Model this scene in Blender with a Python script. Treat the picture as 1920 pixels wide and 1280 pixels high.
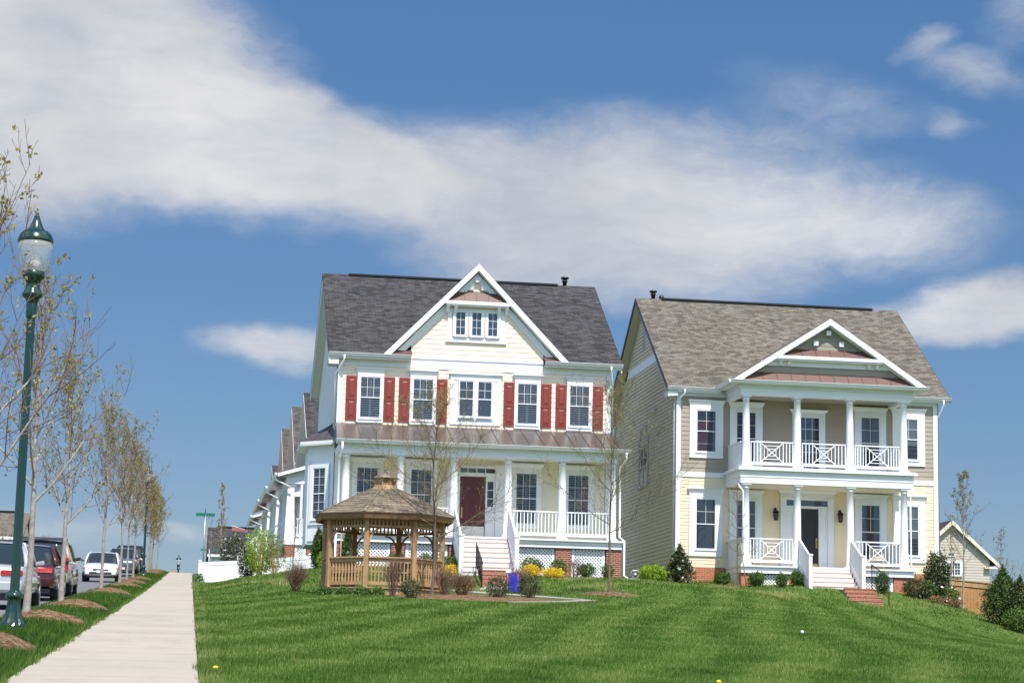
import bpy, bmesh, math, random
import numpy as np
from math import sin, cos, pi, radians, sqrt, atan2
from mathutils import Vector, Matrix

for o in list(bpy.data.objects):
    bpy.data.objects.remove(o)
S = bpy.context.scene
COL = S.collection
# eye is the origin; X = along the house fronts, Y = along the pavement, Z = up (metres)

# ------------------------------------------------------------------ camera
YAW, PITCH, ROLL = radians(8.49), radians(9.34), radians(1.29)
cd = bpy.data.cameras.new("camera"); cam = bpy.data.objects.new("camera", cd); COL.objects.link(cam)
cd.sensor_width = 36.0; cd.lens = 74.14; cd.clip_start = 0.5; cd.clip_end = 8000
_f = Vector((sin(YAW) * cos(PITCH), cos(YAW) * cos(PITCH), sin(PITCH)))
_r = Vector((cos(YAW), -sin(YAW), 0)); _u = _r.cross(_f)
_r2 = _r * cos(ROLL) + _u * sin(ROLL); _u2 = _u * cos(ROLL) - _r * sin(ROLL)
cam.matrix_world = Matrix(((_r2.x, _u2.x, -_f.x, 0), (_r2.y, _u2.y, -_f.y, 0), (_r2.z, _u2.z, -_f.z, 0), (0, 0, 0, 1)))
S.camera = cam

# ------------------------------------------------------------------ sun, sky, exposure
SUN_EL, SUN_AZ = radians(60), radians(8)          # azimuth measured from -Y towards +X
sd = Vector((sin(SUN_AZ) * cos(SUN_EL), -cos(SUN_AZ) * cos(SUN_EL), sin(SUN_EL)))
ld = bpy.data.lights.new("sun", 'SUN'); ld.energy = 4.6; ld.angle = radians(0.53); ld.color = (1.0, 0.955, 0.89)
sun = bpy.data.objects.new("sun", ld); COL.objects.link(sun)
sun.rotation_euler = sd.to_track_quat('Z', 'Y').to_euler()
S.view_settings.view_transform = 'Standard'; S.view_settings.look = 'None'
S.view_settings.exposure = 0.45; S.view_settings.gamma = 1.0
S.cycles.use_denoising = True
S.cycles.max_bounces = 8; S.cycles.transparent_max_bounces = 16

W = bpy.data.worlds.new("World"); S.world = W; W.use_nodes = True
nt = W.node_tree; nt.nodes.clear()
def N(tree, t, **kw):
    n = tree.nodes.new(t)
    for k, v in kw.items():
        if k.startswith('i_'):
            key = k[2:]
            n.inputs[int(key) if key.isdigit() else key].default_value = v
        else: setattr(n, k, v)
    return n
def math_(tree, op, a, b=None, c=None, clamp=False):
    n = tree.nodes.new('ShaderNodeMath'); n.operation = op; n.use_clamp = clamp
    for i, x in enumerate((a, b, c)):
        if x is None: continue
        if isinstance(x, (int, float)): n.inputs[i].default_value = x
        else: tree.links.new(x, n.inputs[i])
    return n.outputs[0]
def SKYC(el):
    # the clear blue is deeper than the model's, most of all near the horizon
    c = nt.nodes.new('ShaderNodeValToRGB'); nt.links.new(math_(nt, 'DIVIDE', el, radians(40)), c.inputs[0]); e = c.color_ramp.elements
    for i, (p, col) in enumerate(SKY_DEPTH):
        if i > 1: e.new(.9)
    for i, (p, col) in enumerate(SKY_DEPTH): e[i].position = p; e[i].color = (*col, 1)
    return c.outputs[0]
def build_sky():
    L = nt.links
    out = N(nt, 'ShaderNodeOutputWorld'); bg = N(nt, 'ShaderNodeBackground'); L.new(bg.outputs[0], out.inputs[0])
    sky = N(nt, 'ShaderNodeTexSky'); sky.sky_type = 'NISHITA'; sky.sun_disc = False
    sky.sun_elevation = SUN_EL; sky.sun_rotation = pi - SUN_AZ
    sky.air_density = 1.0; sky.dust_density = 0.1; sky.ozone_density = 4.0
    bg.inputs[1].default_value = 0.07
    tc = N(nt, 'ShaderNodeTexCoord')
    sep = N(nt, 'ShaderNodeSeparateXYZ'); L.new(tc.outputs['Generated'], sep.inputs[0])
    az = math_(nt, 'ARCTAN2', sep.outputs[0], sep.outputs[1]); el = math_(nt, 'ARCSINE', sep.outputs[2])
    cmb = N(nt, 'ShaderNodeCombineXYZ'); L.new(az, cmb.inputs[0]); L.new(el, cmb.inputs[1])
    # soft warp of the sky coordinates so that the cloud edges wander
    def warp(scale, amp, detail, sc=(1, 1, 1)):
        mp = N(nt, 'ShaderNodeMapping'); mp.inputs['Scale'].default_value = sc; L.new(cmb.outputs[0], mp.inputs[0])
        nz = N(nt, 'ShaderNodeTexNoise', i_Scale=scale, i_Detail=detail, i_Roughness=0.55); L.new(mp.outputs[0], nz.inputs['Vector'])
        s = N(nt, 'ShaderNodeVectorMath', operation='SUBTRACT'); L.new(nz.outputs['Color'], s.inputs[0]); s.inputs[1].default_value = (.5, .5, .5)
        m = N(nt, 'ShaderNodeVectorMath', operation='MULTIPLY'); L.new(s.outputs[0], m.inputs[0]); m.inputs[1].default_value = amp
        return m.outputs[0]
    ad = N(nt, 'ShaderNodeVectorMath', operation='ADD'); L.new(cmb.outputs[0], ad.inputs[0]); L.new(warp(9, (.07, .038, 0), 5, (1, 1.8, 1)), ad.inputs[1])
    w1 = ad.outputs[0]
    ad2 = N(nt, 'ShaderNodeVectorMath', operation='ADD'); L.new(w1, ad2.inputs[0]); L.new(warp(34, (.018, .010, 0), 6, (1, 2.0, 1)), ad2.inputs[1])
    w2 = ad2.outputs[0]
    total = None
    for (ca, ce, ra, re, rot, soft, amt) in CLOUDS:
        mp = N(nt, 'ShaderNodeMapping'); mp.vector_type = 'TEXTURE'
        mp.inputs['Location'].default_value = (radians(ca), radians(ce), 0)
        mp.inputs['Rotation'].default_value = (0, 0, radians(rot))
        mp.inputs['Scale'].default_value = (radians(ra), radians(re), 1)
        L.new(w2, mp.inputs[0])
        ln = N(nt, 'ShaderNodeVectorMath', operation='LENGTH'); L.new(mp.outputs[0], ln.inputs[0])
        mr = N(nt, 'ShaderNodeMapRange', interpolation_type='SMOOTHSTEP'); L.new(ln.outputs['Value'], mr.inputs[0])
        mr.inputs[1].default_value = 1.0 + soft; mr.inputs[2].default_value = 1.0 - soft
        mr.inputs[3].default_value = 0; mr.inputs[4].default_value = amt
        if total is None: total = mr.outputs[0]
        else:   # screen
            a = math_(nt, 'SUBTRACT', 1.0, total); b = math_(nt, 'SUBTRACT', 1.0, mr.outputs[0])
            total = math_(nt, 'SUBTRACT', 1.0, math_(nt, 'MULTIPLY', a, b))
    # streaky thinning
    mp = N(nt, 'ShaderNodeMapping'); mp.inputs['Scale'].default_value = (1, 3.2, 1); mp.inputs['Rotation'].default_value = (0, 0, radians(14)); L.new(w1, mp.inputs[0])
    st = N(nt, 'ShaderNodeTexNoise', i_Scale=16, i_Detail=7, i_Roughness=0.6); L.new(mp.outputs[0], st.inputs['Vector'])
    thin = N(nt, 'ShaderNodeMapRange'); L.new(st.outputs['Fac'], thin.inputs[0])
    thin.inputs[1].default_value = .30; thin.inputs[2].default_value = .62; thin.inputs[3].default_value = .78; thin.inputs[4].default_value = 1.0
    # ragged, feathered margins: fractal noise bites where the cloud is thin
    fb = N(nt, 'ShaderNodeTexNoise', i_Scale=42, i_Detail=9, i_Roughness=0.66); mq = N(nt, 'ShaderNodeMapping'); mq.inputs['Scale'].default_value = (1, 2.1, 1); mq.inputs['Rotation'].default_value = (0, 0, radians(10)); L.new(w2, mq.inputs[0]); L.new(mq.outputs[0], fb.inputs['Vector'])
    edge = math_(nt, 'MULTIPLY', math_(nt, 'MULTIPLY', total, math_(nt, 'SUBTRACT', 1.0, total)), 4.0)
    rag = math_(nt, 'MULTIPLY', math_(nt, 'MULTIPLY', math_(nt, 'SUBTRACT', fb.outputs['Fac'], .5), .8), edge)
    dens = math_(nt, 'MULTIPLY', math_(nt, 'ADD', total, rag, clamp=True), thin.outputs[0], clamp=True)
    # light and grey parts of the cloud
    sh = N(nt, 'ShaderNodeTexNoise', i_Scale=7, i_Detail=5, i_Roughness=0.55); L.new(w1, sh.inputs['Vector'])
    cr = N(nt, 'ShaderNodeValToRGB'); L.new(sh.outputs['Fac'], cr.inputs[0])
    cr.color_ramp.elements[0].position = .34; cr.color_ramp.elements[0].color = CLOUD_GREY
    cr.color_ramp.elements[1].position = .68; cr.color_ramp.elements[1].color = CLOUD_WHITE
    tint = N(nt, 'ShaderNodeMix', data_type='RGBA', blend_type='MULTIPLY'); tint.inputs[0].default_value = 1.0
    L.new(sky.outputs[0], tint.inputs[6]); L.new(SKYC(el), tint.inputs[7])
    mx = N(nt, 'ShaderNodeMix', data_type='RGBA'); L.new(dens, mx.inputs[0]); L.new(tint.outputs[2], mx.inputs[6]); L.new(cr.outputs[0], mx.inputs[7])
    # sky beside and behind the camera and overhead is brightened as added fill light
    da = math_(nt, 'ABSOLUTE', math_(nt, 'SUBTRACT', az, radians(9))); fa = N(nt, 'ShaderNodeMapRange', interpolation_type='SMOOTHSTEP'); L.new(da, fa.inputs[0]); fa.inputs[1].default_value = radians(28); fa.inputs[2].default_value = radians(85)
    fe = N(nt, 'ShaderNodeMapRange', interpolation_type='SMOOTHSTEP'); L.new(el, fe.inputs[0]); fe.inputs[1].default_value = radians(24); fe.inputs[2].default_value = radians(60)
    gain = math_(nt, 'MULTIPLY_ADD', math_(nt, 'MAXIMUM', fa.outputs[0], fe.outputs[0]), FILL_GAIN, 1.0)
    sc = N(nt, 'ShaderNodeVectorMath', operation='SCALE'); L.new(mx.outputs[2], sc.inputs[0]); L.new(gain, sc.inputs['Scale'])
    L.new(sc.outputs[0], bg.inputs[0])
FILL_GAIN = 1.0; SKY_DEPTH = [(.0, (.57, .63, .76)), (.10, (.61, .67, .80)), (.27, (.63, .77, .91)), (.46, (.65, .91, 1.08)), (1.0, (.8, .95, 1.1))]; CLOUD_GREY = (6.3, 6.4, 6.75, 1); CLOUD_WHITE = (8.8, 8.75, 8.8, 1)
# azimuth, elevation, half width, half height (degrees), rotation, softness, amount
CLOUDS = [
    (180, 38, 70, 24, 0, .4, .95), (-100, 40, 40, 20, 10, .5, .85), (110, 42, 40, 22, -10, .5, .85), (60, 62, 30, 14, 0, .5, .8),   # unseen banks behind and beside the camera, added for fill light
    (-7.47, 16.16, 9.27, 3.88, -4, 0.2, 0.98),
    (-0.97, 14.93, 6.23, 2.10, -15, 0.3, 0.97),
    (3.62, 14.10, 3.62, 1.45, -14, 0.45, 0.88),
    (9.88, 13.27, 5.65, 1.62, -8, 0.5, 0.88),
    (14.91, 13.02, 4.78, 1.16, -6, 0.6, 0.74),
    (10.80, 11.48, 4.78, 1.01, -4, 0.55, 0.7),
    (12.68, 14.86, 3.91, 0.72, 2, 0.85, 0.5),
    (18.40, 12.99, 2.75, 1.01, -14, 0.8, 0.5),
    (21.36, 10.24, 2.90, 0.87, 6, 0.4, 0.9),
    (1.92, 9.10, 1.74, 0.52, 2, 0.6, 0.75),
    (20.10, 17.23, 0.61, 0.29, 10, 0.85, 0.5),
    (21.45, 16.59, 1.04, 0.38, -12, 0.95, 0.5),
    (20.89, 15.16, 0.52, 0.29, -10, 0.9, 0.38),
    (22.40, 17.98, 0.72, 0.65, 0, 0.95, 0.35),
    (17.54, 15.91, 1.88, 0.58, -12, 1, 0.26),
    (-0.42, 3.75, 0.87, 0.23, 0, 0.9, 0.4),
    (-4.19, 3.75, 2.32, 0.43, 0, 0.9, 0.3),]
build_sky()

# ------------------------------------------------------------------ mesh helpers
class MB:
    """collects faces of one part; build() links them as ONE mesh object"""
    def __init__(s): s.v = []; s.f = []; s.mi = []; s.m = 0; s.sm = []; s.smooth = False
    def add(s, vs, fs):
        b = len(s.v); s.v += [tuple(p) for p in vs]
        for f in fs: s.f.append([b + i for i in f]); s.mi.append(s.m); s.sm.append(s.smooth)
    def quad(s, *p): s.add(p, [list(range(len(p)))])
    def box(s, x0, x1, y0, y1, z0, z1):
        v = [(x, y, z) for z in (z0, z1) for y in (y0, y1) for x in (x0, x1)]
        s.add(v, [(0, 2, 3, 1), (4, 5, 7, 6), (0, 1, 5, 4), (2, 6, 7, 3), (0, 4, 6, 2), (1, 3, 7, 5)])
    def hexa(s, lo, hi):      # two rings of four points
        n = len(lo); s.add(list(lo) + list(hi), [list(range(n))[::-1], list(range(n, 2 * n))] + [(i, (i + 1) % n, n + (i + 1) % n, n + i) for i in range(n)])
    def prism(s, poly, y0, y1):    # poly in XZ, extruded along Y
        s.hexa([(x, y0, z) for x, z in poly][::-1], [(x, y1, z) for x, z in poly][::-1])
    def prismx(s, poly, x0, x1):   # poly in YZ, extruded along X
        s.hexa([(x0, y, z) for y, z in poly], [(x1, y, z) for y, z in poly])
    def bar(s, a, b, w, h=None, up=(0, 0, 1)):
        h = h or w; a = Vector(a); b = Vector(b); d = (b - a).normalized(); up = Vector(up)
        if abs(d.dot(up)) > .98: up = Vector((0, 1, 0))
        r = d.cross(up).normalized() * (w / 2); u = r.cross(d).normalized() * (h / 2)
        s.hexa([a - r - u, a + r - u, a + r + u, a - r + u], [b - r - u, b + r - u, b + r + u, b - r + u])
    def tube(s, pts, rad, n=6, cap=True):
        pts = [Vector(p) for p in pts]; k = len(pts)
        if isinstance(rad, (int, float)): rad = [rad] * k
        vs = []; ref = Vector((0.31, 0.95, 0.1))
        for i, p in enumerate(pts):
            d = (pts[min(i + 1, k - 1)] - pts[max(i - 1, 0)]).normalized()
            r = d.cross(ref)
            if r.length < .05: r = d.cross(Vector((1, 0, 0)))
            r.normalize(); u = r.cross(d)
            for j in range(n):
                a = 2 * pi * j / n; vs.append(p + (r * cos(a) + u * sin(a)) * rad[i])
        fs = [(i * n + j, i * n + (j + 1) % n, (i + 1) * n + (j + 1) % n, (i + 1) * n + j) for i in range(k - 1) for j in range(n)]
        if cap: fs += [tuple(range(n))[::-1], tuple(range((k - 1) * n, k * n))]
        t = s.smooth; s.smooth = True; s.add(vs, fs); s.smooth = t
    def lathe(s, prof, c=(0, 0, 0), n=16, flute=0, fr=None):
        vs = []
        for i, (r, z) in enumerate(prof):
            for j in range(n):
                rr = r * (1 - flute * (j % 2)) if flute and (fr is None or fr[0] <= z <= fr[1]) else r
                a = 2 * pi * j / n; vs.append((c[0] + rr * cos(a), c[1] + rr * sin(a), c[2] + z))
        k = len(prof)
        fs = [(i * n + j, i * n + (j + 1) % n, (i + 1) * n + (j + 1) % n, (i + 1) * n + j) for i in range(k - 1) for j in range(n)]
        fs += [tuple(range(n))[::-1], tuple(range((k - 1) * n, k * n))]
        t = s.smooth; s.smooth = not flute; s.add(vs, fs); s.smooth = t
    def build(s, name, mats, parent=None, bevel=0, subsurf=0, at=None, uv=True):
        me = bpy.data.meshes.new(name)
        org = Vector((0, 0, 0))
        if parent is not None: org = Vector(parent.get('_o', (0, 0, 0)))
        elif at is not None: org = Vector(at)
        ov = (org.x, org.y, org.z)
        me.from_pydata([(p[0] - ov[0], p[1] - ov[1], p[2] - ov[2]) for p in s.v], [], s.f)
        if not isinstance(mats, (list, tuple)): mats = [mats]
        for m in mats: me.materials.append(m)
        me.polygons.foreach_set('material_index', s.mi); me.polygons.foreach_set('use_smooth', s.sm)
        if uv: face_uv(me, ov)
        me.update()
        o = bpy.data.objects.new(name, me); COL.objects.link(o)
        if parent is not None: o.parent = parent; o['_o'] = ov
        else: o.location = org; o['_o'] = ov
        if bevel:
            b = o.modifiers.new('bevel', 'BEVEL'); b.width = bevel; b.segments = 1; b.limit_method = 'ANGLE'; b.angle_limit = radians(50)
        if subsurf:
            b = o.modifiers.new('sub', 'SUBSURF'); b.levels = b.render_levels = subsurf
        return o
def face_uv(me, off):
    """metre UVs: u runs level along the face, v runs up it"""
    uvl = me.uv_layers.new(name='UVMap'); nl = len(me.loops)
    if nl == 0: return
    li = np.empty(nl, np.int32); me.loops.foreach_get('vertex_index', li)
    co = np.empty(len(me.vertices) * 3); me.vertices.foreach_get('co', co); co = co.reshape(-1, 3) + np.array(off)
    nf = len(me.polygons); nm = np.empty(nf * 3); me.polygons.foreach_get('normal', nm); nm = nm.reshape(-1, 3)
    lt = np.empty(nf, np.int32); me.polygons.foreach_get('loop_total', lt)
    pf = np.repeat(np.arange(nf), lt); n = nm[pf]
    t = np.stack([-n[:, 1], n[:, 0], np.zeros(nl)], 1); l = np.linalg.norm(t, axis=1)
    flat = l < .02; t[flat] = (1, 0, 0); l[flat] = 1; t /= l[:, None]
    b = np.cross(n, t); p = co[li]
    uv = np.stack([(p * t).sum(1), (p * b).sum(1)], 1).astype(np.float32)
    uvl.data.foreach_set('uv', uv.ravel())
def empty(name, loc, rz=0):
    o = bpy.data.objects.new(name, None); COL.objects.link(o); o.location = loc; o.rotation_euler = (0, 0, rz); o.empty_display_size = .2
    o['_o'] = (0, 0, 0) if rz else tuple(loc); return o
def tag(o, label=None, cat=None, group=None, kind=None):
    if label: o['label'] = label
    if cat: o['category'] = cat
    if group: o['group'] = group
    if kind: o['kind'] = kind
    return o
def thing(name, loc, label, cat, group=None, rz=0): return tag(empty(name, loc, rz), label, cat, group)
def local(root): root['_o'] = (0, 0, 0); return root         # parts given in the thing's own coordinates
def copy_tree(o, parent=None):
    c = o.copy(); COL.objects.link(c)
    if parent is not None: c.parent = parent
    for ch in list(o.children): copy_tree(ch, c)
    return c
def np_mesh(name, verts, faces, mats, parent=None, mi=None, at=None, smooth=False, attr=None):
    """verts (n,3), faces (m,k) of one size, straight from numpy"""
    me = bpy.data.meshes.new(name); nv, (nf, k) = len(verts), faces.shape
    me.vertices.add(nv); me.vertices.foreach_set('co', verts.astype(np.float32).ravel())
    me.loops.add(nf * k); me.loops.foreach_set('vertex_index', faces.astype(np.int32).ravel())
    me.polygons.add(nf); me.polygons.foreach_set('loop_start', np.arange(nf, dtype=np.int32) * k)
    try: me.polygons.foreach_set('loop_total', np.full(nf, k, np.int32))
    except Exception: pass
    for m in (mats if isinstance(mats, (list, tuple)) else [mats]): me.materials.append(m)
    if mi is not None: me.polygons.foreach_set('material_index', mi.astype(np.int32))
    me.polygons.foreach_set('use_smooth', np.full(nf, smooth, bool))
    if attr:
        for an, av in attr.items():
            a = me.attributes.new(an, 'FLOAT', 'POINT'); a.data.foreach_set('value', av.astype(np.float32))
    me.update(calc_edges=True); me.validate()
    o = bpy.data.objects.new(name, me); COL.objects.link(o)
    if parent is not None: o.parent = parent
    if at is not None: o.location = at
    return o

# ------------------------------------------------------------------ materials
def newmat(name):
    m = bpy.data.materials.new(name); m.use_nodes = True; t = m.node_tree
    return m, t, t.nodes['Principled BSDF'], t.links
def ramp(t, src, stops):
    c = t.nodes.new('ShaderNodeValToRGB'); t.links.new(src, c.inputs[0]); e = c.color_ramp.elements
    while len(e) < len(stops): e.new(.5)
    for i, (p, col) in enumerate(stops): e[i].position = p; e[i].color = (*col, 1)
    return c.outputs[0]
def bump(t, b, src, strength, dist=.01):
    n = t.nodes.new('ShaderNodeBump'); n.inputs['Strength'].default_value = strength; n.inputs['Distance'].default_value = dist
    t.links.new(src, n.inputs['Height']); t.links.new(n.outputs[0], b.inputs['Normal'])
def noise(t, scale, detail=4, rough=.55, vec=None, sc=None):
    n = N(t, 'ShaderNodeTexNoise', i_Scale=scale, i_Detail=detail, i_Roughness=rough)
    if vec is None: vec = t.nodes.new('ShaderNodeTexCoord').outputs['Object']
    if sc:
        mp = t.nodes.new('ShaderNodeMapping'); mp.inputs['Scale'].default_value = sc; t.links.new(vec, mp.inputs[0]); vec = mp.outputs[0]
    t.links.new(vec, n.inputs['Vector']); return n.outputs['Fac']
def mul(c, k): return tuple(min(1, x * k) for x in c)
def paint(name, col, rough=.5, var=.06, scale=1.2, metal=0, coat=0, spec=.5):
    m, t, b, L = newmat(name)
    f = noise(t, scale, 6, .65)
    L.new(ramp(t, f, [(.3, mul(col, 1 - var)), (.7, mul(col, 1 + var * .6))]), b.inputs['Base Color'])
    b.inputs['Roughness'].default_value = rough; b.inputs['Metallic'].default_value = metal
    b.inputs['Coat Weight'].default_value = coat; b.inputs['Coat Roughness'].default_value = .06
    b.inputs['Specular IOR Level'].default_value = spec
    return m
def uvnode(t): return t.nodes.new('ShaderNodeUVMap').outputs[0]
def shingle(name, c1, c2, c3):
    m, t, b, L = newmat(name); uv = uvnode(t)
    def bt(w, h, off, ca, cb, mort):
        br = N(t, 'ShaderNodeTexBrick', i_Scale=1.0); L.new(uv, br.inputs['Vector'])
        br.inputs['Brick Width'].default_value = w; br.inputs['Row Height'].default_value = h; br.inputs['Mortar Size'].default_value = mort
        br.offset = off; br.offset_frequency = 2; br.inputs['Bias'].default_value = 0.0
        br.inputs['Color1'].default_value = (*ca, 1); br.inputs['Color2'].default_value = (*cb, 1); br.inputs['Mortar'].default_value = (*mul(c1, .45), 1)
        return br
    a = bt(.27, .13, .37, c1, c2, .010); d = bt(.43, .13, .61, c3, c2, .0)
    mx = N(t, 'ShaderNodeMix', data_type='RGBA'); mx.inputs[0].default_value = .3
    L.new(a.outputs[0], mx.inputs[6]); L.new(d.outputs[0], mx.inputs[7])
    f = noise(t, .5, 5, .6); g = N(t, 'ShaderNodeMix', data_type='RGBA', blend_type='MULTIPLY'); g.inputs[0].default_value = 1
    L.new(mx.outputs[2], g.inputs[6]); L.new(ramp(t, f, [(.3, (.95, .95, .95)), (.7, (1.04, 1.04, 1.04))]), g.inputs[7])
    L.new(g.outputs[2], b.inputs['Base Color']); b.inputs['Roughness'].default_value = .95; b.inputs['Specular IOR Level'].default_value = .2
    bump(t, b, a.outputs['Fac'], -.4, .012)
    return m
def brickmat(name, c1, c2, mort):
    m, t, b, L = newmat(name); uv = uvnode(t)
    br = N(t, 'ShaderNodeTexBrick', i_Scale=1.0); L.new(uv, br.inputs['Vector'])
    br.inputs['Brick Width'].default_value = .215; br.inputs['Row Height'].default_value = .075; br.inputs['Mortar Size'].default_value = .008
    br.inputs['Color1'].default_value = (*c1, 1); br.inputs['Color2'].default_value = (*c2, 1); br.inputs['Mortar'].default_value = (*mort, 1); br.inputs['Bias'].default_value = -.1
    f = noise(t, 9, 4, .6); g = N(t, 'ShaderNodeMix', data_type='RGBA', blend_type='MULTIPLY'); g.inputs[0].default_value = 1
    L.new(br.outputs[0], g.inputs[6]); L.new(ramp(t, f, [(.3, (.8, .8, .8)), (.7, (1.15, 1.1, 1.1))]), g.inputs[7])
    L.new(g.outputs[2], b.inputs['Base Color']); b.inputs['Roughness'].default_value = .9; bump(t, b, br.outputs['Fac'], -.5, .008)
    return m
def woodmat(name, c1, c2, rough=.75, sc=(3, 3, 40)):
    m, t, b, L = newmat(name)
    uv = uvnode(t); f = noise(t, 1.0, 6, .6, uv, (5, 5, 1)); g = noise(t, 2.2, 3, .6)
    a = math_(t, 'ADD', math_(t, 'MULTIPLY', f, .5), math_(t, 'MULTIPLY', g, .5))
    L.new(ramp(t, a, [(.35, c1), (.65, c2)]), b.inputs['Base Color']); b.inputs['Roughness'].default_value = rough
    return m
def leafmat(name, c1, c2, c3=None, trans=.3, rough=.55):
    m, t, b, L = newmat(name)
    gi = t.nodes.new('ShaderNodeNewGeometry').outputs['Random Per Island']
    st = [(.0, c1), (.55, c2), (1.0, c3 or mul(c2, 1.35))]
    col = ramp(t, gi, st); L.new(col, b.inputs['Base Color']); b.inputs['Roughness'].default_value = rough; b.inputs['Specular IOR Level'].default_value = .3
    tr = t.nodes.new('ShaderNodeBsdfTranslucent'); L.new(col, tr.inputs[0])
    mx = t.nodes.new('ShaderNodeMixShader'); mx.inputs[0].default_value = trans
    L.new(b.outputs[0], mx.inputs[1]); L.new(tr.outputs[0], mx.inputs[2]); L.new(mx.outputs[0], t.nodes['Material Output'].inputs[0])
    return m
def glassmat(name, tint, clear, rough=.03):
    """window pane: a mirror-like sheet over a dark room; clear = share that lets the blind behind show"""
    m, t, b, L = newmat(name)
    b.inputs['Base Color'].default_value = (*tint, 1); b.inputs['Roughness'].default_value = rough; b.inputs['IOR'].default_value = 1.7
    f = noise(t, 2.0, 2, .5); bump(t, b, f, .02, .02)
    if clear:
        tr = t.nodes.new('ShaderNodeBsdfTransparent'); tr.inputs[0].default_value = (.86, .92, .98, 1)
        mx = t.nodes.new('ShaderNodeMixShader'); mx.inputs[0].default_value = clear
        L.new(b.outputs[0], mx.inputs[1]); L.new(tr.outputs[0], mx.inputs[2]); L.new(mx.outputs[0], t.nodes['Material Output'].inputs[0])
    return m
M = {}
M['white'] = paint('white_paint', (.80, .81, .83), .45, .03)
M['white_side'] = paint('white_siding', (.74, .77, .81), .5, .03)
M['cream'] = paint('cream_siding', (.87, .735, .585), .55, .03)
M['cream_back'] = paint('cream_siding_pale', (.80, .735, .58), .55, .03)
M['yellow'] = paint('yellow_siding', (.86, .705, .49), .55, .03)
M['beige'] = paint('beige_siding', (.37, .315, .25), .6, .04)
M['tan'] = paint('tan_siding', (.60, .52, .375), .6, .04)
M['grey_siding'] = paint('grey_siding', (.29, .265, .215), .6, .04)
M['soffit'] = paint('soffit_paint', (.72, .71, .66), .6, .03)
M['red'] = paint('shutter_red', (.22, .036, .024), .5, .06)
M['door_red'] = paint('door_dark_red', (.10, .012, .014), .35, .06)
M['black'] = paint('black_paint', (.012, .012, .014), .35, .1)
M['brown_metal'] = paint('brown_metal_roof', (.112, .052, .041), .55, .08, 3)
M['bronze_metal'] = paint('bronze_metal_roof', (.125, .103, .092), .34, .16, .9, metal=.35)
M['red_metal'] = paint('red_metal_roof', (.30, .06, .085), .45, .06)
M['shingle_dark'] = shingle('shingle_charcoal', (.017, .0168, .018), (.080, .078, .082), (.038, .037, .039))
M['shingle_tan'] = shingle('shingle_tan', (.052, .045, .038), (.195, .175, .146), (.108, .095, .079))
M['brick'] = brickmat('brick_red_brown', (.26, .075, .038), (.17, .05, .03), (.50, .36, .27))
M['brick_or'] = brickmat('brick_orange', (.46, .16, .075), (.38, .125, .06), (.50, .28, .19))
M['brick_path'] = brickmat('brick_step', (.36, .125, .07), (.30, .11, .065), (.42, .30, .22))
M['glass_blind'] = glassmat('window_glass_clear', (.02, .03, .04), .62)
M['glass_dark'] = glassmat('window_glass_dark', (.018, .022, .028), 0)
M['glass_blue'] = glassmat('window_glass_sky', (.03, .045, .06), 0, .08)
M['blind'] = paint('blind_slat', (.26, .29, .32), .6, .02)
M['unlit_space'] = paint('painted_dark', (.035, .04, .045), .9, .1)  # near-black colour that paints in the shade of rooms and under-porch space
M['curtain_red'] = paint('curtain_maroon', (.16, .035, .045), .9, .2, 6)
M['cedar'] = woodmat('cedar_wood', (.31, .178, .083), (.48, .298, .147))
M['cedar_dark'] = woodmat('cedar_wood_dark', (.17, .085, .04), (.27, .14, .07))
M['fence_wood'] = woodmat('fence_wood', (.33, .155, .05), (.47, .25, .095))
M['shake'] = shingle('cedar_shake', (.10, .078, .058), (.30, .25, .185), (.185, .15, .11))
M['vinyl'] = paint('white_vinyl', (.82, .83, .84), .35, .02)
M['green_iron'] = paint('green_iron_paint', (.003, .030, .020), .25, .15, 5, coat=.4)
M['sign_green'] = paint('sign_green', (.0, .17, .10), .45, .05)
M['steel'] = paint('galvanised_steel', (.38, .39, .40), .4, .1, 4, metal=.7)
M['brass'] = paint('brass', (.65, .45, .16), .3, .1, 4, metal=.9)
M['bark'] = paint('bark_grey', (.31, .28, .245), .9, .38, 11)
M['bark_dark'] = paint('bark_brown', (.155, .115, .085), .9, .25, 9)
M['twig_fine'] = paint('twig_purple_brown', (.20, .135, .11), .9, .2, 5)
M['twig'] = paint('twig_brown', (.17, .105, .075), .9, .2, 5)
M['stake'] = paint('stake_wood', (.34, .25, .17), .8, .15, 5)
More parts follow.
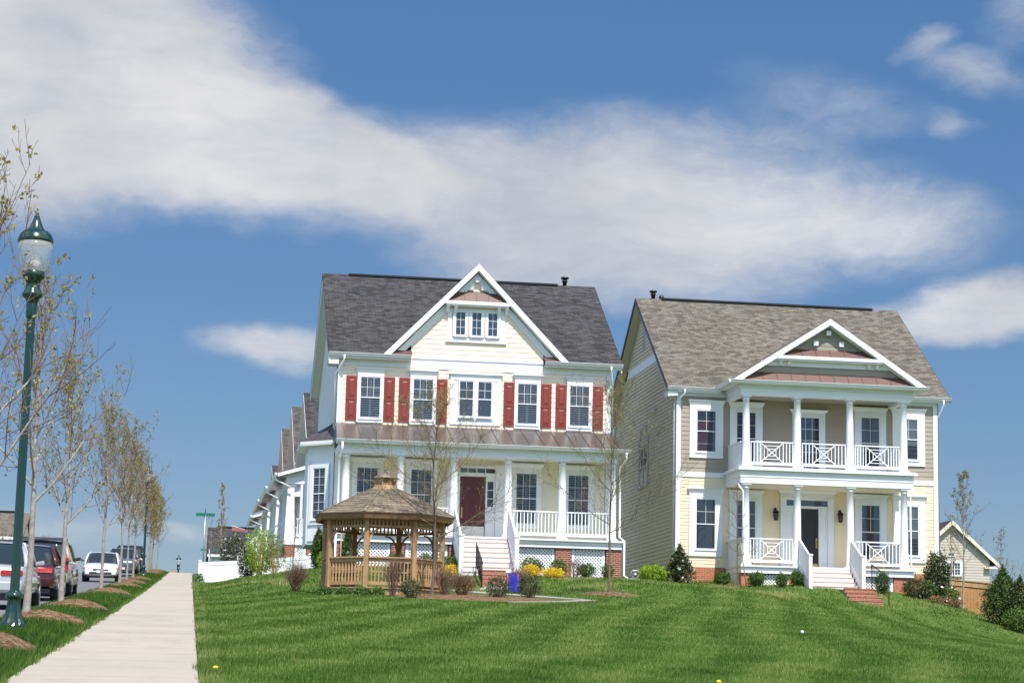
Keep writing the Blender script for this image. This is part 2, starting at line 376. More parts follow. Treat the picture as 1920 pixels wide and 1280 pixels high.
# ------------------------------------------------------------------ terrain
def z0(Y):
    Y = np.asarray(Y, float)
    up = -.93 + .0528 * Y + 3e-5 * Y * Y
    c = 131.0; zc = -.93 + .0528 * c + 3e-5 * c * c; s = .0528 + 6e-5 * c
    t = np.clip(Y - c, 0, None); tr = np.clip(t, 0, 22)
    dn = zc + s * tr - (s + .105) * tr * tr / 44 - .105 * np.clip(t - 22, 0, 90)
    dn = dn - .01 * np.clip(t - 112, 0, 600)
    lo = -.93 + .0528 * 4 + .02 * (Y - 4)
    return np.where(Y < 4, lo, np.where(Y < c, up, dn))
CP = [(5.3, 75.6, 4.2), (8, 75.6, 4.16), (12.4, 75.6, 4.03), (15.3, 75.3, 4.0), (10.4, 74.1, 4.03), (10.5, 72.3, 3.36), (13, 72, 3.58), (15.5, 72.5, 3.72), (8.6, 72.4, 3.45),
      (5.6, 61, 2.60), (5.6, 64.4, 2.72), (3.6, 62.7, 2.62), (7.4, 62.7, 2.66), (10, 66, 3.0), (13.2, 66, 2.98), (9, 59, 2.45), (4.6, 78, 4.14), (4.1, 82, 4.28), (2.6, 84, 4.08), (2.5, 93.5, 4.43), (3.57, 92.5, 4.66), (5.35, 97.5, 5.17), (2.5, 98, 4.62), (5, 70, 3.45),
      (19.5, 81.0, 4.27), (22, 79, 4.12), (27.3, 79, 3.95), (29.7, 81, 3.85), (24.4, 77.6, 3.96), (25.2, 76.2, 3.36), (22.2, 76.3, 3.72), (20, 77.4, 3.86), (17, 80, 4.17),
      (28.7, 79.2, 3.82), (29.7, 79, 3.5), (30.8, 79.5, 3.1), (33, 80, 2.0), (38, 80, .6), (28, 74, 2.92), (29.2, 74, 2.70), (31.2, 74, 2.15), (35, 70, .6), (20, 50, 1.35), (24, 60, 1.65), (12, 30, .66), (16, 40, 1.05), (26.5, 68, 2.1),
      (14, 50, 1.75), (19, 64, 2.62), (22, 71, 3.0), (10, 50, 1.85), (8, 40, 1.26), (5, 30, .68), (3, 20, .14), (6, 20, .12), (3, 40, 1.24), (2, 60, 2.36), (2, 75, 3.25), (2, 90, 4.3), (5.6, 110, 6.0), (5.6, 130, 7.0),
      (12, 95, 5.0), (25, 95, 4.4), (45, 100, -.5), (42, 60, -1.0), (30, 45, .2), (30, 20, -1.2), (45, 30, -2.2), (14, 14, -.5), (24, 92, 4.3), (36, 92, 1.2)] + \
     [(0.1, y, None) for y in (2, 10, 18, 26, 34, 44, 54, 64, 74, 84, 94, 105, 118, 131)] + [(x, 150, None) for x in (4, 12, 25)]
_P = np.array([(x, y) for x, y, _ in CP], float)
_D = np.array([0.0 if z is None else z - float(z0(y)) for x, y, z in CP])
def _phi(r2): return np.where(r2 > 1e-9, .5 * r2 * np.log(np.maximum(r2, 1e-9)), 0)
def _tps():
    n = len(_P); r2 = ((_P[:, None] - _P[None]) ** 2).sum(2); K = _phi(r2) + np.eye(n) * .8
    A = np.zeros((n + 3, n + 3)); A[:n, :n] = K; A[:n, n] = A[n, :n] = 1; A[:n, n + 1:] = _P; A[n + 1:, :n] = _P.T
    return np.linalg.solve(A, np.concatenate([_D, np.zeros(3)]))
_W = _tps()
def H(X, Y):
    X = np.asarray(X, float); Y = np.asarray(Y, float); X, Y = np.broadcast_arrays(X, Y)
    Xc = np.clip(X, 0.1, 48); Yc = np.clip(Y, 4, 150); sh = X.shape
    P = np.stack([Xc.ravel(), Yc.ravel()], 1); d = np.empty(len(P))
    for i in range(0, len(P), 20000):
        q = P[i:i + 20000]; r2 = ((q[:, None] - _P[None]) ** 2).sum(2)
        d[i:i + 20000] = _phi(r2) @ _W[:-3] + _W[-3] + q @ _W[-2:]
    d = d.reshape(sh) * np.clip((X - .1) / 1.6, 0, 1) * np.clip((175 - Y) / 25, 0, 1)
    far = np.clip((np.maximum(np.abs(X) - 45, 0)) / 60, 0, 1)
    z = z0(Y) + d
    z = z + .09 * np.sin(np.clip((X + 2.82) / 1.42, 0, 1) * pi)
    return z * (1 - far) + (-6.0) * far
def h(x, y): return float(H(np.array([x]), np.array([y]))[0])

def groundmat():
    m, t, b, L = newmat('soil_and_thatch')
    f = noise(t, 1.3, 6, .65); g = noise(t, 14, 4, .6)
    a = math_(t, 'ADD', math_(t, 'MULTIPLY', f, .6), math_(t, 'MULTIPLY', g, .4))
    L.new(ramp(t, a, [(.35, (.045, .085, .018)), (.6, (.085, .14, .03)), (.75, (.15, .15, .06))]), b.inputs['Base Color']); b.inputs['Roughness'].default_value = 1
    b.inputs['Specular IOR Level'].default_value = .1
    return m
M['ground'] = groundmat()
def concretemat(name, col, joint=None):
    m, t, b, L = newmat(name)
    tc = t.nodes.new('ShaderNodeTexCoord').outputs['Object']
    f = noise(t, .7, 6, .6, tc); g = noise(t, 30, 3, .6, tc); k = noise(t, 2.5, 5, .7, tc, (1, .25, 1))
    a = math_(t, 'ADD', math_(t, 'ADD', math_(t, 'MULTIPLY', f, .4), math_(t, 'MULTIPLY', g, .25)), math_(t, 'MULTIPLY', k, .35))
    c = ramp(t, a, [(.32, mul(col, .80)), (.5, col), (.68, mul(col, 1.07))])
    if joint:
        sp = t.nodes.new('ShaderNodeSeparateXYZ'); L.new(tc, sp.inputs[0])
        fr = math_(t, 'FRACT', math_(t, 'DIVIDE', sp.outputs[1], joint)); d = math_(t, 'ABSOLUTE', math_(t, 'SUBTRACT', fr, .5))
        ln = math_(t, 'LESS_THAN', d, .010)
        st = noise(t, 3.0, 4, .7, tc, (2.0, 9, 1)); sm = N(t, 'ShaderNodeMapRange'); L.new(st, sm.inputs[0]); sm.inputs[1].default_value = .66; sm.inputs[2].default_value = .74; sm.inputs[4].default_value = .45
        dk = math_(t, 'MAXIMUM', math_(t, 'MULTIPLY', ln, .55), sm.outputs[0])
        mx = N(t, 'ShaderNodeMix', data_type='RGBA'); L.new(dk, mx.inputs[0]); L.new(c, mx.inputs[6]); mx.inputs[7].default_value = (*mul(col, .52), 1); c = mx.outputs[2]
    if joint:     # every slab has its own tone
        wn = N(t, 'ShaderNodeTexWhiteNoise'); wn.noise_dimensions = '1D'; L.new(math_(t, 'FLOOR', math_(t, 'SUBTRACT', math_(t, 'DIVIDE', sp.outputs[1], joint), .5)), wn.inputs['W'])
        tn = N(t, 'ShaderNodeMix', data_type='RGBA', blend_type='MULTIPLY'); tn.inputs[0].default_value = 1; L.new(c, tn.inputs[6]); L.new(ramp(t, wn.outputs[0], [(0, (.94, .94, .94)), (1, (1.03, 1.02, 1.01))]), tn.inputs[7]); c = tn.outputs[2]
    L.new(c, b.inputs['Base Color']); b.inputs['Roughness'].default_value = .92; b.inputs['Specular IOR Level'].default_value = .25
    bump(t, b, g, .15, .01)
    return m
M['sidewalk'] = concretemat('sidewalk_concrete', (.36, .325, .27), 1.5)
M['kerb'] = concretemat('kerb_concrete', (.30, .28, .24))
def asphaltmat():
    m, t, b, L = newmat('asphalt')
    f = noise(t, .35, 5, .6, None, (1, .2, 1)); g = noise(t, 60, 2, .6)
    a = math_(t, 'ADD', math_(t, 'MULTIPLY', f, .6), math_(t, 'MULTIPLY', g, .4))
    L.new(ramp(t, a, [(.35, (.105, .105, .11)), (.65, (.155, .155, .16))]), b.inputs['Base Color']); b.inputs['Roughness'].default_value = .85
    return m
M['asphalt'] = asphaltmat()
def mulchmat():
    m, t, b, L = newmat('bark_mulch')
    v = N(t, 'ShaderNodeTexVoronoi', i_Scale=22.0); L.new(t.nodes.new('ShaderNodeTexCoord').outputs['Object'], v.inputs['Vector'])
    f = noise(t, 2.5, 5, .65); sp = t.nodes.new('ShaderNodeSeparateColor'); L.new(v.outputs['Color'], sp.inputs[0])
    a = math_(t, 'ADD', math_(t, 'MULTIPLY', sp.outputs[0], .55), math_(t, 'MULTIPLY', f, .45))
    L.new(ramp(t, a, [(.2, (.06, .034, .018)), (.5, (.165, .10, .055)), (.8, (.30, .205, .12))]), b.inputs['Base Color']); b.inputs['Roughness'].default_value = 1
    b.inputs['Specular IOR Level'].default_value = .1
    bump(t, b, v.outputs['Distance'], 1.0, .04)
    return m
M['mulch'] = mulchmat()

ROAD0, ROAD1 = -10.6, -2.95
def sheet(name, xs, ys, zf, mat, smooth=True):
    X, Y = np.meshgrid(xs, ys); Z = zf(X, Y); nx, ny = len(xs), len(ys)
    v = np.stack([X.ravel(), Y.ravel(), Z.ravel()], 1)
    i = np.arange(nx * ny).reshape(ny, nx)
    f = np.stack([i[:-1, :-1].ravel(), i[:-1, 1:].ravel(), i[1:, 1:].ravel(), i[1:, :-1].ravel()], 1)
    return np_mesh(name, v, f, mat, smooth=smooth)
gx = np.array([-3000, -1200, -500, -220, -120, -80, -60, -45, -35, -27, -20, -15, -12, ROAD0 - .12, ROAD0 - .1, -8.5, -6.5, -4.5, ROAD1 + .02, ROAD1 + .04, -2.6, -2.4, -2.1, -1.8, -1.6, -1.42, -1.40, -.6, 0.17, 0.19] + list(np.arange(.5, 40.1, .5)) + [42, 45, 50, 58, 70, 90, 120, 200, 450, 1200, 3000])
gy = np.array([-2000, -500, -100, -30, -8, 0, 4] + list(np.arange(6, 132, .75)) + list(np.arange(132, 175, 1.5)) + [180, 190, 200, 220, 245, 280, 340, 450, 700, 1500, 4000])
def ground_z(X, Y):
    z = H(X, Y)
    z = np.where((X > ROAD0 - .11) & (X < ROAD1 + .03), z - .35, z)
    return np.where((X > -1.41) & (X < .18), z - .1, z)
tag(sheet('ground', gx, gy, ground_z, M['ground']), kind='structure')
ry = np.concatenate([[-60, -20, 0, 4], np.arange(6, 176, 2), [190, 220, 260, 340]])
tag(sheet('road', np.linspace(ROAD0, ROAD1 + .02, 7), ry, lambda X, Y: z0(Y) - .15 - .02 * np.abs(X + 6.5) / 3.9, M['asphalt']), kind='structure')
def strip(name, prof, ys, mat, zf=z0, kind='structure'):
    """closed profile in XZ swept along the street"""
    vs = []; k = len(prof)
    for y in ys:
        zz = float(zf(y)); vs += [(x, y, zz + z) for x, z in prof]
    fs = [(i * k + j, i * k + (j + 1) % k, (i + 1) * k + (j + 1) % k, (i + 1) * k + j) for i in range(len(ys) - 1) for j in range(k)]
    fs += [tuple(range(k)), tuple(range((len(ys) - 1) * k, len(ys) * k))[::-1]]
    mb = MB(); mb.add(vs, fs); return tag(mb.build(name, mat), kind=kind)
strip('sidewalk', [(-1.33, -.12), (-1.33, .035), (.10, .035), (.10, -.12)], ry, M['sidewalk'])
strip('kerb', [(ROAD1, -.3), (ROAD1, -.01), (ROAD1 + .03, .02), (ROAD1 + .15, .02), (ROAD1 + .15, -.3)], ry, M['kerb'])
strip('kerb', [(ROAD0 - .15, -.3), (ROAD0 - .15, .02), (ROAD0 - .03, .02), (ROAD0, -.01), (ROAD0, -.3)], ry, M['kerb'])

# mulch: low mounds round the trees and one wide bed by the gazebo
MULCH = []          # (x, y, rx, ry) keep the grass out
def mulch_patch(outline, cx, cy, height, seed, label, group=None):
    rng = random.Random(seed); n = len(outline); rings = 7; vs = []
    for k in range(rings + 1):
        t = k / rings
        for (x, y) in outline:
            px, py = cx + (x - cx) * (1 - t * .98), cy + (y - cy) * (1 - t * .98)
            vs.append((px, py, h(px, py) - .03 + height * (1 - (1 - t) ** 2.2) + rng.uniform(-.018, .018) * (k > 0)))
    fs = [(k * n + j, k * n + (j + 1) % n, (k + 1) * n + (j + 1) % n, (k + 1) * n + j) for k in range(rings) for j in range(n)] + [tuple(range(rings * n, rings * n + n))]
    mb = MB(); mb.smooth = True; mb.add(vs, fs); return tag(mb.build('mulch_bed', M['mulch'], at=(cx, cy, h(cx, cy))), label, 'mulch', group)
def mulch_ring(x, y, rx, ry, height, seed, label, group=None):
    rng = random.Random(seed); o = []
    for i in range(26):
        a = 2 * pi * i / 26; r = 1 + .07 * sin(3 * a + seed) + rng.uniform(-.05, .05); o.append((x + rx * r * cos(a), y + ry * r * sin(a)))
    MULCH.append((x, y, rx, ry)); mulch_patch(o, x, y, height, seed, label, group)
STREET_TREES = [(-2.3, 21.5), (-2.28, 30.8), (-2.3, 39.6), (-2.32, 56.6), (-2.3, 70.6), (-2.32, 79.0), (-2.36, 90.0), (-2.3, 117.0), (-2.3, 123.0), (-2.3, 129.0), (-2.1, 134.0)]
MP = ['just this side of the nearest lamp post', 'standing right behind the base of the nearest lamp post', 'beside the pewter wagon', 'before the nose of the white hatchback, lower one', 'before the nose of the white hatchback, upper one', 'just past the white hatchback', 'at the foot of the middle distance lamp', 'first past the middle distance lamp', 'second past the middle distance lamp', 'third past the middle distance lamp', 'on the crest of the sidewalk']
for i, (x, y) in enumerate(STREET_TREES): mulch_ring(x + .20, y + .3, .74 if y > 25 else .66, 1.7 if y < 55 else 2.6, .16, i, 'bark mulch mound of the tree ' + MP[i], 'mulch mounds under the street trees')
mulch_ring(13.2, 66.2, 1.15, 1.3, .14, 41, 'round mulch ring in the lawn under the slender tree before the cream porch')
BED = [(5.0, 60.7), (5.3, 59.2), (5.8, 57.6), (6.3, 57.0), (7.0, 56.6), (7.7, 56.4), (8.4, 56.4), (9.1, 57.1), (9.8, 58.1), (10.5, 59.2), (11.1, 60.2), (10.7, 61.1), (10.2, 62.0), (9.5, 63.2), (8.9, 64.3), (8.2, 65.7), (7.4, 64.8), (7.45, 62.5), (7.0, 61.2), (6.0, 60.8)]
mulch_patch(BED, 8.3, 60.6, .09, 77, 'wide brown mulch bed with dark shrubs in front of the gazebo')
# bare mulch along the house fronts
def front_bed(x0, x1, y0, y1, seed, label):
    rng = random.Random(seed); n = 14; o = [(x0 + (x1 - x0) * i / n, y0 + rng.uniform(-.15, .15)) for i in range(n + 1)] + [(x1 - (x1 - x0) * i / n, y1) for i in range(n + 1)]
    mulch_patch(o, (x0 + x1) / 2, (y0 + y1) / 2, .05, seed, label)
front_bed(11.7, 15.9, 74.5, 75.7, 5, 'narrow planting bed under the golden shrubs before the lattice'); front_bed(5.0, 9.3, 74.6, 75.7, 6, 'narrow planting bed behind the gazebo along the cream porch'); front_bed(18.7, 22.6, 78.2, 79.2, 7, 'narrow planting bed at the brick base left of the beige house porch'); front_bed(26.3, 31.0, 77.9, 79.1, 8, 'bare brown planting bed on the bank at the beige house corner')
FRONTBEDS = [(11.7, 15.9, 74.6, 76), (5.0, 9.3, 74.7, 76), (26.6, 31.0, 78.1, 79.6)]
# concrete path that bends from the front steps round the bed
def path():
    c = [(10.45, 72.4), (9.6, 70.0), (8.6, 68.0), (8.25, 66.4), (8.95, 64.9), (10.2, 62.8), (11.5, 60.6), (10.3, 58.5), (8.5, 56.0)]
    mb = MB(); pts = []
    for i, (x, y) in enumerate(c):
        a = c[max(i - 1, 0)]; b = c[min(i + 1, len(c) - 1)]; d = Vector((b[0] - a[0], b[1] - a[1], 0)).normalized(); r = Vector((d.y, -d.x, 0)) * (.30 if i < 6 else .2 if i == 6 else .12)
        pts.append((Vector((x, y, 0)) - r, Vector((x, y, 0)) + r))
    def v(p, dz): return (p.x, p.y, h(p.x, p.y) + dz)
    for (a, b), (e, f) in zip(pts[:-1], pts[1:]): mb.hexa([v(a, -.1), v(b, -.1), v(f, -.1), v(e, -.1)], [v(a, .035), v(b, .035), v(f, .035), v(e, .035)])
    tag(mb.build('path', M['kerb']), kind='structure'); return c
PATH = path()

# ------------------------------------------------------------------ grass
def grassmat(name, stops, trans=.42):
    m, t, b, L = newmat(name)
    at = N(t, 'ShaderNodeAttribute', attribute_name='tint'); col = ramp(t, at.outputs['Fac'], stops)
    L.new(col, b.inputs['Base Color']); b.inputs['Roughness'].default_value = .5; b.inputs['Specular IOR Level'].default_value = .2
    tr = t.nodes.new('ShaderNodeBsdfTranslucent'); L.new(col, tr.inputs[0]); mx = t.nodes.new('ShaderNodeMixShader'); mx.inputs[0].default_value = trans
    L.new(b.outputs[0], mx.inputs[1]); L.new(tr.outputs[0], mx.inputs[2]); L.new(mx.outputs[0], t.nodes['Material Output'].inputs[0]); return m
M['grass'] = grassmat('lawn_grass', [(0, (.022, .060, .010)), (.4, (.078, .168, .022)), (.68, (.19, .28, .055)), (1, (.42, .39, .17))])
def vnoise(x, y, s, seed):
    """smooth value noise"""
    r = np.random.RandomState(seed); T = r.rand(256, 256); X = x / s; Y = y / s
    i = np.floor(X).astype(int); j = np.floor(Y).astype(int); u = X - i; v = Y - j; u = u * u * (3 - 2 * u); v = v * v * (3 - 2 * v)
    g = lambda a, b: T[a % 256, b % 256]
    return (g(i, j) * (1 - u) + g(i + 1, j) * u) * (1 - v) + (g(i, j + 1) * (1 - u) + g(i + 1, j + 1) * u) * v
def grass(name, x0, x1, bands, keep, height, tintf, leanf, seed):
    rs = np.random.RandomState(seed); XS, YS, WS = [], [], []
    for (ya, yb, dens, w) in bands:
        xa, xb = (x0(ya, yb), x1(ya, yb)); n = int((xb - xa) * (yb - ya) * dens)
        XS.append(rs.uniform(xa, xb, n)); YS.append(rs.uniform(ya, yb, n)); WS.append(np.full(n, w))
    x = np.concatenate(XS); y = np.concatenate(YS); w = np.concatenate(WS)
    k = keep(x, y)
    for (mx, my, rx, ry) in MULCH: k &= ((x - mx) / rx) ** 2 + ((y - my) / ry) ** 2 > 1.0 - .25 * vnoise(x, y, .3, 3)
    x, y, w = x[k], y[k], w[k]; n = len(x); z = H(x, y)
    hh = height(x, y) * rs.uniform(.55, 1.25, n); a = rs.uniform(0, 2 * pi, n)
    lx, ly = leanf(x, y); s = rs.uniform(.3, 1.1, n)
    tx = (lx + np.cos(a) * .55) * hh * s * 1.0; ty = (ly + np.sin(a) * .55) * hh * s * 1.0
    fa = rs.uniform(-.9, .9, n); dx = np.cos(fa) * w * .5; dy = np.sin(fa) * w * .5      # blades roughly face the street side
    v = np.empty((n, 3, 3)); v[:, 0] = np.stack([x - dx, y - dy, z - .01], 1); v[:, 1] = np.stack([x + dx, y + dy, z - .01], 1); v[:, 2] = np.stack([x + tx, y + ty, z + hh], 1)
    tint = np.repeat(np.clip(tintf(x, y) + rs.normal(0, .17, n), 0, 1), 3)
    f = np.arange(n * 3).reshape(n, 3)
    o = np_mesh(name, v.reshape(-1, 3), f, M['grass'], attr={'tint': tint})
    return tag(o, kind='stuff'), n
LAWN_BANDS = [(13.5, 17, 2600, .007), (17, 21, 1900, .008), (21, 26, 1250, .010), (26, 32, 800, .013), (32, 40, 480, .017), (40, 50, 300, .022), (50, 62, 200, .028), (62, 75, 150, .034), (75, 84, 110, .036)]
def bank(x, y):      # 0 on the mown lawn, 1 on the rougher bank below the houses
    b = np.clip((y - np.interp(x, [0, 3, 8, 12, 18, 25, 30], [70, 66, 66, 66.5, 70.5, 73.5, 74])) / 2.2, 0, 1); return b
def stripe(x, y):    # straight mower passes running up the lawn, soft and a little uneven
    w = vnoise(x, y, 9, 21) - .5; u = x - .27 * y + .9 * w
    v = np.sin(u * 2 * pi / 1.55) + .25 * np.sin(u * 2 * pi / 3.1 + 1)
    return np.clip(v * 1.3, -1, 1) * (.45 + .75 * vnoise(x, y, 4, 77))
def inside(x, y, poly):
    c = np.zeros(len(x), bool); jx, jy = poly[-1]
    for ix, iy in poly:
        c ^= ((iy > y) != (jy > y)) & (x < (jx - ix) * (y - iy) / ((jy - iy) or 1e-9) + ix); jx, jy = ix, iy
    return c
def lawn_keep(x, y):
    k = (x > .06 + .10 * vnoise(x, y, .35, 9)) & (x < .40 * y + 3.2)
    k &= ~((y > 77.8) & (x > 4.9) & (x < 15.7)) & ~((x > 9.4) & (x < 11.5) & (y > 72.4)) & ~((x > 24.2) & (x < 25.8) & (y > 76.0))
    k &= ~((y > 75.5) & (x > 5) & (x < 15.6)) & ~((y > 79) & (x > 20.8) & (x < 28)) & ~((y > 81.3) & (x > 18.8) & (x < 29.8))
    k &= ~inside(x, y, BED)
    k &= ((x - 5.63) ** 2 + (y - 62.7) ** 2 > 2.0 ** 2)
    for (a, b, c, d) in FRONTBEDS: k &= ~((x > a) & (x < b) & (y > c + .3 * vnoise(x, y, .5, 5)) & (y < d))
    for (ax, ay), (bx, by) in zip(PATH[:-1], PATH[1:]):
        t = np.clip(((x - ax) * (bx - ax) + (y - ay) * (by - ay)) / ((bx - ax) ** 2 + (by - ay) ** 2), 0, 1); d = np.hypot(x - ax - t * (bx - ax), y - ay - t * (by - ay)); k &= d > (.33 if ay > 61 else .17)
    return k
def lawn_h(x, y): return .040 + .05 * bank(x, y) + .022 * (vnoise(x, y, .5, 12) - .3) + .05 * (x < .35) * vnoise(x, y, .4, 2)
def lawn_t(x, y):
    b = bank(x, y); t = .51 + .22 * (vnoise(x, y, 1.3, 1) - .5) + .20 * (vnoise(x, y, .35, 6) - .5) + .07 * stripe(x, y) * (1 - b)  # stripe term paints the light off leaning blades into the tint
    dry = np.clip((vnoise(x, y, 1.0, 31) - .52) * 4, 0, 1) * b
    return t + dry * .42 + .12 * (x < .3)
def lawn_lean(x, y):
    s = stripe(x, y) * (1 - bank(x, y)); return .2 + 0 * x, .17 * s - .1
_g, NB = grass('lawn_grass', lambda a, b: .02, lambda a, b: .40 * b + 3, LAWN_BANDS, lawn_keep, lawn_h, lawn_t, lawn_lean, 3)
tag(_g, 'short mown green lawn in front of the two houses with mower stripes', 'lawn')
VERGE_BANDS = [(13.5, 20, 1700, .008), (20, 28, 1000, .011), (28, 40, 600, .016), (40, 60, 330, .022), (60, 95, 170, .034), (95, 150, 90, .05)]
_g, NB2 = grass('verge_grass', lambda a, b: -2.79, lambda a, b: -1.26, VERGE_BANDS, lambda x, y: (x < -1.36 + .10 * vnoise(x, y, .35, 8)), lambda x, y: .085 + .05 * (vnoise(x, y, .6, 7) - .4), lambda x, y: .30 + .25 * (vnoise(x, y, .7, 14) - .5) + .25 * np.clip((x + 1.45) / .15, 0, 1), lambda x, y: (.15 + 0 * x, -.1 + 0 * x), 4)
tag(_g, 'lush green grass verge between the kerb and the concrete sidewalk', 'grass')
print('blades', NB, NB2)
# ------------------------------------------------------------------ house kit
def lap(mb, axis, pos, sgn, rows, z0_, z1_, rng, lip=.017):
    """lapped boards. axis 'y': wall in the XZ plane at y=pos facing sgn*Y; 'x': wall in the YZ plane at x=pos facing sgn*X. rng(z)->(a,b)"""
    n = max(1, int(round((z1_ - z0_) / rows))); e = (z1_ - z0_) / n
    def P(a, z, out): return (a, pos + sgn * out, z) if axis == 'y' else (pos + sgn * out, a, z)
    flip = (axis == 'y') == (sgn < 0)
    for i in range(n):
        zb, zt = z0_ + i * e, z0_ + (i + 1) * e; a0, b0 = rng(zb + .001); a1, b1 = rng(zt - .001)
        if b0 - a0 < .02: continue
        if b1 < a1: a1 = b1 = (a1 + b1) / 2
        f = [P(a0, zb, lip), P(b0, zb, lip), P(b1, zt, .003), P(a1, zt, .003)]; u = [P(a0, zb, 0.0), P(b0, zb, 0.0), P(b0, zb, lip), P(a0, zb, lip)]
        mb.quad(*(f if flip else f[::-1])); mb.quad(*(u if flip else u[::-1]))
def frame(mb, x0, x1, z0_, z1_, w, ya, yb, wt=None, wb=None):
    wt = wt or w; wb = wb or w
    mb.box(x0, x0 + w, ya, yb, z0_ + wb, z1_ - wt); mb.box(x1 - w, x1, ya, yb, z0_ + wb, z1_ - wt)
    mb.box(x0, x1, ya, yb, z1_ - wt, z1_); mb.box(x0, x1, ya, yb, z0_, z0_ + wb)
def window(par, x0, x1, z0_, z1_, y, cas=(.11, .2, .19), crown=True, up=(2, 2), lo=(1, 1), blind='shutter', glass=None, split=.5, out=0, label=None, flank=None):
    """one sash window on a wall facing -Y; opening x0..x1, z0..z1, casing (side, head, sill)"""
    sd_, hd, sl = cas; y = y - out - .012
    w = MB(); w.box(x0 - sd_, x0, y - .055, y, z0_, z1_); w.box(x1, x1 + sd_, y - .055, y, z0_, z1_)
    w.box(x0 - sd_, x1 + sd_, y - .055, y, z1_, z1_ + hd); w.box(x0 - sd_, x1 + sd_, y - .055, y, z0_ - sl, z0_)
    w.box(x0 - .05, x1 + .05, y - .085, y - .056, z0_ - .05, z0_ - .008)
    if crown:
        a, b = x0 - sd_, x1 + sd_; zt = z1_ + hd + .003
        w.hexa([(a, y - .06, zt), (b, y - .06, zt), (b, y, zt), (a, y, zt)], [(a - .07, y - .13, zt + .15), (b + .07, y - .13, zt + .15), (b + .07, y, zt + .15), (a - .07, y, zt + .15)])
        w.box(a - .08, b + .08, y - .14, y, zt + .153, zt + .185)
    o = w.build('window', M['white'], par)
    if label: o['label'] = label
    s = MB(); zm = z0_ + (z1_ - z0_) * split; t = .035
    frame(s, x0, x1, zm - .018, z1_, t, y - .04, y - .018); frame(s, x0, x1, z0_, zm + .018, t, y - .034, y - .013)
    def munt(za, zb, nx, nz, yy):
        for i in range(1, nx): xx = x0 + t + (x1 - x0 - 2 * t) * i / nx; s.box(xx - .007, xx + .007, yy - .008, yy, za, zb)
        for i in range(1, nz): zz = za + (zb - za) * i / nz; s.box(x0 + t, x1 - t, yy - .007, yy - .001, zz - .007, zz + .007)
    munt(zm + .018, z1_ - t, *up, y - .024); munt(z0_ + t, zm - .018, *lo, y - .020)
    s.build('sash', M['white'], o)
    g = MB(); g.quad((x0, y - .0165, z0_), (x1, y - .0165, z0_), (x1, y - .0165, z1_), (x0, y - .0165, z1_))
    g.build('pane', M[glass or ('glass_blind' if blind else 'glass_dark')], o)
    if blind:
        b = MB(); b.m = 0; b.quad((x0, y - .0045 + out * .0, z0_), (x1, y - .0045, z0_), (x1, y - .0045, z1_), (x0, y - .0045, z1_)); b.m = 1  # flat dark backing, the shade of the room put into its colour
        if blind == 'shutter':
            c = (x0 + x1) / 2; b.box(c - .045, c + .045, y - .0125, y - .005, z0_, z1_)
            for zz in (z0_ + .03, zm - .02, z1_ - .10): b.box(x0, x1, y - .012, y - .0052, zz, zz + .05)
            n = int((z1_ - z0_) / .088)
            for i in range(n): zz = z0_ + .06 + (z1_ - z0_ - .1) * i / n; b.box(x0 + .03, x1 - .03, y - .0115, y - .0055, zz, zz + .045)
            b.build('blind', [M['unlit_space'], M['blind']], o)
        elif blind == 'shade':
            b.box(x0, x1, y - .012, y - .005, z0_ + .35 * (z1_ - z0_), z1_); b.build('blind', [M['unlit_space'], M['blind']], o)
        elif blind == 'curtain':
            b.m = 2; b.box(x0, x1 - .14, y - .009, y - .005, z0_, z1_ - .22 * (z1_ - z0_)); b.m = 1; b.box(x1 - .14, x1 - .04, y - .012, y - .005, z0_, z1_); b.box(x0, x1, y - .0125, y - .0055, z0_ + .18 * (z1_ - z0_), z0_ + .22 * (z1_ - z0_))
            b.build('curtain', [M['unlit_space'], M['blind'], M['curtain_red']], o)
        elif blind == 'unlit_space': b.build('room_shade_panel', [M['unlit_space'], M['blind']], o)
    return o
def shutter(par, x0, x1, z0_, z1_, y):
    s = MB(); s.box(x0, x1, y - .035, y, z0_, z1_); zm = z0_ + (z1_ - z0_) * .47; w = .075
    for a, b in ((z0_ + .10, zm - .04), (zm + .06, z1_ - .09)):
        frame(s, x0 + w, x1 - w, a, b, .02, y - .047, y - .036)
        s.hexa([(x0 + w + .045, y - .036, a + .045), (x1 - w - .045, y - .036, a + .045), (x1 - w - .045, y - .036, b - .045), (x0 + w + .045, y - .036, b - .045)][::-1],
               [(x0 + w + .07, y - .052, a + .09), (x1 - w - .07, y - .052, a + .09), (x1 - w - .07, y - .052, b - .09), (x0 + w + .07, y - .052, b - .09)][::-1])
    s.box(x0 + .01, x1 - .01, y - .05, y - .0355, zm - .03, zm + .05)
    o = s.build('shutter', M['red'], par)
    k = MB(); xx = x0 + .05 if int(x0 * 10) % 2 else x1 - .05; k.tube([(xx, y - .03, z0_ - .01), (xx, y - .06, z0_ - .05), (xx + .02, y - .07, z0_ - .13)], .012, 5); k.build('hook', M['black'], o)
def column(par, x, y, z0_, z1_, r0, r1, name='column', taper_sq=False):
    c = MB(); H_ = z1_ - z0_
    c.box(x - r0 * 1.3, x + r0 * 1.3, y - r0 * 1.3, y + r0 * 1.3, z0_, z0_ + .055)
    c.lathe([(r0 * 1.22, .055), (r0 * 1.25, .08), (r0 * 1.1, .115), (r0, .125), (r0, H_ * .33), ((r0 * .55 + r1 * .45), H_ * .66), (r1, H_ - .19), (r1 * 1.12, H_ - .18), (r1 * 1.12, H_ - .155), (r1, H_ - .15), (r1, H_ - .09), (r1 * 1.25, H_ - .06)], (x, y, z0_), 20)
    c.box(x - r1 * 1.42, x + r1 * 1.42, y - r1 * 1.42, y + r1 * 1.42, z1_ - .06, z1_)
    return c.build(name, M['white'], par)
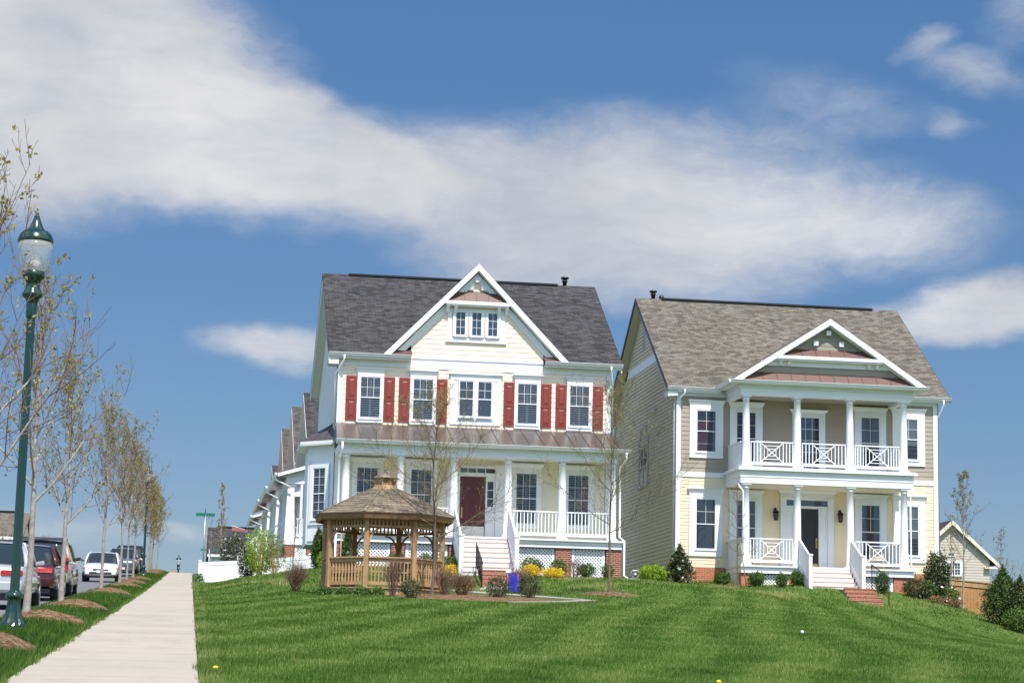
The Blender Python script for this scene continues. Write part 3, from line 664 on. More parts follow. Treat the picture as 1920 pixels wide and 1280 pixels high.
def railing(par, x0, x1, y, z0_, z1_, cross=False, sp=.125):
    r = MB(); r.box(x0, x1, y - .035, y + .035, z1_ - .045, z1_); r.box(x0, x1, y - .03, y + .03, z0_, z0_ + .11)
    def bal(a, b):
        n = max(2, int(round((b - a) / sp)))
        for i in range(n + 1):
            xx = a + (b - a) * i / n; r.box(xx - .018, xx + .018, y - .018, y + .018, z0_ + .11, z1_ - .045)
    if cross:
        m = (x0 + x1) / 2; w = .43 * (z1_ - z0_) ; za, zb = z0_ + .11, z1_ - .045; zc = (za + zb) / 2; q = min(w + .06, (x1 - x0) * .27)
        bal(x0 + .02, m - q); bal(m + q, x1 - .02)
        r.bar((m - q, y, za), (m + q, y, zb), .034, .034); r.bar((m - q, y + .003, zb), (m + q, y + .003, za), .034, .03)
        for k in (.36, .68):
            for s in (-1, 1): r.bar((m - q * k, y + .001 * s, zc + s * (zb - zc) * k), (m + q * k, y + .001 * s, zc + s * (zb - zc) * k), .026, .026); r.bar((m + s * q * k, y + .002 * s, zc - (zb - zc) * k), (m + s * q * k, y + .002 * s, zc + (zb - zc) * k), .026, .026)
    else: bal(x0 + .06, x1 - .06)
    return r.build('railing', M['white'], par)
def lattice(par, x0, x1, z0_, z1_, y, sp=.125, axis='y'):
    l = MB()
    def P(a, z, o): return (a, y - o, z) if axis == 'y' else (y - o, a, z)
    for s in (1, -1):
        off = .010 if s > 0 else .022; c = -(z1_ - z0_) if s > 0 else 0; end = (x1 - x0) + (0 if s > 0 else z1_ - z0_)
        while c < end:
            # line a = x0 + c + s*(z-z0)
            zs = sorted([0.0, z1_ - z0_]); lo, hi = zs
            if s > 0: lo = max(lo, -c); hi = min(hi, (x1 - x0) - c)
            else: lo = max(lo, c - (x1 - x0)); hi = min(hi, c)
            if hi - lo > .03:
                p, q = P(x0 + c + s * lo, z0_ + lo, off), P(x0 + c + s * hi, z0_ + hi, off); l.bar(p, q, .042, .011, up=(0, 1, 0) if axis == 'x' else (1, 0, 0)) if False else l.hexa(*_slat(P, x0 + c + s * lo, z0_ + lo, x0 + c + s * hi, z0_ + hi, off))
            c += sp
    for a, b in ((x0, x0 + .09), (x1 - .09, x1)): l.hexa([P(a, z0_, .024), P(b, z0_, .024), P(b, z0_, .04), P(a, z0_, .04)], [P(a, z1_, .024), P(b, z1_, .024), P(b, z1_, .04), P(a, z1_, .04)])
    return l.build('lattice_panel', M['white'], par)
def _slat(P, a0, z0_, a1, z1_, off):
    d = sqrt((a1 - a0) ** 2 + (z1_ - z0_) ** 2); nx, nz = -(z1_ - z0_) / d * .024, (a1 - a0) / d * .024
    r = lambda o: [P(a0 - nx, z0_ - nz, o), P(a1 - nx, z1_ - nz, o), P(a1 + nx, z1_ + nz, o), P(a0 + nx, z0_ + nz, o)]
    return r(off), r(off + .009)
def gutter(mb, a, b, size=.13):
    """K-style gutter from a to b (level); a,b at the top back edge"""
    a, b = Vector(a), Vector(b); d = (b - a).normalized(); o = d.cross(Vector((0, 0, 1)))
    pr = [(0, 0), (0, -size), (.055, -size), (size * .75, -.05), (size * .95, -.012), (size * .95, .0)]
    mb.hexa([a + o * u + Vector((0, 0, w)) for u, w in pr], [b + o * u + Vector((0, 0, w)) for u, w in pr])
def downspout(par, pts, r=.04):
    d = MB(); d.tube(pts, r, 8); return d.build('downspout', M['white'], par)
def seam_roof(par, name, mat, a, b, c, d, sp, at=0.3, sh=.028, thick=.03):
    """standing seam sheet: a,b along the eave, d,c along the top (a below d)"""
    a, b, c, d = map(Vector, (a, b, c, d)); n = (b - a).cross(d - a).normalized(); r = MB()
    r.hexa([a - n * thick, b - n * thick, c - n * thick, d - n * thick], [a, b, c, d])
    L_ = (b - a).length; k = at
    e = (b - a).normalized(); sl = (d - a) - e * (d - a).dot(e)
    while k < L_ - .05:
        p = a + e * k; t1 = 1.0
        dd, cc = (d - a).dot(e), (c - a).dot(e)
        if k < dd: t1 = k / dd
        if k > cc: t1 = (L_ - k) / max(L_ - cc, .01)
        if t1 > .06: r.bar(p + n * sh * .5, p + sl * t1 + n * sh * .5, .022, sh, up=n)
        k += sp
    return r.build(name, mat, par)
def roof_slab(mb, a, b, c, d, t=.14):
    a, b, c, d = map(Vector, (a, b, c, d)); n = (b - a).cross(d - a).normalized(); mb.hexa([a - n * t, b - n * t, c - n * t, d - n * t], [a, b, c, d])
def vent(par, x, y, z, r=.09, hgt=.45):
    v = MB(); v.lathe([(r * .8, -.4), (r * .8, hgt * .55), (r * 1.15, hgt * .56), (r * 1.15, hgt * .62), (r * .9, hgt * .64), (r * .9, hgt * .78), (r * 1.5, hgt * .8), (r * 1.5, hgt * .93), (r * .4, hgt)], (x, y, z), 12)
    v.build('roof_vent', M['black'], par)
def panel_door(par, x0, x1, z0_, z1_, y, mat, kick=None, knob_left=True, lbl=None):
    d = MB(); d.box(x0, x1, y - .02, y, z0_, z1_); W_ = x1 - x0; m = (x0 + x1) / 2
    for a, b in ((x0 + .13, m - .05), (m + .05, x1 - .13)):
        for c, e in ((.10, .30), (.36, .66), (.71, .93)):
            frame(d, a, b, z0_ + c * (z1_ - z0_), z0_ + e * (z1_ - z0_), .025, y - .03, y - .0202)
            d.box(a + .06, b - .06, y - .027, y - .0202, z0_ + c * (z1_ - z0_) + .06, z0_ + e * (z1_ - z0_) - .06)
    o = d.build('door', mat, par)
    if lbl: o['label'] = lbl
    k = MB(); xx = x0 + .08 if knob_left else x1 - .08; zk = z0_ + .42 * (z1_ - z0_)
    k.box(xx - .03, xx + .03, y - .035, y - .0205, zk - .17, zk + .22); k.tube([(xx, y - .03, zk + .12), (xx, y - .09, zk + .08), (xx, y - .09, zk - .08), (xx, y - .03, zk - .12)], .013, 6); k.lathe([(.03, -.0), (.034, .02), (.02, .05)], (xx, y - .06, zk + .16), 10)
    k.build('handle', M['brass'], o)
    if kick:
        q = MB(); q.box(x0 + .03, x1 - .03, y - .036, y - .0205, z0_ + .02, z0_ + .2 if kick == 'brass' else z0_ + .50); q.build('kick_plate', M[kick], o)
    return o
def lantern(par, x, y, z):
    l = MB(); l.box(x - .045, x + .045, y - .03, y, z + .10, z + .30); l.tube([(x, y - .02, z + .2), (x, y - .09, z + .34), (x, y - .17, z + .30), (x, y - .17, z + .22)], .013, 6)
    l.lathe([(.02, .28), (.05, .22), (.12, .17), (.13, .14)], (x, y - .17, z), 8); l.lathe([(.05, -.19), (.09, -.16), (.085, -.13)], (x, y - .17, z), 8)
    for i in range(4):
        a = pi / 4 + i * pi / 2; l.bar((x + .085 * cos(a), y - .17 + .085 * sin(a), z - .15), (x + .12 * cos(a), y - .17 + .12 * sin(a), z + .16), .014)
    o = l.build('wall_lantern', M['black'], par)
    g = MB(); g.lathe([(.072, -.13), (.10, .14)], (x, y - .17, z), 8); g.build('lantern_glass', M['glass_dark'], o)

# ------------------------------------------------------------------ cream house (left)
def cream_house():
    X0, X1, YF, YB = 5.10, 15.50, 78.0, 89.4; EV, RZ, RY = 12.21, 16.30, 83.6; OV = .30; G0 = 4.0
    T = thing('clapboard_house', (10.3, 78, 4.1), 'cream clapboard house with dark red shutters, charcoal shingle roof and full width front porch', 'house')
    mb = MB(); lap(mb, 'y', YF, -1, .185, 9.6, 12.0, lambda z: (X0 + .2, X1 - .2)); mb.build('upper_wall', M['cream'], T)
    mb = MB(); lap(mb, 'y', YF, -1, .15, 5.42, 8.5, lambda z: (X0 + .2, X1 - .2)); mb.build('porch_wall', M['cream_back'], T)
    # gable wall over the middle: clipped by the rake
    gs = (15.81 - 12.22) / (10.27 - 6.74); 
    def gr(z): q = (15.50 - z) / gs; return (max(7.82, 10.27 - q), min(12.86, 10.27 + q))
    mb = MB(); lap(mb, 'y', YF, -1, .185, 12.2, 15.45, gr); mb.build('gable_wall', M['cream'], T)
    # side walls with gables
    sl = (RZ - EV) / (RY - (YF - OV))
    def sr(z): q = (RZ - .16 - z) / sl; return (max(YF, RY - q), min(YB, RY + q))
    for xx, sg in ((X0, -1), (X1, 1)): mb = MB(); lap(mb, 'x', xx, sg, .15, 4.6, RZ - .2, sr); mb.build('side_wall', M['white_side'], T)
    mb = MB(); mb.box(X0 + .02, X1 - .02, YF + .02, YB, G0 - .5, EV - .05); mb.prismx([(YF + .1, EV - .05), (YB - .05, EV - .05), (RY, RZ - .3)], X0 + .02, X1 - .02)
    mb.prism([(7.85, EV - .4), (12.83, EV - .4), (12.83, 12.75), (10.27, 15.35), (7.85, 12.75)], YF + .025, RY - 1.5); mb.build('inner_wall', M['white_side'], T)
    tr = MB()
    for x in (X0 - .03, X1 - .19): tr.box(x, x + .22, YF - .035, YF - .0, 9.55, 12.02)
    tr.box(X0 - .032, X0 - .002, YF - .035, YF + .20, 4.5, 12.02); tr.box(X1 + .002, X1 + .032, YF - .035, YF + .20, 4.5, 12.02)
    tr.box(X0 + .19, 7.84, YF - .04, YF, 11.79, 12.03); tr.box(12.86, X1 - .19, YF - .04, YF, 11.79, 12.03)
    tr.box(7.842, 12.858, YF - .045, YF, 11.78, 12.13); tr.box(7.82, 12.88, YF - .075, YF, 12.133, 12.19)
    tr.box(X0 - .03, X0 + .17, YF - .035, YF, 5.4, 8.5); tr.box(X1 - .17, X1 + .03, YF - .035, YF, 5.4, 8.5); tr.build('corner_trim', M['white'], T)
    # main roof
    GX0, GX1 = 4.70, 15.86; yf = YF - OV - .03; yb = 2 * RY - yf; r = MB(); zE = EV + .02
    zr = lambda y_: zE + (RZ + .02 - zE) * (y_ - yf) / (RY - yf)
    roof_slab(r, (GX0, yf, zE), (7.83, yf, zE), (7.83, RY, RZ + .02), (GX0, RY, RZ + .02)); roof_slab(r, (12.86, yf, zE), (GX1, yf, zE), (GX1, RY, RZ + .02), (12.86, RY, RZ + .02)); roof_slab(r, (7.83, YF + .25, zr(YF + .25)), (12.86, YF + .25, zr(YF + .25)), (12.86, RY, RZ + .02), (7.83, RY, RZ + .02)); roof_slab(r, (GX1, yb, zE), (GX0, yb, zE), (GX0, RY, RZ + .02), (GX1, RY, RZ + .02)); rf = r.build('roof', M['shingle_dark'], T)
    c = MB(); c.box(5.75, 14.3, RY - .16, RY + .16, RZ - .03, RZ + .045); c.build('ridge_vent', M['black'], rf); vent(rf, 14.66, RY + .3, RZ - .05, .11, .5)
    # rakes and eaves
    for x in (GX0 + .01, GX1 - .05):
        e = MB()
        for s in (-1, 1):
            ya = RY + s * (RY - yf - .02); e.hexa([(x, ya, zE - .33), (x + .04, ya, zE - .33), (x + .04, RY, RZ - .33), (x, RY, RZ - .33)], [(x, ya, zE - .17), (x + .04, ya, zE - .17), (x + .04, RY, RZ - .17), (x, RY, RZ - .17)])
        e.build('rake_board', M['white'], T)
    for xa, xb in ((GX0, X0), (X1, GX1)):    # soffits under the side rakes
        e = MB()
        for s in (-1, 1): ya = RY + s * (RY - yf); e.hexa([(xa, ya, zE - .19), (xb, ya, zE - .19), (xb, RY, RZ - .17), (xa, RY, RZ - .17)], [(xa, ya, zE - .15), (xb, ya, zE - .15), (xb, RY, RZ - .13), (xa, RY, RZ - .13)])
        e.build('rake_soffit', M['soffit'], T)
    for xa, xb in ((GX0, 7.83), (12.86, GX1)): e = MB(); e.box(xa + .03, xb, yf + .02, YF, 12.035, 12.075); e.box(xa + .03, xb, yf + .01, yf + .03, 12.0, EV - .01); e.build('eaves', M['soffit'], T)
    e = MB(); e.box(GX0 + .03, X0 + .0, yf + .03, YF + .35, 11.78, 12.03); e.box(GX0 + .03, X0, YF + .2, YF + .36, 11.78, 12.02); e.build('eave_box', M['soffit'], T)
    for a_, b_ in ((GX0, 7.80), (12.90, GX1 + .02)): g = MB(); gutter(g, (a_, yf, EV), (b_, yf, EV)); g.build('gutter', M['white'], T)
    # front gable roof
    r = MB(); gy = 77.70; AX, AZ, BZ = 10.27, 15.86, 12.22; hw = 3.53; yk = RY - .7
    roof_slab(r, (AX - hw, gy, BZ), (AX, gy, AZ), (AX, yk, AZ), (AX - hw, yk - 5.2, BZ), .1); roof_slab(r, (AX, gy, AZ), (AX + hw, gy, BZ), (AX + hw, yk - 5.2, BZ), (AX, yk, AZ), .1); r.build('gable_roof', M['shingle_dark'], T)
    k = MB(); n = sqrt(hw * hw + (AZ - BZ) ** 2); ux, uz = hw / n, (AZ - BZ) / n
    for s in (-1, 1):
        def q(t, d): return (AX + s * hw * (1 - t) - s * uz * d * (1 if t < 1 else 0), BZ + (AZ - BZ) * t - (ux * d if t < 1 else d / ux))
        o0, o1, i1, i0 = q(0, 0), q(1, 0), q(1, .2), q(0, .2); i0 = (AX + s * (hw - .29), BZ - .0)
        poly = [(o0[0], o0[1] - .02), (o1[0], o1[1] - .02), (i1[0], i1[1]), i0]
        k.prism(poly if s > 0 else poly[::-1], gy - .05, gy - .005)
        j0, j1 = (AX + s * (hw - .30), BZ - .0), (AX, AZ - .30)     # soffit and frieze board
        k.hexa([(j0[0], gy + .0, j0[1]), (j1[0], gy + .0, j1[1]), (j1[0], YF, j1[1]), (j0[0], YF, j0[1])], [(j0[0], gy, j0[1] + .05), (j1[0], gy, j1[1] + .05), (j1[0], YF, j1[1] + .05), (j0[0], YF, j0[1] + .05)])
        f0, f1 = (AX + s * (hw - .45), BZ), (AX, AZ - .44); k.hexa([(f0[0], YF - .05, f0[1] - .22), (f1[0], YF - .05, f1[1] - .22), (f1[0], YF - .005, f1[1] - .22), (f0[0], YF - .005, f0[1] - .22)], [(f0[0], YF - .05, f0[1] + .1), (f1[0], YF - .05, f1[1] + .1), (f1[0], YF - .005, f1[1] + .1), (f0[0], YF - .005, f0[1] + .1)])
    k.build('gable_trim', M['white'], T)
    # little metal roof across the gable peak, its fascia, brackets and the ornament over it
    hp = (AZ - 14.36) / (AZ - BZ) * hw - .22; ht = (AZ - 14.80) / (AZ - BZ) * hw - .22
    seam_roof(T, 'gable_pent_roof', M['brown_metal'], (AX - hp, gy + .02, 14.38), (AX + hp, gy + .02, 14.38), (AX + ht, YF - .02, 14.82), (AX - ht, YF - .02, 14.82), .45, .3)
    k = MB(); k.box(AX - hp + .0, AX + hp, gy - .04, gy + .0, 14.25, 14.375); k.box(AX - hp + .05, AX + hp - .05, gy + .0, YF, 14.20, 14.245)
    for xx in (-1.12, -.82, .82, 1.12): k.hexa([(AX + xx - .06, YF - .12, 13.96), (AX + xx + .06, YF - .12, 13.96), (AX + xx + .06, YF - .02, 13.92), (AX + xx - .06, YF - .02, 13.92)], [(AX + xx - .06, YF - .32, 14.197), (AX + xx + .06, YF - .32, 14.197), (AX + xx + .06, YF - .02, 14.197), (AX + xx - .06, YF - .02, 14.197)])
    k.box(AX - .11, AX + .11, YF - .16, YF - .02, 15.16, 15.34)
    for s in (-1, 1): k.hexa([(AX + s * .14, YF - .10, 14.86), (AX + s * .42, YF - .10, 14.86), (AX + s * .42, YF - .02, 14.86), (AX + s * .14, YF - .02, 14.86)], [(AX + s * .14, YF - .14, 15.0), (AX + s * .24, YF - .14, 15.05), (AX + s * .24, YF - .02, 15.05), (AX + s * .14, YF - .02, 15.0)])
    k.build('gable_brackets', M['white'], T)
    for a, b in ((6.95, 7.84), (12.86, 13.62)):
        m = MB(); m.hexa([(a, yf, EV + .03), (b, yf, EV + .03), (b, YF, EV + .03), (a, YF, EV + .03)], [(a, yf, EV + .035), (b, yf, EV + .035), (b, YF, EV + .25), (a, YF, EV + .25)]); m.build('eave_return', M['brown_metal'], T)
    # windows and shutters upstairs
    for a in (5.94, 7.92, 11.88, 13.88):
        window(T, a, a + .79, 9.82, 11.38, YF, (.10, .14, .16), True, (3, 2), (1, 1), 'shutter')
    for a in (5.42, 6.82, 7.40, 8.80, 11.37, 12.77, 13.36, 14.76): shutter(T, a, a + .43, 9.73, 11.40, YF - .016)
    bw = MB(); frame(bw, 9.34, 11.26, 9.72, 11.62, .12, YF - .05, YF - .0, .2, .14); bw.box(9.27, 11.33, YF - .12, YF, 11.623, 11.70); bw.box(10.24, 10.35, YF - .05, YF, 9.862, 11.418); bw.box(9.462, 10.238, YF - .03, YF, 9.862, 11.418); bw.box(10.352, 11.138, YF - .03, YF, 9.862, 11.418); bw.build('double_window_casing', M['white'], T)
    for a in (9.66, 10.36): window(T, a, a + .57, 10.02, 11.38, YF, (.0095, .02, .02), False, (2, 2), (1, 1), None, 'glass_blue', out=.03)
    bw = MB(); frame(bw, 9.17, 11.36, 12.90, 14.12, .16, YF - .05, YF); bw.box(9.10, 11.43, YF - .08, YF, 12.84, 12.897); bw.build('triple_window_casing', M['white'], T)
    for a in (9.45, 10.065, 10.68): window(T, a, a + .41, 13.09, 14.02, YF, (.09, .02, .02), False, (2, 3), (1, 1), None, 'glass_blue', split=.02, out=.03)
    # porch: floor, skirt, roof
    PY = 75.8
    p = MB(); p.box(X0 - .02, 15.56, PY - .16, YF, 5.33, 5.40); p.build('porch_floor', M['soffit'], T)
    p = MB(); p.box(X0, 15.54, PY - .08, PY + .02, 5.215, 5.327); p.box(X0, 15.53, PY - .06, PY + .02, 5.09, 5.212); p.box(15.44, 15.54, PY + .02, YF, 5.09, 5.327); p.box(X0, X0 + .1, PY + .02, YF, 5.09, 5.327); p.build('porch_fascia', M['white'], T)
    p = MB(); p.box(5.10, 15.42, PY + .02, PY + .30, 8.30, 8.62); p.box(5.10, 5.34, PY + .30, YF, 8.30, 8.62); p.box(15.18, 15.42, PY + .30, YF, 8.30, 8.62); p.box(5.0, 15.62, PY - .12, PY + .4, 8.622, 8.66); p.build('porch_beam', M['white'], T)
    p = MB(); p.box(5.35, 15.17, PY + .31, YF - .02, 8.42, 8.50); p.build('porch_ceiling', M['soffit'], T)
    rf = seam_roof(T, 'porch_roof', M['bronze_metal'], (4.98, PY - .2, 8.74), (15.76, PY - .2, 8.74), (15.50, YF, 9.62), (5.10, YF, 9.62), .56, .35)
    p = MB(); p.hexa([(15.76, PY - .2, 8.70), (15.76, YF, 8.70), (15.5, YF, 9.55), (15.5, YF - .01, 9.55)], [(15.77, PY - .2, 8.74), (15.77, YF, 8.74), (15.51, YF, 9.61), (15.51, YF - .01, 9.61)]); p.hexa([(4.98, YF, 8.70), (4.98, PY - .2, 8.70), (5.10, YF - .01, 9.55), (5.10, YF, 9.55)], [(4.97, YF, 8.74), (4.97, PY - .2, 8.74), (5.09, YF - .01, 9.61), (5.09, YF, 9.61)]); p.build('porch_roof_end', M['bronze_metal'], rf)
    g = MB(); gutter(g, (4.97, PY - .2, 8.74), (15.80, PY - .2, 8.74)); g.build('gutter', M['white'], T)
    for x in (5.38, 7.36, 9.32, 11.32, 13.32, 15.19): column(T, x, PY + .16, 5.40, 8.30, .15, .122)
    for a, b in ((5.55, 7.2), (7.53, 9.15), (11.48, 13.16), (13.49, 15.04)): railing(T, a, b, PY + .14, 5.52, 6.42)
    for a, b in ((7.10, 7.58), (9.18, 9.46), (13.09, 13.66), (14.97, 15.53), (5.1, 5.46)):
        m = MB(); m.box(a, b, PY + .0, PY + .4, 3.3, 5.086); m.build('brick_pier', M['brick'], T)
    for a, b in ((5.5, 7.06), (7.62, 9.14), (11.5, 13.06), (13.70, 14.93)): lattice(T, a, b, 3.6, 5.06, PY + .12)
    m = MB(); m.box(5.4, 15.3, PY + .9, PY + .95, 3.4, 5.1); m.build('crawl_shade_panel', M['unlit_space'], T)  # dark sheet behind the lattice, painted as the shade under the porch
    # porch windows, door
    for a in (5.92, 7.93, 11.90, 13.88): window(T, a, a + .82, 6.08, 8.0, YF, (.16, .16, .16), True, (3, 2), (3, 2), 'shutter')
    panel_door(T, 9.80, 10.76, 5.43, 7.78, YF - .04, M['door_red'], 'soffit', True, 'dark red front door')
    d = MB(); d.box(9.70, 9.795, YF - .06, YF - .02, 5.4, 7.80); d.box(10.765, 10.83, YF - .06, YF - .02, 5.4, 7.80); d.box(9.70, 11.13, YF - .06, YF - .02, 7.79, 7.93); d.box(9.70, 11.13, YF - .06, YF - .02, 8.10, 8.20)
    for x in (10.08, 10.42, 10.75): d.box(x - .012, x + .012, YF - .055, YF - .021, 7.931, 8.099)
    d.box(11.06, 11.13, YF - .058, YF - .02, 5.4, 7.788); d.box(10.832, 11.058, YF - .05, YF - .02, 5.4, 6.68); d.box(10.832, 11.058, YF - .05, YF - .02, 7.62, 7.788)
    for z in (6.98, 7.3): d.box(10.832, 11.058, YF - .045, YF - .021, z - .012, z + .012)
    d.box(11.14, 11.50, YF - .08, YF - .02, 5.4, 8.12); d.box(11.10, 11.54, YF - .1, YF - .02, 8.123, 8.24); d.box(9.32, 9.68, YF - .08, YF - .02, 5.4, 8.12)
    d.box(9.695, 9.797, YF - .062, YF - .021, 7.935, 8.095); d.build('door_surround', M['white'], T)
    g = MB(); g.quad((9.8, YF - .024, 7.93), (11.1, YF - .024, 7.93), (11.1, YF - .024, 8.1), (9.8, YF - .024, 8.1)); g.quad((10.83, YF - .024, 6.68), (11.06, YF - .024, 6.68), (11.06, YF - .024, 7.62), (10.83, YF - .024, 7.62)); g.build('door_glass', M['glass_blue'], T)
    # steps
    s = MB(); n = 7; w = MB()
    for i in range(n):
        zt = 5.39 - (i + 1) * .192; yy = PY - .16 - (i + 1) * .25; s.m = 0; s.box(9.46, 11.30, yy + .01, yy + .26, zt - .035, zt); w.box(9.47, 11.29, yy + .03, yy + .05, zt - .19, zt - .036)
    w.box(9.47, 11.29, PY - .13, PY - .11, 5.2, 5.327); w.box(9.47, 11.29, PY - .125, PY - .085, 4.0, 5.19)
    s.build('stair_tread', paint('stair_tread', (.56, .42, .33), .7), T); w.build('stair_riser', M['white'], T)
    yb_ = PY - .16 - n * .25
    for x in (9.38, 11.36):
        k = MB(); k.hexa([(x - .05, yb_ + .05, 3.95), (x + .05, yb_ + .05, 3.95), (x + .05, PY - .1, 5.05), (x - .05, PY - .1, 5.05)], [(x - .05, yb_ + .05, 4.4), (x + .05, yb_ + .05, 4.4), (x + .05, PY - .1, 5.55), (x - .05, PY - .1, 5.55)]); k.build('stair_stringer', M['white'], T)
        k = MB(); k.box(x - .075, x + .075, yb_ - .1, yb_ + .05, 3.7, 5.28); k.box(x - .095, x + .095, yb_ - .12, yb_ + .07, 5.283, 5.34); k.build('newel_post', M['white'], T)
        k = MB(); k.bar((x, yb_, 5.22), (x, PY + .05, 6.40), .07, .06); m_ = 14
        for i in range(m_): t = (i + .7) / m_; yy = yb_ + (PY - yb_) * t; k.box(x - .018, x + .018, yy - .018, yy + .018, 4.35 + 1.15 * t, 5.2 + 1.16 * t)
        k.build('stair_rail', M['white'], T)
    for xs, z in ((5.02, 8.6), (15.5, 8.6)):
        s_ = -1 if xs < 8 else 1
        downspout(T, [(5.20 if s_ < 0 else 15.62, PY - .26, 8.62), (5.20 if s_ < 0 else 15.62, PY - .26, 8.36), (5.13 if s_ < 0 else 15.45, PY + .02, 8.1), (5.13 if s_ < 0 else 15.45, PY - .0, 5.55), (5.08 if s_ < 0 else 15.6, PY - .14, 5.40), (5.08 if s_ < 0 else 15.6, PY - .14, 4.15), (5.0 if s_ < 0 else 15.72, PY - .25, 4.05)])
    for x, xw in ((5.3, 5.02), (15.42, 15.56)):
        downspout(T, [(x, yf - .06, EV - .1), (x, yf - .06, EV - .25), (xw, YF + .06, EV - .75), (xw, YF + .06, 9.4)], .035)
    # bay on the left wall
    b = MB(); bp = [(X0, 78.25), (4.2, 79.15), (4.2, 81.6), (X0, 82.5)]; by = 5.13
    b.hexa([(x, y, by) for x, y in bp], [(x, y, 8.86) for x, y in bp]); b.build('bay_wall', M['white_side'], T)
    rb = MB(); ev = [(X0, 77.85), (3.86, 79.05), (3.86, 81.75), (X0, 82.95)]
    for (a, c) in zip(ev[:-1], ev[1:]): t0, t1 = (X0, 79.5, 9.76), (X0, 81.3, 9.76); P3 = lambda q: (q[0], q[1], 8.97); rb.quad(*([P3(c), P3(a), t0] if a == ev[0] else [P3(c), P3(a), t1] if c == ev[3] else [P3(c), P3(a), t0, t1]))
    for t in (.33, .66):
        a, c = Vector((*ev[0], 8.98)), Vector((*ev[1], 8.98)); rb.bar(a + (c - a) * t, (X0, 79.5, 9.77), .02, .03)
    rb.build('bay_roof', M['bronze_metal'], T)
    fb = MB()
    for (a, c) in zip(ev[:-1], ev[1:]): fb.hexa([(a[0], a[1], 8.80), (c[0], c[1], 8.80), (c[0] + .05, c[1] + .02, 8.80), (a[0] + .05, a[1] + .05, 8.80)], [(a[0], a[1], 8.96), (c[0], c[1], 8.96), (c[0] + .05, c[1] + .02, 8.96), (a[0] + .05, a[1] + .05, 8.96)])
    fb.hexa([(x, y, 8.82) for x, y in ev], [(x, y, 8.85) for x, y in ev]); fb.build('bay_fascia', M['white'], T)
    # window on the angled face: built flat, then turned
    A, Bp = Vector((X0, 78.25, 0)), Vector((4.2, 79.15, 0)); L_ = (A - Bp).length; ang = atan2(A.y - Bp.y, A.x - Bp.x)
    n0 = len(bpy.data.objects); before = set(bpy.data.objects.keys()); wT = window(T, .29, .29 + .62, 6.05, 7.97, 0, (.16, .14, .2), False, (2, 3), (2, 3), 'shutter')
    pb = MB(); pb.box(.10, L_ - .1, -.03, 0, 5.25, 5.72); pb.box(.02, .09, -.05, -.031, 5.15, 8.3); pb.build('bay_panel', M['white'], wT)
    rot = Matrix.Translation(Vector((Bp.x, Bp.y, 0)) - Vector(T['_o'])) @ Matrix.Rotation(ang, 4, 'Z') @ Matrix.Translation(Vector(T['_o']))
    wT.matrix_local = rot
    return T
cream_house()
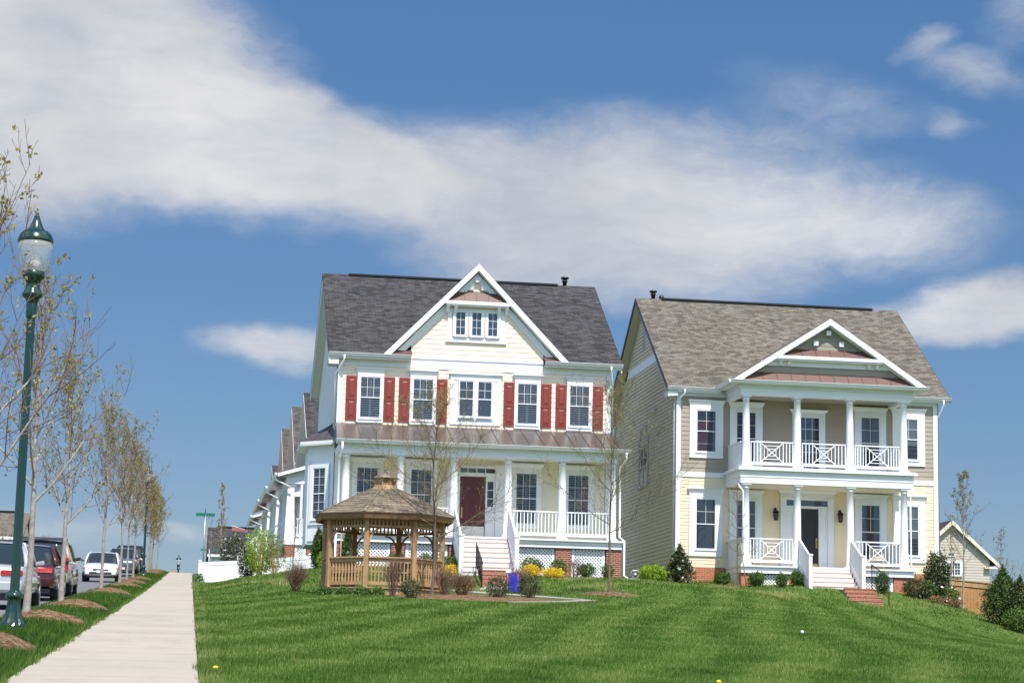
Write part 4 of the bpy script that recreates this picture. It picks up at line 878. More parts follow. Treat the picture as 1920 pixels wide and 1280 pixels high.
# ------------------------------------------------------------------ beige and yellow house (right)
def balcony_house():
    X0, X1, YF, YB = 18.85, 29.70, 81.5, 93.9; CX = 24.3; EV, RZ, RY = 12.0, 16.74, 87.7; OV = .30
    T = thing('clapboard_house', (24.3, 81.5, 4.0), 'two tone beige over yellow clapboard house with tan shingle roof and double decker columned portico', 'house')
    mb = MB(); lap(mb, 'y', YF, -1, .185, 8.64, 11.75, lambda z: (X0 + .2, X1 - .2)); mb.build('upper_wall', M['beige'], T)
    mb = MB(); lap(mb, 'y', YF, -1, .137, 4.90, 8.44, lambda z: (X0 + .2, X1 - .2)); mb.build('lower_wall', M['yellow'], T)
    sl = (RZ - EV) / (RY - (YF - OV))
    def sr(z): q = (RZ - .16 - z) / sl; return (max(YF, RY - q), min(YB, RY + q))
    mb = MB(); lap(mb, 'x', X0, -1, .155, 4.3, 13.62, sr, .032); lap(mb, 'x', X0, -1, .155, 14.0, RZ - .2, sr, .032); mb.build('side_wall', M['tan'], T); mb = MB(); lap(mb, 'x', X1, 1, .155, 4.3, RZ - .2, sr); mb.build('side_wall', M['tan'], T)
    mb = MB(); mb.box(X0 + .02, X1 - .02, YF + .02, YB, 3.4, EV - .05); mb.prismx([(YF + .1, EV - .05), (YB - .05, EV - .05), (RY, RZ - .3)], X0 + .02, X1 - .02); mb.build('inner_wall', M['tan'], T)
    mb = MB(); mb.box(X0 + .02, X1 - .02, YF - .03, YF + .0, 3.4, 4.895); mb.build('brick_base', M['brick_or'], T)
    tr = MB()
    for x in (X0 - .03, X1 - .19): tr.box(x, x + .22, YF - .035, YF, 4.9, 11.95)
    tr.box(X0 - .032, X0 - .002, YF - .035, YF + .16, 4.9, 11.9); tr.box(X1 + .002, X1 + .032, YF - .035, YF + .16, 4.9, 11.9)
    tr.box(X0 + .192, X1 - .192, YF - .04, YF, 8.45, 8.65); tr.box(X0 + .192, 20.87, YF - .04, YF, 11.68, 11.97); tr.box(27.85, X1 - .192, YF - .04, YF, 11.68, 11.97)
    tr.hexa([(X0 - .03, 84.2, 13.62), (X0, 84.2, 13.62), (X0, 91.2, 13.62), (X0 - .03, 91.2, 13.62)], [(X0 - .03, 84.6, 13.99), (X0, 84.6, 13.99), (X0, 90.8, 13.99), (X0 - .03, 90.8, 13.99)]); tr.build('corner_trim', M['white'], T)
    GX0, GX1 = 18.43, 30.15; yf = YF - OV; yb = 2 * RY - yf; zE = EV + .02; r = MB()
    roof_slab(r, (GX0, yf, zE), (GX1, yf, zE), (GX1, RY, RZ), (GX0, RY, RZ)); roof_slab(r, (GX1, yb, zE), (GX0, yb, zE), (GX0, RY, RZ), (GX1, RY, RZ)); rf = r.build('roof', M['shingle_tan'], T)
    c = MB(); c.box(19.55, 29.0, RY - .16, RY + .16, RZ - .04, RZ + .035); c.build('ridge_vent', M['black'], rf); vent(rf, 19.28, RY + .3, RZ - .05, .11, .48)
    v2 = MB(); v2.lathe([(.12, -.2), (.12, .12), (.10, .2), (.04, .25)], (19.66, RY + .35, RZ), 10); v2.build('roof_vent', M['black'], rf)
    for x in (GX0 - .02, GX1 - .02):
        e = MB()
        for s in (-1, 1):
            ya = RY + s * (RY - yf); e.hexa([(x, ya, zE - .2), (x + .04, ya, zE - .2), (x + .04, RY, RZ - .2), (x, RY, RZ - .2)], [(x, ya, zE - .02), (x + .04, ya, zE - .02), (x + .04, RY, RZ - .02), (x, RY, RZ - .02)])
        e.build('rake_board', M['black'], T)
    for xa, xb in ((GX0 + .03, X0), (X1, GX1 - .03)):
        e = MB()
        for s in (-1, 1): ya = RY + s * (RY - yf); e.hexa([(xa, ya, zE - .19), (xb, ya, zE - .19), (xb, RY, RZ - .19), (xa, RY, RZ - .19)], [(xa, ya, zE - .15), (xb, ya, zE - .15), (xb, RY, RZ - .15), (xa, RY, RZ - .15)])
        e.build('rake_soffit', M['tan'], T)
    for xa, xb in ((GX0, 20.6), (28.2, GX1)):
        e = MB(); e.box(xa + .03, xb, yf + .02, YF, 11.83, 11.87); e.box(xa + .03, xb, yf + .01, yf + .03, 11.8, EV - .01); e.build('eaves', M['white'], T)
    e = MB(); e.hexa([(GX0 + .02, yf + .03, 11.62), (X0, yf + .03, 11.66), (X0, YF + .3, 11.66), (GX0 + .02, YF + .3, 11.62)], [(GX0 + .02, yf + .03, 11.83), (X0, yf + .03, 11.83), (X0, YF + .5, 11.83), (GX0 + .02, YF + .5, 11.83)]); e.build('eave_box', M['white'], T)
    for a_, b_ in ((GX0 - .02, 20.58), (28.25, GX1 + .02)): g = MB(); gutter(g, (a_, yf, EV), (b_, yf, EV)); g.build('gutter', M['white'], T)
    # windows on the flat front
    for (a, b) in ((19.67, 20.48), (28.07, 28.87)):
        window(T, a, b, 9.46, 11.13, YF, (.28, .22, .24), True, (2, 2), (1, 1), 'curtain' if a < 22 else 'shade'); window(T, a, b, 5.60, 7.60, YF, (.27, .22, .27), True, (2, 2), (1, 1), None if a < 22 else 'shade')
    for (a, b) in ((21.3, 22.12), (26.46, 27.26)):
        window(T, a, b, 9.0, 11.14, YF, (.26, .2, .2), True, (2, 2), (1, 1), 'unlit_space' if a < 24 else 'shade'); window(T, a, b, 5.4, 7.60, YF, (.26, .22, .2), True, (2, 2), (1, 1), None)
    # balcony door
    d = MB(); frame(d, 23.62, 24.98, 8.66, 11.2, .26, YF - .055, YF, .2, .05); d.hexa([(23.6, YF - .06, 11.203), (25.0, YF - .06, 11.203), (25.0, YF, 11.203), (23.6, YF, 11.203)], [(23.5, YF - .14, 11.32), (25.1, YF - .14, 11.32), (25.1, YF, 11.32), (23.5, YF, 11.32)]); o = d.build('balcony_door', M['white'], T)
    g = MB(); g.quad((23.88, YF - .02, 8.7), (24.72, YF - .02, 8.7), (24.72, YF - .02, 11.0), (23.88, YF - .02, 11.0)); g.build('pane', M['glass_dark'], o)
    k = MB()
    for i in range(1, 5): k.box(23.88, 24.72, YF - .028, YF - .021, 8.7 + .46 * i - .01, 8.7 + .46 * i + .01)
    for x in (24.16, 24.44): k.box(x - .009, x + .009, YF - .029, YF - .0205, 8.7, 11.0)
    k.build('sash', M['white'], o)
    # entrance
    d = MB()
    for a, b in ((23.12, 23.36), (25.07, 25.31)): d.box(a, b, YF - .1, YF - .017, 4.95, 7.78); d.box(a - .03, b + .03, YF - .13, YF - .017, 7.70, 7.783)
    d.box(23.09, 25.34, YF - .1, YF - .017, 7.786, 7.95); d.hexa([(23.07, YF - .12, 7.953), (25.36, YF - .12, 7.953), (25.36, YF - .017, 7.953), (23.07, YF - .017, 7.953)], [(22.98, YF - .2, 8.05), (25.45, YF - .2, 8.05), (25.45, YF - .017, 8.05), (22.98, YF - .017, 8.05)])
    d.box(23.363, 25.067, YF - .06, YF - .017, 7.68, 7.783); d.box(23.363, 25.067, YF - .06, YF - .017, 7.35, 7.45)
    for a, b in ((23.363, 23.70), (24.70, 25.067)):
        frame(d, a, b, 4.95, 7.347, .07, YF - .05, YF - .017, .1, 1.05)
    d.build('door_surround', M['white'], T)
    g = MB(); g.quad((23.37, YF - .022, 7.45), (25.06, YF - .022, 7.45), (25.06, YF - .022, 7.68), (23.37, YF - .022, 7.68))
    g.build('door_glass', M['glass_blue'], T)
    for a, b in ((23.43, 23.63), (24.77, 25.0)): g = MB(); g.quad((a, YF - .022, 6.0), (b, YF - .022, 6.0), (b, YF - .022, 7.25), (a, YF - .022, 7.25)); g.build('sidelight_blind', M['white'], T)
    panel_door(T, 23.72, 24.68, 4.97, 7.34, YF - .02, M['black'], 'brass', False, 'black front door')
    lantern(T, 22.90, YF - .02, 7.02); lantern(T, 25.56, YF - .02, 7.02)
    # portico
    PY = 79.2; A, B = 20.88, 27.86
    p = MB(); p.box(A, B, PY - .12, YF, 4.83, 4.90); p.build('porch_floor', M['soffit'], T)
    p = MB(); p.box(A + .03, B - .03, PY - .07, PY, 4.735, 4.827); p.box(A + .04, B - .04, PY - .05, PY, 4.60, 4.732)
    for x in (A + .03, B - .06): p.box(x, x + .03, PY, YF, 4.6, 4.827)
    p.build('porch_fascia', M['white'], T)
    p = MB(); p.box(A - .0, B, PY - .06, YF, 8.06, 8.30); p.box(A - .02, B + .02, PY - .08, YF, 8.303, 8.36); p.box(A, B, PY - .055, YF, 8.363, 8.56); p.box(A - .12, B + .12, PY - .20, YF, 8.563, 8.64); p.box(A - .06, B + .06, PY - .14, YF, 8.643, 8.70); p.build('balcony_floor', M['white'], T)
    p = MB(); p.quad((A + .25, PY + .25, 8.055), (A + .25, YF - .02, 8.055), (B - .25, YF - .02, 8.055), (B - .25, PY + .25, 8.055)); p.build('porch_ceiling', M['cream_back'], T)
    for x in (21.14, 23.20, 25.33, 27.52):
        column(T, x, PY + .14, 4.90, 8.06, .150, .125); column(T, x, PY + .14, 8.70, 11.50, .150, .125)
    for a, b in ((21.31, 23.03), (23.38, 25.15), (25.51, 27.34)): railing(T, a, b, PY + .12, 8.80, 9.72, True)
    for a, b in ((21.31, 23.03), (25.51, 27.34)): railing(T, a, b, PY + .12, 5.02, 5.96, True)
    for x in (21.0, 27.66):
        for z, zz in ((8.70, 9.72), (4.90, 5.96)):
            k = MB(); k.box(x - .03, x + .03, PY + .3, YF - .02, z + .02, zz - .06); k.box(x - .06, x + .06, PY + .25, YF - .02, zz - .057, zz); k.build('side_parapet', M['white'], T)
    p = MB(); p.box(A, B - .02, PY - .02, PY + .28, 11.50, 11.80); p.box(A, A + .24, PY + .283, YF, 11.50, 11.80); p.box(B - .26, B - .02, PY + .283, YF, 11.50, 11.80); p.box(A - .05, B + .03, PY - .06, YF, 11.803, 11.90); p.build('portico_beam', M['white'], T)
    p = MB(); p.box(A + .25, B - .27, PY + .29, YF - .02, 11.62, 11.66); p.build('balcony_ceiling', M['beige'], T)
    # portico roof
    gy = 78.88; AX, AZ, BZ, hw = 24.40, 14.62, 12.03, 3.97; r = MB(); yk = RY - 2.0
    roof_slab(r, (AX - hw, gy, BZ), (AX, gy, AZ), (AX, yk + .6, AZ), (AX - hw, yk - 3, BZ), .1); roof_slab(r, (AX, gy, AZ), (AX + hw, gy, BZ), (AX + hw, yk - 3, BZ), (AX, yk + .6, AZ), .1); r.build('portico_roof', M['shingle_tan'], T)
    k = MB(); n = sqrt(hw * hw + (AZ - BZ) ** 2); ux, uz = hw / n, (AZ - BZ) / n
    for s in (-1, 1):
        poly = [(AX + s * hw, BZ - .02), (AX, AZ - .02), (AX, AZ - .26), (AX + s * (hw - .38), BZ)]; k.prism(poly if s > 0 else poly[::-1], gy - .05, gy - .005)
        j0, j1 = (AX + s * (hw - .4), BZ), (AX, AZ - .30); k.hexa([(j0[0], gy, j0[1]), (j1[0], gy, j1[1]), (j1[0], PY + .02, j1[1]), (j0[0], PY + .02, j0[1])], [(j0[0], gy, j0[1] + .05), (j1[0], gy, j1[1] + .05), (j1[0], PY + .02, j1[1] + .05), (j0[0], PY + .02, j0[1] + .05)])
    k.build('gable_trim', M['white'], T)
    gs = (AZ - BZ) / hw
    def gr(z): q = (AZ - .30 - z) / gs; return (AX - q, AX + q)
    mb = MB(); lap(mb, 'y', PY, -1, .185, 12.1, AZ - .32, gr); mb.build('gable_wall', M['grey_siding'], T)
    mb = MB(); mb.prism([(AX - hw + .5, 11.91), (AX + hw - .5, 11.91), (AX, AZ - .35)], PY + .02, PY + .1); mb.build('gable_backing', M['grey_siding'], T)
    def hwz(z): return (AZ - z) / gs - .38
    seam_roof(T, 'pent_roof', M['brown_metal'], (AX - hwz(12.06) - .0, gy + .02, 12.06), (AX + hwz(12.06), gy + .02, 12.06), (AX + hwz(12.42), PY - .02, 12.42), (AX - hwz(12.42), PY - .02, 12.42), .575, .3)
    seam_roof(T, 'gable_pent_roof', M['brown_metal'], (AX - hwz(13.08), gy + .02, 13.08), (AX + hwz(13.08), gy + .02, 13.08), (AX + hwz(13.40), PY - .02, 13.40), (AX - hwz(13.40), PY - .02, 13.40), .575, .3)
    k = MB(); k.box(AX - hwz(13.02) - .1, AX + hwz(13.02) + .1, gy - .045, gy - .004, 12.95, 13.075); k.box(AX - hwz(12.95), AX + hwz(12.95), gy, PY, 12.89, 12.94)
    k.box(AX - hwz(12.6), AX + hwz(12.6), PY - .045, PY - .02, 12.70, 12.885)
    for xx in (-1.95, -1.62, 1.62, 1.95): k.hexa([(AX + xx - .06, PY - .13, 12.72), (AX + xx + .06, PY - .13, 12.72), (AX + xx + .06, PY - .05, 12.70), (AX + xx - .06, PY - .05, 12.70)], [(AX + xx - .06, PY - .28, 12.886), (AX + xx + .06, PY - .28, 12.886), (AX + xx + .06, PY - .05, 12.886), (AX + xx - .06, PY - .05, 12.886)])
    for xx, z in ((0, 13.98), (-.52, 13.55), (.52, 13.55)): k.box(AX + xx - .09, AX + xx + .09, PY - .16, PY - .02, z, z + .18)
    k.build('gable_brackets', M['white'], T)
    g = MB(); gutter(g, (AX - hw - .02, gy, BZ + .02), (AX + hw + .04, gy, BZ + .02)); gutter(g, (AX - hw, yf - .03, BZ + .02), (AX - hw, gy, BZ + .02)); g.build('gutter', M['white'], T)
    e = MB(); e.box(AX - hw + .02, AX + hw, gy + .01, YF - .3, 11.905, 11.94); e.box(AX - hw + .03, AX + hw, gy + .003, gy + .02, 11.9, BZ - .02); e.build('portico_soffit', M['soffit'], T)
    # base of the porch
    for a, b in ((A + .05, 21.5), (27.05, B - .04), (22.85, 22.98)): m = MB(); m.box(a, b, PY + .02, PY + .4, 3.3, 4.597); m.build('brick_pier', M['brick_or'], T)
    for a, b in ((21.52, 22.84), (25.55, 27.03)): lattice(T, a, b, 3.5, 4.57, PY + .12)
    m = MB(); m.box(21.0, 27.7, PY + .9, PY + .95, 3.4, 4.6); m.build('crawl_shade_panel', M['unlit_space'], T)  # dark panel whose colour stands in for shade below the porch floor
    for xx, sg in ((A + .05, -1), (B - .05, 1)): m = MB(); lap(m, 'x', xx, sg, .2, 3.6, 4.59, lambda z: (PY + .41, YF - .04)); m.build('porch_skirt', M['soffit'], T)
    s = MB(); w = MB(); n = 5; x0, x1 = 23.33, 25.24
    for i in range(n):
        zt = 4.89 - (i + 1) * .19; yy = PY - .12 - (i + 1) * .26; s.box(x0, x1, yy + .01, yy + .27, zt - .035, zt); w.box(x0 + .01, x1 - .01, yy + .03, yy + .05, zt - .19, zt - .036)
    w.box(x0 + .01, x1 - .01, PY - .105, PY - .075, 4.7, 4.827)
    s.build('stair_tread', paint('stair_tread', (.56, .42, .33), .7), T); w.build('stair_riser', M['white'], T); yb_ = PY - .12 - n * .26
    for x in (23.24, 25.33):
        k = MB(); k.hexa([(x - .05, yb_ + .05, 3.85), (x + .05, yb_ + .05, 3.85), (x + .05, PY - .08, 4.6), (x - .05, PY - .08, 4.6)], [(x - .05, yb_ + .05, 4.3), (x + .05, yb_ + .05, 4.3), (x + .05, PY - .08, 5.1), (x - .05, PY - .08, 5.1)]); k.build('stair_stringer', M['white'], T)
        k = MB(); k.box(x - .07, x + .07, yb_ - .1, yb_ + .04, 3.6, 5.24); k.box(x - .09, x + .09, yb_ - .12, yb_ + .06, 5.243, 5.30); k.build('newel_post', M['white'], T)
        k = MB(); k.bar((x, yb_, 5.20), (x, PY + .05, 5.98), .07, .06); m_ = 13
        for i in range(m_): t = (i + .7) / m_; yy = yb_ + (PY - yb_) * t; k.box(x - .018, x + .018, yy - .018, yy + .018, 4.25 + .8 * t, 5.18 + .78 * t)
        k.build('stair_rail', M['white'], T)
    downspout(T, [(19.12, yf - .06, EV - .1), (19.12, yf - .06, EV - .25), (18.79, YF + .06, EV - .6), (18.79, YF + .06, 4.5)], .035)
    downspout(T, [(29.85, yf - .06, EV - .1), (29.85, yf - .06, EV - .28), (29.72, YF + .1, EV - .85), (29.78, YF + .12, 5)], .035)
    downspout(T, [(20.84, PY + .2, 8.1), (20.86, PY - .0, 7.9), (20.98, PY - .06, 7.75), (20.98, PY - .06, 5.25), (20.90, PY + .1, 5.1)], .035)
    downspout(T, [(27.84, PY - .1, 8.05), (27.75, PY - .05, 7.9), (27.72, PY - .05, 7.8), (27.72, PY - .05, 5.1), (27.86, PY - .1, 4.92), (27.9, PY - .12, 4.6)], .032)
    # side wall: arched window with a scrolled leaded light, gable vent, spot lamps
    o = MB(); yc, w_, z0_, zs, N_ = 87.45, .95, 8.55, 10.2, 14
    def arch(hw_, top, base): return [(yc - hw_, base)] + [(yc - hw_ * cos(pi * i / N_), top + (hw_ * 1.05) * sin(pi * i / N_)) for i in range(N_ + 1)] + [(yc + hw_, base)]
    a1, a2 = arch(w_, zs, z0_), arch(w_ - .16, zs, z0_ + .14)
    for i in range(len(a1) - 1): o.hexa([(X0 - .06, *a1[i]), (X0 - .06, *a1[i + 1]), (X0 - .06, *a2[i + 1]), (X0 - .06, *a2[i])], [(X0, *a1[i]), (X0, *a1[i + 1]), (X0, *a2[i + 1]), (X0, *a2[i])])
    o.box(X0 - .09, X0 - .0, yc - w_ - .05, yc + w_ + .05, z0_ - .02, z0_ + .14)
    for z in (zs - .02, 9.35): o.box(X0 - .055, X0 - .012, yc - w_ + .1, yc + w_ - .1, z, z + .07)
    o.box(X0 - .054, X0 - .013, yc - .04, yc + .04, z0_ + .14, zs); wo = o.build('arched_window', paint('side_window_trim', (.40, .41, .40), .6), T)
    g = MB(); g.quad(*[(X0 - .02, y, z) for y, z in a2][::-1]); g.build('pane', paint('leaded_glass', (.55, .56, .58), .25, .15, 6), wo)
    k = MB()
    for s in (-1, 1):
        for b_ in range(3): k.tube([(X0 - .03, yc + s * (.12 + .5 * t_), 9.5 + .3 * b_ + .25 * sin(t_ * 6 + b_)) for t_ in [i / 10 for i in range(11)]], .014, 4)
    k.build('scrollwork', M['black'], wo)
    k = MB(); frame(k, 0, .5, 0, .9, .07, 0, .04); [k.box(.07, .43, .005, .03, .09 + .075 * i, .12 + .075 * i) for i in range(10)]
    vo = k.build('gable_vent', paint('vent_grey', (.42, .45, .47), .6), T); vo.matrix_local = Matrix.Translation(Vector((X0, RY + .25, 14.45)) - Vector(T['_o'])) @ Matrix.Rotation(-pi / 2, 4, 'Z') @ Matrix.Translation(Vector(T['_o'])) @ Matrix.Translation((0, -.04, 0))
    for y, z in ((85.2, 11.55), (89.6, 11.6)):
        k = MB(); k.box(X0 - .06, X0 - .01, y - .06, y + .06, z - .05, z + .08)
        for s in (-1, 1): k.lathe([(.03, -.02), (.06, .1), (.07, .14)], (X0 - .14, y + s * .12, z - .1), 8); k.tube([(X0 - .05, y, z), (X0 - .12, y + s * .1, z + .02)], .015, 5)
        k.build('spot_lamp', M['soffit'], T)
    return T
balcony_house()

# ------------------------------------------------------------------ terrace of houses along the street, gable ends to the road
M['shingle_tan_far'] = shingle('shingle_weathered', (.035, .032, .030), (.115, .107, .098), (.066, .061, .055))
def row_house(y, zg, roofm, porchm, wallm, label, rise=3.7):
    T = thing('row_house', (5.6, y, zg), label, 'house', None); XF, D, W_ = 5.55, 10.0, 10.0; ev, rz = zg + 5.1, zg + 5.1 + rise
    b = MB(); b.box(XF, XF + W_, y, y + D, zg - .6, ev); b.prismx([(y + .05, ev), (y + D - .05, ev), (y + D / 2, rz - .25)], XF, XF + W_); b.build('wall', wallm, T)
    r = MB(); ry_ = y + D / 2
    roof_slab(r, (XF - .4, y - .45, ev - .05), (XF + W_ + .4, y - .45, ev - .05), (XF + W_ + .4, ry_, rz), (XF - .4, ry_, rz)); roof_slab(r, (XF + W_ + .4, y + D + .45, ev - .05), (XF - .4, y + D + .45, ev - .05), (XF - .4, ry_, rz), (XF + W_ + .4, ry_, rz)); rf = r.build('roof', roofm, T)
    c = MB(); c.box(XF + .6, XF + W_ - .6, ry_ - .15, ry_ + .15, rz, rz + .09); c.build('ridge_vent', M['black'], rf)
    e = MB()
    for s in (-1, 1):
        ya = ry_ + s * (D / 2 + .45); e.hexa([(XF - .42, ya, ev - .3), (XF, ya, ev - .3), (XF, ry_, rz - .25), (XF - .42, ry_, rz - .25)], [(XF - .42, ya, ev - .1), (XF, ya, ev - .1), (XF, ry_, rz - .12), (XF - .42, ry_, rz - .12)])
    e.build('eaves', M['soffit'], T); g = MB(); gutter(g, (XF - .4, y - .45, ev), (XF + W_ + .4, y - .45, ev)); g.build('gutter', M['white'], T)
    PX, pz = 4.25, zg + .85; y0, y1 = y + .1, y + D - .6
    f = MB(); f.box(PX, XF, y0, y1, pz - .3, pz); f.build('porch_floor', M['white'], T)
    for yy in (y0 + .25, (y0 + y1) / 2, y1 - .25):
        k = MB(); k.hexa([(PX + .0, yy - .24, pz), (PX + .48, yy - .24, pz), (PX + .48, yy + .24, pz), (PX, yy + .24, pz)], [(PX + .09, yy - .15, pz + 2.45), (PX + .39, yy - .15, pz + 2.45), (PX + .39, yy + .15, pz + 2.45), (PX + .09, yy + .15, pz + 2.45)]); k.box(PX + .04, PX + .44, yy - .2, yy + .2, pz + 2.452, pz + 2.55); k.build('column', M['white'], T)
    for a, c_ in ((PX + .05, PX + .5), (XF - .25, XF - .0)): k = MB(); k.box(a, c_, y0 + .02, y0 + .47, zg - .7, pz - .303); k.build('brick_pier', M['brick'], T)
    lattice(T, PX + .52, XF - .27, zg - .3, pz - .32, y0 + .12)
    k = MB(); k.box(PX + .02, XF, y0, y0 + .3, pz + 2.553, pz + 2.85); k.box(PX + .02, PX + .32, y0 + .303, y1, pz + 2.553, pz + 2.85); k.prism([(PX - .3, pz + 2.853), (XF, pz + 2.853), (XF, pz + 3.35)], y0 + .05, y0 + .12); k.hexa([(PX - .42, y0 - .3, pz + 2.84), (XF, y0 - .3, pz + 3.35), (XF, y0 - .25, pz + 3.35), (PX - .42, y0 - .25, pz + 2.84)], [(PX - .42, y0 - .3, pz + 3.02), (XF, y0 - .3, pz + 3.53), (XF, y0 - .25, pz + 3.53), (PX - .42, y0 - .25, pz + 3.02)]); k.build('porch_beam', M['white'], T)
    seam_roof(T, 'porch_roof', porchm, (PX - .45, y1 + .3, pz + 3.02), (PX - .45, y0 - .3, pz + 3.02), (XF, y0 - .3, pz + 3.55), (XF, y1 + .3, pz + 3.55), .6)
    g = MB(); gutter(g, (PX - .45, y1 + .3, pz + 3.02), (PX - .45, y0 - .3, pz + 3.02)); g.build('gutter', M['white'], T)
    downspout(T, [(PX - .5, y0 - .1, pz + 2.9), (PX - .5, y0 - .1, pz + 2.7), (PX + .25, y0 - .12, pz + 2.35)], .04)
    railing(T, PX + .55, XF - .05, y0 + .2, pz + .1, pz + .95)
    k = MB(); k.bar((PX + .1, y0 + 2.2, pz + .95), (PX - 1.7, y0 + 2.2, pz - .15), .07, .07); [k.box(PX - .2 * i - .02, PX - .2 * i + .02, y0 + 2.18, y0 + 2.22, pz - .3 - .12 * i, pz + .88 - .122 * i) for i in range(1, 9)]; k.build('stair_rail', M['white'], T)
    k = MB(); [k.box(PX - .26 * (i + 1), PX - .26 * i, y0 + 2.3, y0 + 3.8, zg - .6, pz - .17 * (i + 1)) for i in range(5)]; k.build('stairs', M['white'], T)
    def xwin(ya, yb, za, zb, x):
        w = MB(); w.box(ya - .12, yb + .12, -.05, 0, za - .12, za); w.box(ya - .12, yb + .12, -.05, 0, zb, zb + .15); w.box(ya - .12, ya, -.05, 0, za, zb); w.box(yb, yb + .12, -.05, 0, za, zb)
        w.box((ya + yb) / 2 - .015, (ya + yb) / 2 + .015, -.035, -.02, za, zb); w.box(ya, yb, -.04, -.021, (za + zb) / 2 - .02, (za + zb) / 2 + .02); w.v = [(x + p[1], -p[0], p[2]) for p in w.v]; o = w.build('window', M['white'], T)
        g = MB(); g.quad((x - .012, yb, za), (x - .012, ya, za), (x - .012, ya, zb), (x - .012, yb, zb)); g.build('pane', M['glass_dark'], o)
    for ya in (y + 2, y + 4.6, y + 7.2):
        for za in (pz + .7, pz + 3.9):
            w = MB(); x = XF; zb = za + 1.4; yb = ya + .85
            w.box(x - .05, x, ya - .12, yb + .12, za - .12, za); w.box(x - .05, x, ya - .12, yb + .12, zb, zb + .15); w.box(x - .05, x, ya - .12, ya, za, zb); w.box(x - .05, x, yb, yb + .12, za, zb); w.box(x - .04, x - .02, ya, yb, (za + zb) / 2 - .02, (za + zb) / 2 + .02); o = w.build('window', M['white'], T)
            g = MB(); g.quad((x - .012, yb, za), (x - .012, ya, za), (x - .012, ya, zb), (x - .012, yb, zb)); g.build('pane', M['glass_dark'], o)
    return T
row_house(99.0, 5.85, M['shingle_dark'], M['bronze_metal'], M['white_side'], 'nearest row house along the street, grey shingle roof and white tapered porch column', 3.3)
row_house(111.5, 6.35, M['shingle_tan_far'], M['red_metal'], M['white_side'], 'second row house up the street with tan shingles and red metal porch roof')
row_house(124.5, 6.75, M['shingle_tan_far'], M['red_metal'], M['cream'], 'third row house up the street, tan shingles, mostly behind its neighbours', 3.6)
row_house(138.5, 6.9, M['shingle_dark'], M['red_metal'], M['white_side'], 'farthest row house of the street with a red porch roof and flag', 2.6)
